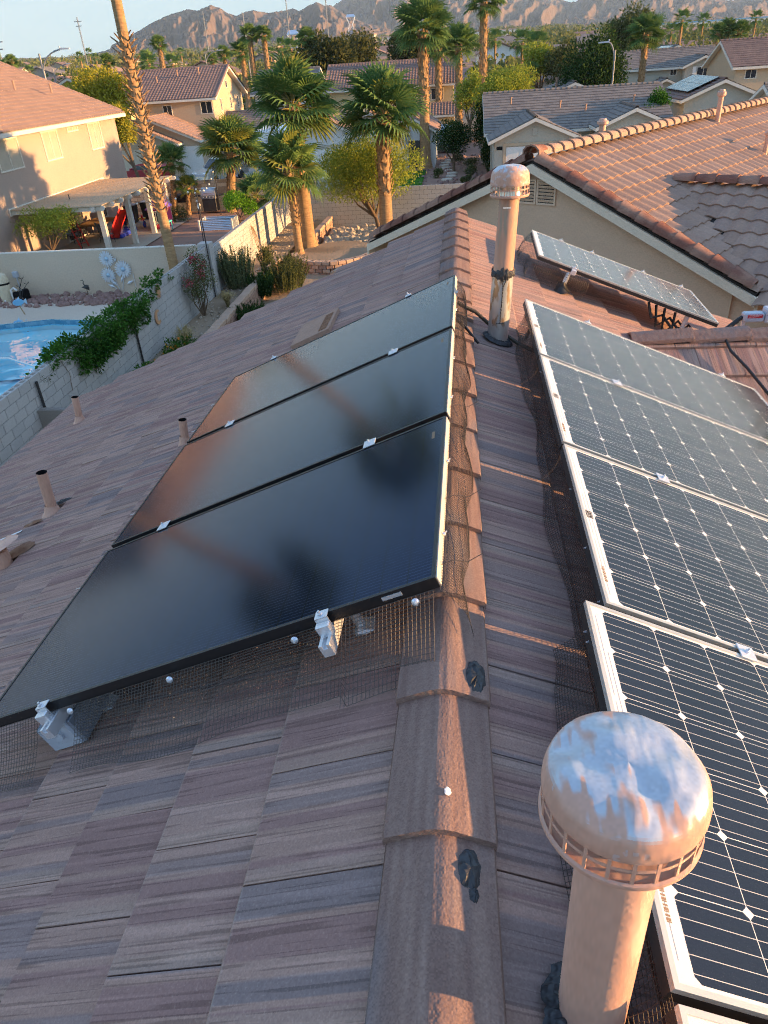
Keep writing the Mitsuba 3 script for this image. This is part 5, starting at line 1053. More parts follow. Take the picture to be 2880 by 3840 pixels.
tree('street_tree', 'mid green tree touching the big dark tree', 'tree', (10.6, 90, .4), (10.7, 90, 4.8), (1.9, 1.8, 2.0), 'm_leaf_olive', 6000, .26, 71, 16, .2)
tree('round_tree', 'bright green round tree above the grey roofed house', 'tree', (3.5, 67, -.8), (3.6, 67, 3.7), (2.5, 2.0, 1.8), 'm_leaf_bright', 13000, .17, 72, 24, .2)
tree('street_tree', 'olive tree below the tall palm by the two storey house', 'tree', (.9, 78, -.4), (.9, 78, 3.2), (1.4, 1.2, 1.9), 'm_leaf_bright', 4000, .24, 73, 14, .14)
tree('eucalyptus', 'tall dark tree behind the slim palm', 'tree', (18.0, 96, .5), (18.1, 96, 6.4), (2.6, 2.4, 3.2), 'm_leaf_olive', 11000, .3, 74, 24, .25)
tree('dark_tree', 'dark bushy tree in the rock yard beside the white house', 'tree', (-.5, 59, -.7), (-.5, 59, 1.05), (1.25, 1.2, 1.5), 'm_leaf_dark', 7000, .15, 75, 18, .1)
tree('cypress', 'dark conifer at the corner of the grey roofed house', 'tree', (1.9, 55, -.8), (1.9, 55, .55), (.55, .55, 1.5), 'm_leaf_dark', 4000, .12, 76, 16, .08)
tree('dark_tree', 'dark tree between the rock yard and the bright round tree', 'tree', (2.1, 60, -.8), (2.1, 60, 1.7), (1.1, 1.0, 2.0), 'm_leaf_dark', 6000, .16, 77, 18, .1)
tree('bush', 'green ball bush at the end of the grey roof', 'bush', (13.0, 56, -.4), (13.0, 56, 2.7), (.95, .9, 1.0), 'm_leaf_green', 4500, .14, 78, 14, .08)
for i, (x, y, s) in enumerate(((-1.6, 56.5, .45), (.6, 57.0, .5), (-.2, 63.5, .5), (.9, 61.0, .6), (-2.4, 66, .5), (.4, 53.0, .35), (1.2, 52.2, .4))):
    tree('bush', 'small grey green desert bush in the reddish rock yard', 'bush', (x, y, -.72), (x, y, -.72 + s * .5), (s, s, s * .8), 'm_leaf_olive', 1300, .09, 80 + i, 7, .02, group='desert bushes of the rock yard')
# ================================================================ roofs and houses
def s_profile(seg):
    w = np.linspace(0, 1, seg + 1); return w, 0.5 - 0.5 * np.cos(2 * np.pi * w)
def s_tile(o, a, d, n, w0, cw, u0, u1, amp=.040, lift=.026, seg=8, i=0):
    w, h = s_profile(seg); h = amp * h ** .8; P = []
    for u, up in ((u0 - .02, .0), (u1, lift), (u1, lift - .022)): P.append(o + np.outer(w0 + w * cw, a) + u * d + np.outer(h + up, n))
    V, F = grid(np.array(P)); uv = np.stack([np.zeros(len(V)), np.full(len(V), i + .5)], 1)
    return V, (F if np.dot(np.cross(d, a), n) < 0 else F[:, ::-1]), uv
def roof_slope(o, a, d, n, L, U, style='s', seg=6, ex=.36, cw=.30):
    """A whole slope of tiles as one mesh: courses that overlap, waved or flat."""
    o, a, d, n = (np.asarray(q, float) for q in (o, a, d, n)); out = []
    for k in range(int(math.ceil(U / ex))):
        u0, u1 = k * ex, min((k + 1) * ex, U)
        if style == 's':
            m = max(1, int(round(L / cw))); w = np.linspace(0, m, m * seg + 1); h = .045 * (.5 - .5 * np.cos(2 * np.pi * w)); w = w * L / m
        else: w = np.array([0, L]); h = np.zeros(2)
        P = [o + np.outer(w, a) + u * d + np.outer(h + up, n) for u, up in ((u0 - .02, 0.0), (u1, .035), (u1, .010))]
        out.append(grid(np.array(P)))
    V, F = cat(out); return V, (F if np.dot(np.cross(d, a), n) < 0 else F[:, ::-1])
def barrels(p0, p1, r, pitch, up, half=True, seg=7):
    """A line of overlapping barrel tiles from p0 to p1."""
    p0, p1 = np.asarray(p0, float), np.asarray(p1, float); L = np.linalg.norm(p1 - p0); e = (p1 - p0) / L; up = np.asarray(up, float); up = up - e * (up @ e); up /= np.linalg.norm(up); s = np.cross(e, up); out = []
    for i in range(int(L / pitch)):
        P = []
        for t, q in ((i * pitch, 1.0), ((i + 1.12) * pitch, .72)):
            an = np.linspace(-.15, np.pi + .15, seg); P.append(p0 + e * t + np.outer(np.cos(an) * r * q, s) + np.outer(np.sin(an) * r * q * .8, up))
        P.insert(0, P[0] * .82 + (p0 + e * i * pitch) * .18); out.append(grid(np.array(P)))
    return out
def window(parent, c, ex, ez, n, w, h, pane='m_pane', frame='m_trim', mull=1, fr=.06, label=None):
    """Window on a wall: c its centre, ex, ez the wall's axes, n outward."""
    c, ex, ez, n = (np.asarray(q, float) for q in (c, ex, ez, n)); b = lambda x, z, hx, hz, y=.03: fixm(obox(c + ex * x + ez * z + n * y / 2, ex * hx, ez * hz, n * (y / 2 + .01)))
    f = [b(0, h / 2, w / 2 + fr, fr / 2), b(0, -h / 2, w / 2 + fr, fr / 2), b(-w / 2, 0, fr / 2, h / 2), b(w / 2, 0, fr / 2, h / 2)] + [b(-w / 2 + w * (i + 1) / (mull + 1), 0, fr * .35, h / 2, .02) for i in range(mull)]
    k = put(parent, 'window', cat(f), frame, label=label)
    put(k, 'pane', fixm(obox(c + n * .004, ex * w / 2, ez * h / 2, n * .004)), pane); return k
def garage_door(parent, c, ex, n, w, h, mat='m_door_white', rows=4, cols=4):
    c, ex, n = (np.asarray(q, float) for q in (c, ex, n)); up = np.array([0, 0, 1.0])
    k = put(parent, 'garage_door', fixm(obox(c + up * h / 2 - n * .03, ex * w / 2, up * h / 2, n * .035)), mat)
    for r in range(rows):
        for q in range(cols):
            put(k, 'panel', fixm(obox(c + ex * (-w / 2 + w * (q + .5) / cols) + up * h * (r + .5) / rows + n * .008, ex * w * .40 / cols, up * h * .38 / rows, n * .008)), mat)
    return k
def gable_house(name, label, x0, x1, y0, y1, zg, ze, axis, roof, wall, style='s', over=.45, trim='m_trim', seg=4, cat_='house', group=None, pitch=.42, key=None, ridge_caps=True, ex=.36):
    k = key or thing(name, label, cat_, group); th = .16; c = 1 / math.hypot(1, pitch); s = pitch * c
    if axis == 'x': A, B, L0, L1, W0, W1 = np.array([1.0, 0, 0]), np.array([0, 1.0, 0]), x0, x1, y0, y1
    else: A, B, L0, L1, W0, W1 = np.array([0, 1.0, 0]), np.array([1.0, 0, 0]), y0, y1, x0, x1
    up = np.array([0, 0, 1.0]); m = (W0 + W1) / 2; hw = (W1 - W0) / 2; zr = ze + hw * pitch
    poly = [(W0, zg), (W1, zg), (W1, ze), (m, zr), (W0, ze)]
    put(k, 'wall', fixm(prism(poly, A * L0, B, up, A, L1 - L0)), wall)
    o = A * (L0 - over) + B * m + up * (zr + .16); LL_ = L1 - L0 + 2 * over; U = (hw + over) / c
    sl = [roof_slope(o, A, B * sg * c - up * s, B * sg * s + up * c, LL_, U, style, seg, ex) for sg in (1, -1)]
    caps = barrels(o + A * .02, o + A * LL_, .14, .36, up) if ridge_caps else []
    edge = []
    if style == 's':
        for q in (0, LL_):
            for sg in (1, -1): edge += barrels(o + A * q + up * .02, o + A * q + (B * sg * c - up * s) * U + up * .02, .13, .36, up, seg=5)
    kr = put(k, 'roof', cat(sl + caps + edge), roof, kind='stuff')
    dk, tr = [], []
    for sg in (1, -1):
        d, n = B * sg * c - up * s, B * sg * s + up * c; q = [o, o + A * LL_, o + A * LL_ + d * U, o + d * U]
        dk.append(fixm(hexa([p - n * .12 for p in q] + [p - n * .02 for p in q])))
        e = o + d * U - n * .02; tr.append(fixm(hexa([e - up * .16, e + A * LL_ - up * .16, e + A * LL_ - up * .16 + d * .03, e - up * .16 + d * .03, e, e + A * LL_, e + A * LL_ + d * .03, e + d * .03])))
        for t in (-.02, LL_ - .02):
            p = o + A * t - n * .02; tr.append(fixm(hexa([p - up * .20, p + A * .04 - up * .20, p + A * .04 + d * U - up * .20, p + d * U - up * .20, p, p + A * .04, p + A * .04 + d * U, p + d * U])))
    put(k, 'soffit', cat(dk), trim); put(k, 'fascia', cat(tr), trim)
    return k
UPV = np.array([0, 0, 1.0]); FX, FY = np.array([1.0, 0, 0]), np.array([0, -1.0, 0]); XA, YA = np.array([1.0, 0, 0]), np.array([0, 1.0, 0])
def roof_pipe(parent, p, h, r=.05, mat='m_vent_tan'): put(parent, 'roof_pipe', cat(tube([np.asarray(p), np.asarray(p) + [0, 0, h]], r, 8), tube([np.asarray(p) + [0, 0, h * .86], np.asarray(p) + [0, 0, h]], r * 1.5, 8)), mat, smooth=40)

# ---- neighbour with the orange brown barrel roof, turned to this house by 37 degrees
rn = thing('neighbour_house', 'tan stuccoed gable of the next house under orange brown barrel tiles', 'house')
A0 = np.array([1.18, 13.35, 5.12]); er = np.array([.604, .797, 0]); er /= np.linalg.norm(er); eg = np.array([er[1], -er[0], 0]); RL, HS = 11.7, 3.90; U_ = HS / C
dG, nG = eg * C - UPV * S, eg * S + UPV * C; dW, nW = -eg * C - UPV * S, -eg * S + UPV * C
oR = A0 - UPV * .06
st_, tid, cwR, exR = [], 0, .272, .335
wj, uj = 2.61, 1.59
for r in range(13):
    for q in range(int(RL / cwR)):
        w, u = q * cwR, r * exR
        if u > uj and w > wj - (u - uj) * C - .05 and w < wj + (u - uj) * C + .05 - cwR: continue     # the cross wing takes over
        st_.append(s_tile(oR, er, dG, nG, w, cwR, u, min(u + exR, U_), i=tid)); tid += 1
order = sorted(range(len(st_)), key=lambda i: -seen_size(st_[i][0]))
for i in order[:262]: put(rn + '__roof', 'roof_tile', (st_[i][0], st_[i][1]), 'm_rn_tile', uv=st_[i][2])
oW = oR + er * wj + dG * uj                                             # cross wing: ridge along eg from here
dw, nw = -er * C - UPV * S, -er * S + UPV * C; wt = []
for r in range(9):
    for q in range(int(8 / cwR)):
        w, u = q * cwR, r * exR
        if w < (u + exR) * C - .25 - .15: continue
        wt.append(s_tile(oW, eg, dw, nw, w, cwR, u, u + exR, i=tid)); tid += 1
ow = sorted(range(len(wt)), key=lambda i: -seen_size(wt[i][0]))
for i in ow[:38]: put(rn + '__roof', 'roof_tile', (wt[i][0], wt[i][1]), 'm_rn_tile', uv=wt[i][2])
rest = [st_[i] for i in order[262:]] + [wt[i] for i in ow[38:]]
for r in range(13):
    for q in range(int(RL / cwR)): rest.append(s_tile(oR, er, dW, nW, q * cwR, cwR, r * exR, min(r * exR + exR, U_), seg=4, i=tid)); tid += 1
V, F = cat([(t[0], t[1]) for t in rest]); scene[rn + '__roof'] = mikit.ply((V, F), 'm_rn_tile', uv=np.vstack([t[2] for t in rest])); labels[rn + '__roof'] = {'kind': 'stuff'}
def each(parent, name, ms, mat, smooth=40):
    for m in ms: put(parent, name, m, mat, smooth=smooth)
each(rn + '__roof', 'ridge_tile', barrels(A0 + er * .12 + UPV * .03, A0 + er * RL + UPV * .03, .15, .34, UPV), 'm_stile_orange')
each(rn + '__roof', 'rake_tile', barrels(A0 + dG * .10 + er * .06, A0 + dG * U_ + er * .06, .155, .335, UPV), 'm_rn_rake')
each(rn + '__roof', 'rake_tile', barrels(A0 + dW * .10 + er * .06, A0 + dW * U_ + er * .06, .155, .335, UPV), 'm_rn_rake')
put(rn + '__roof', 'end_tile', barrels(A0 - er * .05 + UPV * .05, A0 + er * .40 + UPV * .06, .17, .30, UPV)[0], 'm_rn_rake', smooth=40)
each(rn + '__roof', 'wing_ridge_tile', barrels(oW + eg * 5 + nw * .07, oW - eg * .15 + nw * .07, .14, .36, UPV), 'm_rn_rake')
dk = []
for d, n in ((dG, nG), (dW, nW)):
    q = [oR + er * .02, oR + er * RL, oR + er * RL + d * U_, oR + er * .02 + d * U_]; dk.append(fixm(hexa([p - n * .10 for p in q] + [p - n * .01 for p in q])))
q = [oW + eg * .0, oW + eg * 8, oW + eg * 8 + dw * 3.2, oW + dw * 3.2 + eg * 3.2 * C]; dk.append(fixm(hexa([p - nw * .10 for p in q] + [p - nw * .01 for p in q])))
put(rn, 'roof_deck', cat(dk), 'm_underlay')
tr = []
for d in (dG, dW):
    p = A0 - UPV * .05 - er * .03; tr.append(fixm(hexa([p - UPV * .20, p + er * .05 - UPV * .20, p + er * .05 + d * (U_ + .02) - UPV * .20, p + d * (U_ + .02) - UPV * .20, p - UPV * .06, p + er * .05 - UPV * .06, p + er * .05 + d * (U_ + .02) - UPV * .06, p + d * (U_ + .02) - UPV * .06])))
for d in (dG, dW):
    e = A0 + d * (U_ + .012) - UPV * .05; tr.append(fixm(hexa([e - UPV * .26, e + er * RL - UPV * .26, e + er * RL - UPV * .26 + d * .05, e - UPV * .26 + d * .05, e - UPV * .05, e + er * RL - UPV * .05, e + er * RL - UPV * .05 + d * .05, e - UPV * .05 + d * .05])))
put(rn, 'bargeboard', cat(tr), 'm_trim_cream')
wl, hwW = A0[2] - .12, HS - .38
put(rn, 'wall', fixm(prism([(-hwW, -.5), (hwW, -.5), (hwW, wl - hwW * TAN), (0, wl), (-hwW, wl - hwW * TAN)], np.array([A0[0], A0[1], 0]) + er * .16, eg, UPV, er, RL - .4)), 'm_stucco_tan')
oWf = np.array([oW[0], oW[1], 0]); put(rn, 'wing_wall', fixm(prism([(1.0, -.5), (8, -.5), (8, 3.3), (1.0, 3.3)], oWf - er * 2.4, eg, UPV, er, 2.6)), 'm_stucco_tan')
for s0, s1, z0, z1 in ((-.355, .015, 4.36, 4.755), (.03, .40, 4.36, 4.755)):
    q0 = np.array([A0[0], A0[1], 0]) + er * .155; bx_ = lambda a, b, c_, d_, t: fixm(obox(q0 + eg * (a + b) / 2 + UPV * (c_ + d_) / 2 - er * t, eg * (b - a) / 2, UPV * (d_ - c_) / 2, er * t))
    kv = put(rn, 'gable_vent', cat(bx_(s0, s0 + .03, z0, z1, .012), bx_(s1 - .03, s1, z0, z1, .012), bx_(s0, s1, z1 - .03, z1, .0125), bx_(s0, s1, z0, z0 + .03, .0125)), 'm_trim_tan')
    put(kv, 'dark_back', bx_(s0 + .03, s1 - .03, z0 + .03, z1 - .03, .002), 'm_underlay')
    for i in range(6):
        z = z0 + .04 + (z1 - z0 - .07) * i / 6; c_ = q0 + eg * (s0 + s1) / 2 + UPV * (z + .025) - er * .006
        put(kv, 'louvre', fixm(obox(c_ - er * .012, eg * ((s1 - s0) / 2 - .032), UPV * .020 - er * .014, er * .003 + UPV * .002)), 'm_trim_tan')
def chimney_flue(label, p, h, r):
    k = thing('chimney_flue', label, 'chimney flue'); p = np.asarray(p, float)
    put(k, 'flue', tube([p - [0, 0, .2], p + [0, 0, h]], r, 14), 'm_vent_paint', smooth=40)
    put(k, 'cap', cat(lathe([(r, h * .80), (r * 1.7, h * .84), (r * 1.7, h * .95), (r, h)], 14, p), lathe([(0, h + .02), (r * 1.1, h + .02), (r * 1.2, h - .01)], 14, p)), 'm_vent_paint', smooth=30)
chimney_flue('salmon chimney flue on the orange brown roof near its ridge, at the right', A0 + er * 7.23 + dG * .27, .60, .055)
chimney_flue('salmon flue peeping over the ridge of the orange brown roof', A0 + er * 2.95 + dW * .35, .42, .065)
chimney_flue('salmon flue cut by the right picture edge on the orange brown roof', A0 + er * 6.77 + dG * 1.67, .40, .05)

# ---- pale two storey house at the left
lh = gable_house('pale_house', 'pale cream two storey house with palm shadows at the left', -33.0, -20.3, 30.0, 46.6, -.6, 4.95, 'y', 'm_stile_red', 'm_stucco_cream', 's', over=.5, seg=6)
for (y0, y1, z0, z1) in ((33.4, 35.35, 3.38, 4.63), (37.65, 39.2, 3.37, 4.63), (42.8, 44.3, 3.36, 4.65)):
    window(lh, (-20.3, (y0 + y1) / 2, (z0 + z1) / 2), YA, UPV, FX, y1 - y0, z1 - z0, 'm_shade_screen', 'm_trim', 1)
window(lh, (-20.3, 41.0, 4.62), YA, UPV, FX, 1.15, .38, 'm_shade_screen', 'm_trim', 1)
window(lh, (-20.3, 38.6, .55), YA, UPV, FX, 1.9, 2.0, 'm_pane', 'm_trim', 1, label='sliding patio door under the pergola')
window(lh, (-20.3, 42.2, .75), YA, UPV, FX, .9, 1.6, 'm_pane', 'm_trim', 0)
for y, x in ((35.5, -24.0), (38.6, -23.2), (41.0, -22.8), (43.6, -22.2)): roof_pipe(lh, (x, y, 5.1 + (-19.8 - x) * .42 + .05), .45, .05)
put(lh, 'attic_vent', cbox((-24.6, 36.6, 6.95), (-24.1, 37.1, 7.15), .05), 'm_vent_tan')

# ---- brown roofed house with the garage doors
mh = gable_house('brown_roof_house', 'beige two storey house with a long dark brown tiled roof and two garage doors', -36.5, -22.3, 73, 83.5, -1.0, 4.75, 'x', 'm_stile_brown', 'm_stucco_beige', 's', over=.5, seg=4)
gable_house('', '', -31.0, -22.6, 68, 73.2, -1.0, 1.75, 'y', 'm_stile_red', 'm_stucco_beige', 's', over=.4, key=mh)
gable_house('', '', -30.6, -24.3, 67.2, 69.0, -1.0, 1.60, 'y', 'm_stile_red', 'm_stucco_beige', 's', over=.35, key=mh)
gable_house('', '', -38.5, -29.4, 70.5, 77.0, -1.0, 4.9, 'y', 'm_stile_red', 'm_stucco_yellow', 's', over=.45, key=mh)
garage_door(mh, (-23.4, 67.95, -.95), XA, FY, 2.0, 2.25); garage_door(mh, (-28.9, 67.15, -.95), XA, FY, 2.6, 2.25, 'm_door_cream')
window(mh, (-22.92, 73, 3.95), XA, UPV, FY, 1.05, .95); window(mh, (-26.6, 73, 3.8), XA, UPV, FY, .8, 1.0)
for y, w in ((75.6, .35), (79.0, .4), (81.6, .5)): window(mh, (-22.3, y, 4.0), YA, UPV, FX, w, 1.0, mull=0)
window(mh, (-22.3, 78.2, 5.6), YA, UPV, FX, .5, .55, mull=0)
for x, y in ((-33.6, 76.6), (-30.5, 75.6), (-27.9, 75.2), (-26.2, 76.2), (-24.2, 76.4)): roof_pipe(mh, (x, y, 4.95 + (y - 72.5) * .42), .5, .07)
# ---- white garage house
wg = gable_house('white_house', 'white stuccoed single storey house with stepped gables behind the shrub tree', -12.6, -7.4, 60, 68, -.9, 1.95, 'y', 'm_stile_red', 'm_stucco_white', 's', over=.4)
gable_house('', '', -9.6, -4.2, 61.8, 70, -.9, 1.95, 'y', 'm_stile_red', 'm_stucco_white', 's', over=.4, key=wg, pitch=.5)
gable_house('', '', -5.0, -2.0, 62.2, 70, -.9, 1.85, 'y', 'm_stile_red', 'm_stucco_white', 's', over=.35, key=wg, pitch=.55)
put(wg, 'header_band', box((-12.65, 59.93, 1.25), (-7.35, 60.0, 1.48)), 'm_stucco_grey'); garage_door(wg, (-10.0, 59.96, -.9), XA, FY, 4.4, 2.1)
put(wg, 'entry', box((-4.0, 62.10, -.9), (-2.95, 62.2, 1.25)), 'm_steel_dark', label='dark recessed entry'); put(wg, 'porch_lamp', cbox((-4.5, 61.6, .75), (-4.3, 61.8, 1.15), .03), 'm_lamp_clear')
put(wg, 'floodlight', cat(cbox((-10.25, 59.85, 2.35), (-10.0, 60, 2.45), .02), box((-10.16, 59.9, 1.95), (-10.06, 60, 2.3))), 'm_pole_grey')
# ---- two storey house behind the palms
ts = gable_house('two_storey_house', 'yellow beige two storey house behind the palm crowns with one bright window', -13.5, -.7, 85, 94.5, -.7, 4.35, 'x', 'm_stile_brown', 'm_stucco_yellow', 's', over=.5)
window(ts, (-2.38, 85, 3.42), XA, UPV, FY, 1.2, 1.0, label='two pane window catching warm light')
gable_house('', '', -7.0, -.6, 81.5, 85.2, -.7, 1.75, 'x', 'm_stile_brown', 'm_stucco_yellow', 's', over=.4, key=ts)
# ---- grey roofed house beyond the neighbour
gh = gable_house('grey_roof_house', 'cream single storey house with a wide grey flat tiled roof and a dark number plate', 2.0, 13.2, 54, 63.0, -.9, 2.2, 'x', 'm_flat_grey', 'm_stucco_grey', 'f', over=.45)
gable_house('', '', 2.1, 6.9, 50, 57.5, -.9, 2.05, 'y', 'm_flat_grey', 'm_stucco_grey', 'f', over=.4, key=gh)
gable_house('', '', 8.7, 12.6, 51.5, 58, -.9, 2.35, 'y', 'm_flat_grey', 'm_stucco_grey', 'f', over=.4, key=gh)
garage_door(gh, (4.4, 49.97, -.9), XA, FY, 3.2, 2.55); put(gh, 'garage_trim', cat(box((2.62, 49.92, -.9), (2.78, 50, 1.85)), box((2.62, 49.92, 1.70), (6.2, 49.995, 1.86))), 'm_stucco_beige')
put(gh, 'number_plate', box((2.22, 49.95, 1.52), (2.56, 50.0, 1.70)), 'm_black')
put(gh, 'gable_vent', cbox((4.35, 49.94, 2.2), (4.65, 50, 2.65), .01), 'm_stucco_grey')
for x, y in ((3.4, 56.6), (6.6, 55.8), (8.2, 55.2), (11.4, 56.0)): roof_pipe(gh, (x, y, 2.35 + (y - 53.6) * .42), .42, .06)
# ---- houses at the right
h1 = gable_house('grey_two_storey_house', 'grey beige two storey house with white shutters and grey roof at the right', 16.3, 24.9, 85, 91.5, -.8, 4.45, 'x', 'm_flat_grey', 'm_stucco_grey', 'f', over=.4)
gable_house('', '', 21.6, 24.9, 83.8, 88, -.8, 4.45, 'y', 'm_flat_grey', 'm_stucco_grey', 'f', over=.35, key=h1)
gable_house('', '', 17.6, 21.6, 82.5, 85.5, -.8, 2.6, 'y', 'm_flat_grey', 'm_stucco_grey', 'f', over=.35, key=h1)
window(h1, (23.3, 83.8, 3.85), XA, UPV, FY, 1.2, 1.0); 
for x in (22.45, 24.15): put(h1, 'shutter', box((x - .16, 83.74, 3.3), (x + .16, 83.80, 4.4)), 'm_white')
window(h1, (20.8, 85, 4.0), XA, UPV, FY, .6, .5); window(h1, (16.3, 87.5, 3.6), YA, UPV, -FX, .8, 1.0)
h2 = gable_house('solar_house', 'brown roofed house with a bright solar array behind the neighbour ridge', 15.2, 20.0, 58, 66, -.9, 3.15, 'y', 'm_flat_brown', 'm_stucco_grey', 'f', over=.35, pitch=.40)
o2 = np.array([17.6 - .05, 58.6, 3.15 + 2.4 * .40 + .30]); dd2 = np.array([-.928, 0, -.371]); nn2 = np.array([-.371, 0, .928])
for i in range(4):
    for j in range(2): put(h2, 'solar_array_panel', fixm(hexa([o2 + dd2 * u + YA * v + nn2 * h for h in (0, .04) for u, v in ((.15 + j * 1.05, i * 1.6), (1.17 + j * 1.05, i * 1.6), (1.17 + j * 1.05, i * 1.6 + 1.56), (.15 + j * 1.05, i * 1.6 + 1.56))])), 'm_panel_far')
h3 = gable_house('dark_roof_house', 'tan two storey house with a dark roof at the right picture edge', 22.0, 33.0, 70, 78, -.9, 4.55, 'x', 'm_flat_brown', 'm_stucco_beige', 'f', over=.4)
window(h3, (23.2, 70, 4.0), XA, UPV, FY, .85, .62)
h4 = gable_house('small_grey_house', 'small grey roofed gable with a louvred vent below the bright round tree', 6.9, 11.3, 68, 76, -.9, 3.3, 'y', 'm_flat_grey', 'm_stucco_grey', 'f', over=.35, pitch=.38)
put(h4, 'gable_vent', cbox((8.55, 67.93, 3.25), (9.4, 68, 3.75), .01), 'm_trim_tan'); roof_pipe(h4, (8.0, 71, 3.9), .7, .09)
gable_house('corner_house', 'grey roofed house whose slope closes the right edge above the neighbour ridge', 18.6, 34.0, 48.5, 56.0, -.9, 2.35, 'x', 'm_flat_grey', 'm_stucco_grey', 'f', over=.4)
gable_house('low_house', 'low house with a white trailer behind the thick palm trunk', -22, -13.6, 74, 80, -.9, 1.9, 'x', 'm_flat_grey', 'm_stucco_brown', 'f', over=.4)
gable_house('blue_grey_house', 'grey house gable behind the brown roofed house', -21.6, -15.5, 86, 95, -.7, 4.4, 'x', 'm_flat_grey', 'm_stucco_white', 'f', over=.4)
h5 = gable_house('far_solar_house', 'far gabled house with solar panels beyond the grey two storey house', 26.8, 32.2, 120, 130, 0.4, 5.0, 'y', 'm_flat_grey', 'm_stucco_grey', 'f', over=.4, pitch=.35)
put(h5, 'solar_array', fixm(hexa([(27.0, 121, 5.25), (29.2, 121, 6.02), (29.2, 128, 6.02), (27.0, 128, 5.25), (27.0, 121, 5.31), (29.2, 121, 6.08), (29.2, 128, 6.08), (27.0, 128, 5.31)])), 'm_panel_far')

# ================================================================ the yard with the pergola
pg_ = thing('pergola', 'cream patio cover with scalloped rafter tails over the patio', 'pergola'); zp = 1.62
for i, (y, z) in enumerate(((33.7, -.5), (36.8, -.5), (39.4, -.5), (42.0, -.5))): put(pg_, 'post', cat(cbox((-16.42, y - .07, z), (-16.28, y + .07, zp), .01), box((-16.46, y - .11, z), (-16.24, y - .075, zp)), box((-16.46, y + .075, z), (-16.24, y + .11, zp)), box((-16.46, y - .1, z), (-16.24, y + .1, z + .18))), 'm_trim')
put(pg_, 'beam', cat(box((-16.44, 33.0, zp), (-16.26, 43.0, zp + .20))), 'm_trim')
for i in range(10): 
    y = 33.15 + i * 1.06; v, f_ = extrude([(-20.25, 0), (-15.95, 0), (-15.86, .05), (-15.84, .12), (-15.9, .20), (-20.25, .20)], .07); put(pg_, 'rafter', fixm((v @ np.array([[1, 0, 0], [0, 0, 1], [0, 1, 0.0]]) + [0, y, zp + .02], f_)), 'm_trim')
put(pg_, 'cover', cat([box((-20.28, 33.05 + .16 * i, zp + .222), (-16.0, 33.05 + .16 * i + .155, zp + .245 + .012 * (i % 2))) for i in range(60)]), 'm_cover', kind='stuff')
put(pg_, 'ledger', box((-20.295, 33.0, zp - .02), (-20.25, 43.2, zp + .30)), 'm_trim')
pt = thing('patio_table', 'tan patio table under the pergola', 'table'); put(pt, 'top', cbox((-20.0, 38.0, .17), (-18.6, 40.4, .22), .02), 'm_wood'); put(pt, 'frame', cat([tube([(-19.3 + sx * .55, 39.2 + sy * .95, -.5), (-19.3 + sx * .4, 39.2 + sy * .8, .17)], .025, 6) for sx in (-1, 1) for sy in (-1, 1)]), 'm_steel_dark')
def patio_chair(label, x, y, a):
    k = thing('patio_chair', label, 'chair', None); M = rotz(a); o = np.array([x, y, -.5]); t = lambda m: xf(m, M, o)
    put(k, 'seat', t(cbox((-.25, -.25, .38), (.25, .25, .43), .015)), 'm_box_dark'); put(k, 'backrest', t(hexa([(-.25, .22, .42), (.25, .22, .42), (.25, .26, .42), (-.25, .26, .42), (-.25, .36, .98), (.25, .36, .98), (.25, .40, .98), (-.25, .40, .98)])), 'm_box_dark')
    put(k, 'frame', t(cat([tube([(sx * .26, -.26, 0), (sx * .27, -.24, .6), (sx * .27, .3, .62)], .016, 6) for sx in (-1, 1)] + [tube([(sx * .26, .34, 0), (sx * .26, .22, .42), (sx * .26, .4, 1.0)], .016, 6) for sx in (-1, 1)])), 'm_steel_dark')
for lab, x, y, a in (('dark patio chair nearest the red frame, turned aside', -18.1, 37.4, 2.4), ('tan backed patio chair behind the table, nearest the wall end', -20.0, 37.6, 1.2), ('second patio chair along the wall side of the table', -20.2, 38.8, 1.5), ('third patio chair along the wall side of the table', -20.2, 40.0, 1.5), ('patio chair at the pergola post side of the table', -18.0, 39.6, -1.5)): patio_chair(lab, x, y, a)
k = thing('folding_ladder', 'red folding frame standing by the patio table', 'ladder'); put(k, 'rails', cat([tube([(-18.9 + .1 * s, 36.4 + .22 * s, -.5), (-19.2 + .1 * s, 36.2 + .22 * s, .9)], .03, 6) for s in (-1, 1)]), 'm_red_plastic'); put(k, 'rung', cat([tube([(-19.0 - .06 * i - .1, 36.1 - .04 * i, -.3 + .3 * i), (-19.0 - .06 * i + .1, 36.6 - .04 * i, -.3 + .3 * i)], .02, 6) for i in range(4)]), 'm_red_plastic')
k = thing('toy_slide', 'red and blue plastic toy slide under the pergola', 'toy'); sl_ = []
for t in np.linspace(0, 1, 9): sl_.append([[-18.0 + dx, 38.1 + 1.9 * t, -.42 + 1.05 * t ** .8 + dz] for dx, dz in ((-.26, .12), (-.22, 0), (.22, 0), (.26, .12))])
put(k, 'chute', cat(grid(np.array(sl_)), grid(np.array(sl_)[:, ::-1] - [0, 0, .03])), 'm_red_plastic', smooth=30); put(k, 'base', cat(cbox((-18.35, 38.2, -.5), (-17.65, 40.3, -.30), .05), cbox((-18.3, 39.9, -.5), (-17.7, 40.3, .45), .05)), 'm_blue_plastic')
k = thing('toy_tricycle', 'small toy tricycle with a blue wheel behind the slide', 'toy'); Mw = np.array([[0, 0, 1], [1, 0, 0], [0, 1, 0.0]])
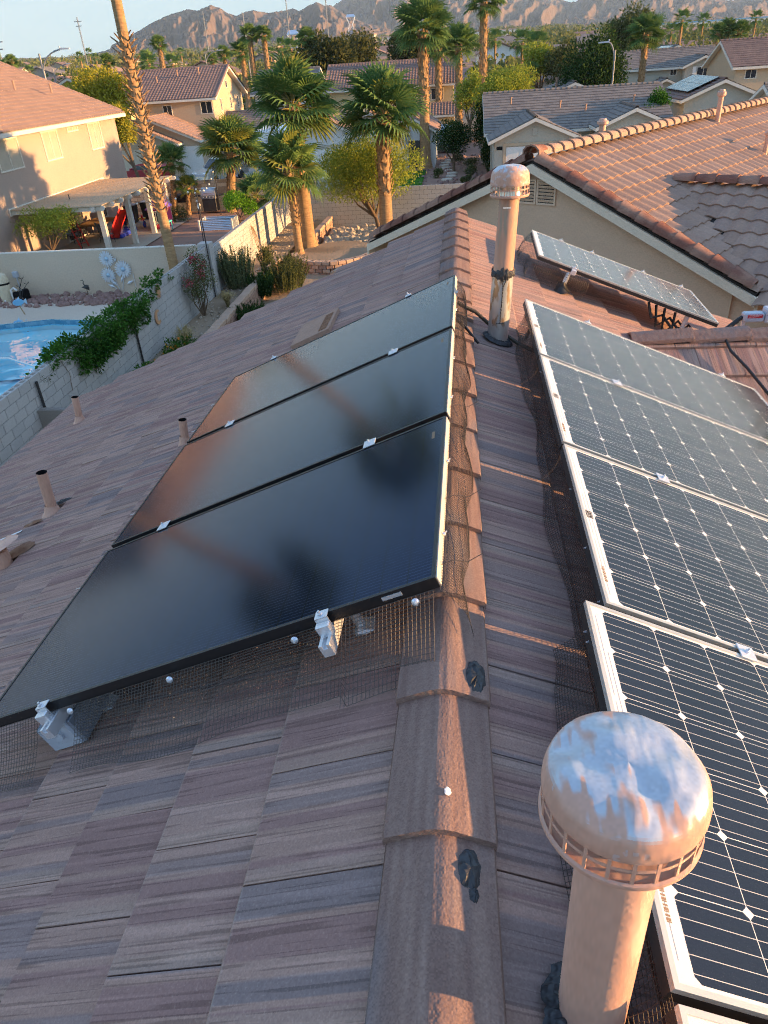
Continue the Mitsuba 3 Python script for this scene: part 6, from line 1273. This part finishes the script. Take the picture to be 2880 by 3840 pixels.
put(k, 'wheel', xf(lathe([(.05, -.03), (.17, -.03), (.18, 0), (.17, .03), (.05, .03)], 16), Mw, (-17.5, 41.0, -.32)), 'm_blue_plastic', smooth=30); put(k, 'frame', cat(tube([(-17.5, 41.0, -.32), (-17.6, 41.1, .1), (-17.9, 41.6, -.2)], .04, 8)), 'm_red_plastic', smooth=40); put(k, 'seat', cbox((-17.95, 41.3, -.12), (-17.6, 41.6, -.04), .03), 'm_yellow_plastic')
k = thing('playhouse', 'pink playhouse with a purple roof behind the leaning palm', 'playhouse'); put(k, 'wall', cbox((-16.95, 40.4, -.5), (-16.05, 41.6, .55), .03), 'm_pink_plastic'); put(k, 'roof', fixm(prism([(-17.05, .5), (-15.95, .5), (-16.5, .98)], (0, 40.3, 0), XA, UPV, YA, 1.4)), 'm_purple_plastic'); window(k, (-16.5, 40.39, .1), XA, UPV, FY, .32, .6, 'm_pane', 'm_white', 1, .05)
k = thing('toy_table', 'small teal toy table with a cream stool on the patio edge', 'toy'); put(k, 'top', cbox((-16.2, 39.8, -.1), (-15.6, 40.3, -.03), .02), 'm_teal_plastic'); put(k, 'leg', cat([tube([(-16.15 + .5 * a, 39.85 + .4 * b, -.5), (-16.15 + .5 * a, 39.85 + .4 * b, -.1)], .03, 6) for a in (0, 1) for b in (0, 1)]), 'm_teal_plastic'); put(k, 'stool', cat(cbox((-16.75, 39.9, -.5), (-16.65, 40.4, .1), .02), cbox((-16.7, 39.9, -.22), (-16.4, 40.4, -.15), .02)), 'm_cream_plastic')
for i, (x, y, lab) in enumerate(((-18.9, 42.8, 'dark grey wheeled bin under the pergola, the nearer one'), (-18.3, 43.8, 'dark wheeled bin standing behind the other bin'))):
    k = thing('wheeled_bin', lab, 'bin'); put(k, 'body', hull([(x + a * .30 * q, y + b * .34 * q, z) for a in (-1, 1) for b in (-1, 1) for q, z in ((.8, -.5), (1, .42))]), 'm_steel_dark'); put(k, 'lid', hull([(x + a * .32, y + b * .36, z) for a in (-1, 1) for b in (-1, 1) for z in (.43, .47)] + [(x, y, .53)]), 'm_box_dark')
k = thing('barbecue_grill', 'black barbecue grill with a silver hood and side shelves', 'grill'); gx_, gy_ = -14.9, 45.2
put(k, 'cabinet', cbox((gx_ - .42, gy_ - .28, -.45), (gx_ + .42, gy_ + .28, .25), .02), 'm_steel_dark'); put(k, 'firebox', cbox((gx_ - .46, gy_ - .32, .251), (gx_ + .46, gy_ + .30, .46), .02), 'm_pole_grey'); put(k, 'hood', hull([(gx_ + sx * .44, gy_ + a, z) for sx in (-1, 1) for a, z in ((-.28, .465), (.28, .465), (-.26, .66), (-.1, .82), (.12, .84), (.28, .7))]), 'm_galv')
put(k, 'handle', tube([(gx_ - .3, gy_ - .33, .60), (gx_ + .3, gy_ - .33, .60)], .018, 6), 'm_galv'); put(k, 'shelf', cat(cbox((gx_ - .86, gy_ - .27, .40), (gx_ - .47, gy_ + .27, .45), .01), cbox((gx_ + .47, gy_ - .27, .40), (gx_ + .86, gy_ + .27, .45), .01)), 'm_steel_dark'); put(k, 'knob', cat([xf(lathe([(0, .03), (.03, .025), (.035, 0)], 10), np.array([[1, 0, 0], [0, 0, -1], [0, 1, 0]]), (gx_ - .3 + .2 * i, gy_ - .322, .36)) for i in range(4)]), 'm_alu')
k = thing('smoker', 'black barrel smoker between the small palms', 'grill'); put(k, 'barrel', tube([(-17.4, 45.5, .30), (-16.4, 45.5, .30)], .26, 14), 'm_steel_dark', smooth=30); put(k, 'leg', cat([tube([(x, 45.5 + d, -.55), (x, 45.5, .2)], .02, 6) for x in (-17.3, -16.5) for d in (-.2, .2)]), 'm_steel_dark')
k = thing('gas_bottle', 'pale gas bottle on the ground beside the grill', 'gas bottle'); put(k, 'tank', lathe([(0, 0), (.12, 0), (.155, .06), (.155, .28), (.10, .36), (.04, .38), (0, .38)], 16, (-13.75, 45.1, -.55)), 'm_rv_white', smooth=40); put(k, 'collar', lathe([(.09, .36), (.095, .45), (.085, .45), (.08, .36)], 14, (-13.75, 45.1, -.55)), 'm_rv_white')
k = thing('raised_bed', 'shiny corrugated metal raised bed on the red gravel', 'raised bed'); cor = []
for (a, b) in (((-13.9, 39.6), (-12.1, 39.6)), ((-12.1, 39.6), (-12.1, 40.7)), ((-12.1, 40.7), (-13.9, 40.7)), ((-13.9, 40.7), (-13.9, 39.6))):
    a, b = np.append(a, 0), np.append(b, 0); e = (b - a) / np.linalg.norm(b - a); nn = np.array([e[1], -e[0], 0]); z = np.linspace(-.56, -.04, 41); w = .016 * np.sin((z + .56) * 2 * np.pi / .087)
    cor.append(grid(np.array([[p + nn * q + [0, 0, h] for h, q in zip(z, w)] for p in (a, b)])))
put(k, 'side', cat(cor + [(v, f_[:, ::-1]) for v, f_ in cor]), 'm_galv', smooth=60); put(k, 'corner_post', cat([cbox((x - .04, y - .04, -.56), (x + .04, y + .04, 0.0), .01) for x in (-13.9, -12.1) for y in (39.6, 40.7)]), 'm_trim'); put(k, 'soil', box((-13.86, 39.64, -.5), (-12.14, 40.66, -.2)), 'm_mulch')
for x, y, lab in ((-12.7, 36.4, 'black light pole in front of the raised bed'), (-14.1, 44.3, 'black light pole beside the grill'), (-18.6, 35.5, 'black light pole by the patio table')):
    one('light_pole', lab, 'pole', tube([(x, y, -.56), (x + .02, y, 2.1)], .02, 6), 'm_steel_dark')
def string(label, a, b, sag, n):
    k = thing('light_string', label, 'string lights'); a, b = np.asarray(a, float), np.asarray(b, float); t = np.linspace(0, 1, 14)[:, None]; P = a + (b - a) * t; P[:, 2] -= 4 * sag * (t * (1 - t))[:, 0]; put(k, 'cable', tube(P, .008, 4), 'm_steel_dark')
    for i in range(n):
        q = (i + .5) / n; p = a + (b - a) * q - [0, 0, 4 * sag * q * (1 - q) + .07]; s = trimesh.creation.icosphere(1, .05); put(k, 'bulb', (np.array(s.vertices) + p, np.array(s.faces)), 'm_bulb', smooth=True)
string('string of bulbs from the wall pillar to the pole before the raised bed', (-8.4, 24.3, 3.2), (-12.7, 36.4, 2.05), .5, 5); string('string of bulbs between the raised bed pole and the grill pole', (-12.7, 36.4, 2.05), (-14.1, 44.3, 2.05), .55, 7); string('string of bulbs from the pergola to the raised bed pole', (-16.2, 36.8, 1.5), (-12.7, 36.4, 2.05), .35, 5); string('string of bulbs from the grill pole towards the far wall', (-14.1, 44.3, 2.05), (-9.2, 45.5, 2.4), .3, 5)
# ================================================================ vehicles
def car(label, x, y, z, a, mat, L=4.7, W=1.86, H=1.75):
    k = thing('parked_car', label, 'car'); M = rotz(a); o = np.array([x, y, z]); t = lambda m: xf(m, M, o)
    low = [(-L / 2, .35), (-L / 2 + .05, .75), (-L / 2 + .25, .95), (-.9, 1.05), (L / 2 - .15, 1.08), (L / 2, .9), (L / 2, .35)]; put(k, 'body', t(fixm(prism(low, (0, -W / 2, 0), XA, UPV, YA, W))), mat)
    cab = [(-1.05, 1.04), (-.25, H - .06), (.2, H), (L / 2 - .7, H - .04), (L / 2 - .2, 1.06)]; v, f_ = fixm(prism(cab, (0, -W / 2 + .1, 0), XA, UPV, YA, W - .2)); v[:, 1] *= np.where(v[:, 2] > 1.4, .86, 1); put(k, 'cabin', t((v, f_)), mat)
    put(k, 'windscreen', t(fixm(hexa([(-1.02, -.72, 1.10), (-1.02, .72, 1.10), (-.34, .62, H - .12), (-.34, -.62, H - .12), (-1.06, -.72, 1.11), (-1.06, .72, 1.11), (-.38, .62, H - .10), (-.38, -.62, H - .10)]))), 'm_pane')
    for s in (-1, 1): put(k, 'side_window', t(fixm(hexa([(-.72, s * (W / 2 - .115), 1.12), (L / 2 - .6, s * (W / 2 - .115), 1.12), (L / 2 - .8, s * (W / 2 - .20), H - .14), (-.22, s * (W / 2 - .20), H - .14), (-.72, s * (W / 2 - .085), 1.12), (L / 2 - .6, s * (W / 2 - .085), 1.12), (L / 2 - .8, s * (W / 2 - .17), H - .14), (-.22, s * (W / 2 - .17), H - .14)]))), 'm_pane')
    for sx in (-L / 2 + .85, L / 2 - .85):
        for s in (-1, 1): put(k, 'wheel', t(xf(lathe([(.0, .02), (.2, .02), (.33, .0), (.35, -.05), (.35, -.17), (.2, -.2), (0, -.2)], 18), np.array([[1, 0, 0], [0, 0, s], [0, 1, 0.0]]), (sx, s * (W / 2 - .01), .35))), 'm_tyre', smooth=40)
    for s in (-1, 1): put(k, 'headlight', t(cbox((-L / 2 + .0, s * (W / 2 - .32) - .22, .72), (-L / 2 + .2, s * (W / 2 - .32) + .22, .88), .03)), 'm_lamp_clear'); put(k, 'tail_light', t(cbox((L / 2 - .12, s * (W / 2 - .2) - .12, .75), (L / 2 + .015, s * (W / 2 - .2) + .12, 1.1), .02)), 'm_lamp_red'); put(k, 'mirror', t(cbox((-.75, s * (W / 2 + .08) - .1, 1.10), (-.6, s * (W / 2 + .08) + .1, 1.25), .02)), mat)
    put(k, 'grille', t(cbox((-L / 2 - .015, -.5, .62), (-L / 2 + .06, .5, .80), .01)), 'm_galv'); put(k, 'plate', t(box((-L / 2 - .02, -.2, .42), (-L / 2 + .02, .2, .54))), 'm_white')
car('silver grey car facing the wall on the driveway, behind the yellowing palm', -19.4, 62.6, -.92, math.radians(62), 'm_car_silver')
car('dark red car parked before the cream garage door', -26.0, 63.5, -.92, math.radians(-18), 'm_car_red', 4.4, 1.8, 1.55)
k = thing('trailer', 'white covered trailer between the yellowing palm and the thick palm', 'trailer'); put(k, 'body', cbox((-16.4, 63.5, 0.0), (-14.0, 69, 2.6), .25), 'm_rv_white'); put(k, 'wheel', cat([xf(lathe([(0, .02), (.3, .02), (.34, -.05), (.3, -.2), (0, -.2)], 16), np.array([[0, 0, -1], [1, 0, 0], [0, 1, 0.0]]), (-16.3, y, -.56)) for y in (65.5, 66.4)]), 'm_tyre'); put(k, 'chassis', box((-16.3, 63.0, -.3), (-14.1, 69, 0.0)), 'm_steel_dark'); window(k, (-14.9, 63.49, 1.7), XA, UPV, FY, .9, .6, mull=0)
k = thing('covered_trailer', 'pale grey covered vehicle by the two storey house', 'trailer'); put(k, 'cover', xf(cbox((-1.2, -2.4, 0), (1.2, 2.4, 1.9), .5), rotz(.3), (-1.6, 74, -.6)), 'm_box_grey', smooth=40); put(k, 'wheel', cat([xf(lathe([(0, .02), (.3, .02), (.34, -.05), (.3, -.2), (0, -.2)], 14), np.array([[1, 0, 0], [0, 0, -1], [0, 1, 0.0]]), (-1.6 + q, 71.55, -.5)) for q in (-.7, .7)]), 'm_tyre')
# ================================================================ poles and lamps
def street_light(label, x, y, z0, h, arm, r=.09, back=0):
    k = thing('street_light', label, 'street light'); put(k, 'pole', tube([(x, y, z0), (x, y, z0 + h)], [r, r * .8], 10), 'm_pole_grey', smooth=40)
    P = [(x + .02 * arm, y, z0 + h * .86 - .1)] + [(x + arm * (1 - math.cos(t)), y, z0 + h * .86 + 1.5 * math.sin(t)) for t in np.linspace(.15, 1.45, 7)]; put(k, 'arm', tube(P, .05, 8), 'm_pole_grey', smooth=40)
    e = np.array(P[-1]); put(k, 'lamp', cat(hull([e + [s * .0, d, z] for s in (1,) for d in (-.12, .12) for z in (-.02, .1)] + [e + [np.sign(arm) * .75, d, z] for d in (-.09, .09) for z in (-.02, .06)]), lathe([(0, .2), (.05, .2), (.05, .1)], 8, e)), 'm_box_grey')
street_light('curved street light behind the left house roof', -30.75, 60, -.9, 9.4, 1.9)
street_light('tall thin street light before the big dark tree', 11.05, 62.5, -.9, 7.2, -.55, .07); street_light('second street light behind the big dark tree', 20.4, 110, .2, 6.6, -1.4)
street_light('small street light behind the brown roofed house', -36.0, 118, .3, 8.6, 2.2); street_light('small street light between the yellow tree and the leaning palm', -56.0, 112, .2, 8.2, 2.4)
for i, (x, y, h) in enumerate(((-90, 160, 14), (-118, 260, 20), (-75, 250, 19), (-48, 190, 16), (-24.5, 135, 10), (-40, 260, 24), (-110, 175, 13), (-60, 300, 28))):
    k = thing('utility_pole', 'far thin utility pole against the hazy sky', 'utility pole', 'utility poles in the distance'); put(k, 'pole', tube([(x, y, gz(x, y) - 1), (x, y, gz(x, y) + h)], .16, 6), 'm_pole_grey')
    put(k, 'crossarm', cat(box((x - 1.2, y - .08, gz(x, y) + h - 1.2), (x + 1.2, y + .08, gz(x, y) + h - 1.0)), box((x - .9, y - .08, gz(x, y) + h - 2.4), (x + .9, y + .08, gz(x, y) + h - 2.2))), 'm_pole_grey')
def pylon(label, x, y, w, h):
    k = thing('pylon', label, 'pylon'); z = gz(x, y); legs, brace = [], []; hw = lambda t: w * (.5 - .36 * min(t / .8, 1)) if t < .8 else w * (.14 + .22 * (t - .8) / .2)
    for sx in (-1, 1):
        for sy in (-1, 1): legs.append(tube([(x + sx * hw(t), y + sy * hw(t) * .8, z + h * t) for t in (0, .4, .8, 1.0)], .20, 5))
    for t in (.2, .4, .6, .8, 1.0): brace += [tube([(x - hw(t), y, z + h * t), (x + hw(t), y, z + h * t)], .14, 4)]
    for a, b in ((0, .2), (.2, .4), (.4, .6), (.6, .8)): brace += [tube([(x - hw(a), y, z + h * a), (x + hw(b), y, z + h * b)], .10, 4), tube([(x + hw(a), y, z + h * a), (x - hw(b), y, z + h * b)], .10, 4)]
    put(k, 'leg', cat(legs), 'm_galv'); put(k, 'bracing', cat(brace), 'm_galv'); put(k, 'head', cat(box((x - w * .42, y - 1.0, z + h), (x + w * .42, y + 1.0, z + h + .4)), hull([(x - w * .30, y, z + h + 2.0), (x + w * .30, y, z + h + 2.0), (x - w * .42, y - .6, z + h + .4), (x + w * .42, y - .6, z + h + .4), (x + w * .42, y + .6, z + h + .4)])), 'm_galv')
pylon('lattice power pylon standing before the mountains', -82.2, 420, 7.0, 13.2); pylon('far faint lattice pylon beyond the first', -96, 760, 10, 26)

# ================================================================ the city on the valley slope
r_ = np.random.default_rng(77); made = 0; taken = []
wmats, rmats = ['m_stucco_cream', 'm_stucco_beige', 'm_stucco_grey', 'm_stucco_brown', 'm_stucco_white'], [('m_stile_brown', 'brown'), ('m_stile_red', 'reddish'), ('m_flat_grey', 'grey'), ('m_flat_brown', 'dark brown')]
def far_house(x, y, w, d, hh, ax, rm, wm, full):
    z = gz(x, y) - .3; name = rmats[rm][1]
    k = thing('distant_house', f'small distant house with a {name} roof among the trees of the valley', 'house', f'distant {name} roofed houses'); p = .38; up = UPV
    A, B, a, b = (XA, YA, w / 2, d / 2) if ax else (YA, XA, d / 2, w / 2)
    c0 = np.array([x, y, z]); put(k, 'wall', fixm(prism([(-b, 0), (b, 0), (b, hh), (0, hh + b * p), (-b, hh)], c0 - A * a, B, up, A, 2 * a)), wmats[wm])
    o = .5; q = []
    for s in (1, -1):
        e = [c0 - A * (a + o) + up * (hh + b * p + .12), c0 + A * (a + o) + up * (hh + b * p + .12), c0 + A * (a + o) + B * s * (b + o) + up * (hh - o * p + .12), c0 - A * (a + o) + B * s * (b + o) + up * (hh - o * p + .12)]
        q.append(fixm(hexa(e + [v + up * .2 for v in e])))
    put(k, 'roof', cat(q), rmats[rm][0])
    if full:
        for j in range(2): put(k, 'window', box((x - w * .3 + j * w * .4, y - d / 2 - .05, z + hh * .55), (x - w * .3 + j * w * .4 + 1.4, y - d / 2 + .02, z + hh * .55 + 1.2)), 'm_pane')
while made < 286:
    rad = 128 * (1300 / 128) ** (r_.random() ** 0.9); az = math.radians(-36 + 74 * r_.random()); x, y = rad * math.sin(az), rad * math.cos(az)
    if any((x - a) ** 2 + (y - b) ** 2 < (15 + .012 * rad) ** 2 for a, b in taken) or (rad < 112 and (-40 < x < 4 or 14 < x < 36)): continue
    taken.append((x, y)); two = r_.random() < .4; far_house(x, y, 10 + 4 * r_.random(), 9 + 3 * r_.random(), (5.0 if two and rad > 200 else 3.0), r_.random() < .6, int(r_.integers(0, 4)), int(r_.integers(0, 5)), rad < 420); made += 1
for x, y, w, d, h, m, lab in ((-45, 900, 120, 30, 9, 'm_stucco_white', 'long white warehouse at the foot of the mountains'), (30, 960, 90, 30, 8, 'm_stucco_white', 'second pale warehouse right of the long one'), (-120, 860, 70, 24, 12, 'm_stucco_grey', 'grey stepped industrial block left of the long warehouse'), (230, 1150, 330, 40, 7, 'm_fish_blue', 'very long low building with a blue roof below the right mountains'), (-260, 1000, 90, 30, 7, 'm_stucco_cream', 'pale low building below the left mountain')):
    k = thing('warehouse', lab, 'warehouse'); z = gz(x, y) - 2; put(k, 'wall', box((x - w / 2, y - d / 2, z), (x + w / 2, y + d / 2, z + h + 2)), 'm_stucco_white' if m == 'm_fish_blue' else m); put(k, 'roof', box((x - w / 2 - .4, y - d / 2 - .4, z + h + 2.01), (x + w / 2 + .4, y + d / 2 + .4, z + h + 3)), m if m == 'm_fish_blue' else 'm_stucco_cream')
# trees of the valley: nobody could count them
cc, rr2 = [], []
for _ in range(2600):
    rad = 105 * (2300 / 105) ** (r_.random() ** .72); az = math.radians(-37 + 76 * r_.random()); x, y = rad * math.sin(az), rad * math.cos(az)
    if rad < 125 and (-40 < x < 36) and r_.random() < .7: continue
    s = (1.3 + 1.7 * r_.random()) * (1 + .0009 * rad); cc.append((x, y, gz(x, y) + s * .8)); rr2.append((s * 1.15, s * 1.15, s))
cc, rr2 = np.array(cc), np.array(rr2); near = np.hypot(cc[:, 0], cc[:, 1]) < 420
struct('valley_trees', cat(leaves(cc[near], rr2[near], 130000, .85, 5, shell=.6, aspect=.8), leaves(cc[~near], rr2[~near], 150000, 2.0, 6, shell=.6, aspect=.9)), 'm_leaf_far', 'mass of trees spread over the valley', kind='stuff')
# palms of the valley
for i in range(46):
    rad = 130 * (520 / 130) ** r_.random(); az = math.radians(-34 + 70 * r_.random()); x, y = rad * math.sin(az), rad * math.cos(az); z = gz(x, y); h = 6.5 + 5 * r_.random()
    k = thing('distant_palm', 'tiny distant fan palm standing among the valley trees', 'palm tree', 'distant palms of the valley'); put(k, 'trunk', tube([(x, y, z - .5), (x, y, z + h)], .28, 6), 'm_trunk'); rc = 1.9 + .7 * r_.random()
    put(k, 'crown', cat([xf(FROND[int(q * 3.9)][3], (lambda el, az_: np.stack([[math.cos(el) * math.cos(az_), math.cos(el) * math.sin(az_), math.sin(el)], [-math.sin(az_), math.cos(az_), 0], [-math.sin(el) * math.cos(az_), -math.sin(el) * math.sin(az_), math.cos(el)]], 1))(math.radians(75 - 115 * q), j * 2.4) * rc, (x, y, z + h)) for j, q in enumerate(np.linspace(0, .99, 13))]), 'm_frond')

# ================================================================ mountains
def px_az(px, py):
    d = FWD + RIGHT * ((px - 1440) / 2694) - UP * ((py - 1920) / 2694); return math.degrees(math.atan2(d[0], d[1])), math.degrees(math.atan2(d[2], math.hypot(d[0], d[1])))
def mountain(name, label, skyline, r0, r1, r2, mat, seed, gul=1.0, edge=.8):
    sk = np.array(sorted(skyline)); az = np.radians(np.linspace(sk[0, 0] - 1, sk[-1, 0] + 1, 620)); el = np.interp(np.degrees(az), sk[:, 0], sk[:, 1])
    tt = np.concatenate([np.linspace(0, 1, 74), 1 + np.linspace(.1, 1, 10)]); P = np.zeros((len(tt), len(az), 3))
    for i, t in enumerate(tt):
        R = r0 + (r1 - r0) * t if t <= 1 else r1 + (r2 - r1) * (t - 1)
        zb = gz(r0 * np.sin(az), r0 * np.cos(az)) - 10; zp = EYE + r1 * np.tan(np.radians(el))
        q = np.stack([az * 46 + .25 * np.sin(t * 9), np.full_like(az, t * 3.0), np.zeros_like(az)], -1); rid = 1 - np.abs(2 * meshkit.fbm(q, 4, seed) - 1)
        q2 = np.stack([az * 90, np.full_like(az, t * 5), az * 0], -1); rid2 = 1 - np.abs(2 * meshkit.fbm(q2, 3, seed + 9) - 1)
        if t <= 1: f = t ** 1.25; H = (zp - zb); z = zb + H * f + gul * H * (t * (1 - t)) * ((rid - .62) * 2.0 + (rid2 - .6) * .35) + H * .03 * (rid2 - .6) * min(1, t * 2) * (1 - t) + H * .035 * (rid2 - .62) * (t > .97)
        else: z = zb + (zp - zb) * (1 - (t - 1)) ** 1.2
        P[i] = np.stack([R * np.sin(az), R * np.cos(az), z], -1)
    struct(name, grid(P), mat, label, smooth=True)
matte('m_mountain', lambda p, n, uv: mix((0.120, 0.088, 0.074), (0.185, 0.135, 0.108), fbm(p.x * .012, p.y * .012, p.z * .02)) * (0.8 + .4 * noise(p.x * .06, p.y * .06, p.z * .06)))
g = lambda ox, L: [px_az(ox + x / 1.728, y / 1.728) for x, y in L]
front = g(0, [(540, 362), (610, 345), (680, 330), (712, 318), (725, 290), (750, 280), (840, 236), (920, 190), (1000, 140), (1060, 112), (1130, 88), (1170, 80), (1210, 64), (1290, 70), (1330, 45), (1375, 34), (1420, 52), (1480, 90), (1535, 105), (1590, 80), (1640, 68), (1659, 74)]) + g(960, [(40, 78), (80, 88), (130, 76), (190, 70), (240, 58), (280, 75), (330, 42), (390, 16), (450, 40), (480, 35), (520, 62), (600, 108), (700, 150), (820, 178), (950, 205)])
back = g(960, [(330, 160), (430, 95), (495, 48), (560, 4), (620, -25), (760, -60), (900, -90), (1100, -110), (1300, -70), (1500, -60), (1659, -45)]) + g(1920, [(120, -30), (240, -14), (320, 2), (356, 14), (385, 18), (420, 6), (470, -14), (600, -40), (800, -60), (1000, -45), (1200, -26), (1380, 0), (1420, 3), (1470, -5), (1659, -30)])
mountain('mountain', 'rugged brown mountain with sunlit ridges behind the city', front, 2300, 3600, 4600, 'm_mountain', 3, 1.15)
mountain('mountain_range', 'higher hazy mountain range at the right', back, 3000, 5600, 6800, 'm_mountain', 21, 1.15)
lowhill = g(0, [(-400, 372), (-200, 366), (-60, 376), (0, 368), (30, 378), (200, 376), (330, 370), (430, 374), (560, 360), (640, 352), (760, 350)])
mountain('hill', 'faint low hills along the left horizon', lowhill, 4000, 6200, 7000, 'm_mountain', 33, .6)
# ================================================================ air
SIGMA = 0.00007
scene['air'] = {'type': 'homogeneous', 'albedo': {'type': 'rgb', 'value': [0.60, 0.82, 1.0]}, 'sigma_t': SIGMA}
scene['haze'] = {'type': 'cube', 'to_world': T().translate([0, 0, 350]).scale([9500, 9500, 410]), 'bsdf': {'type': 'null'}, 'interior': {'type': 'ref', 'id': 'air'}}
labels['haze'] = {'kind': 'stuff', 'label': 'thin bluish haze filling the valley', 'category': 'haze'}
scene['camera']['medium'] = {'type': 'ref', 'id': 'air'}
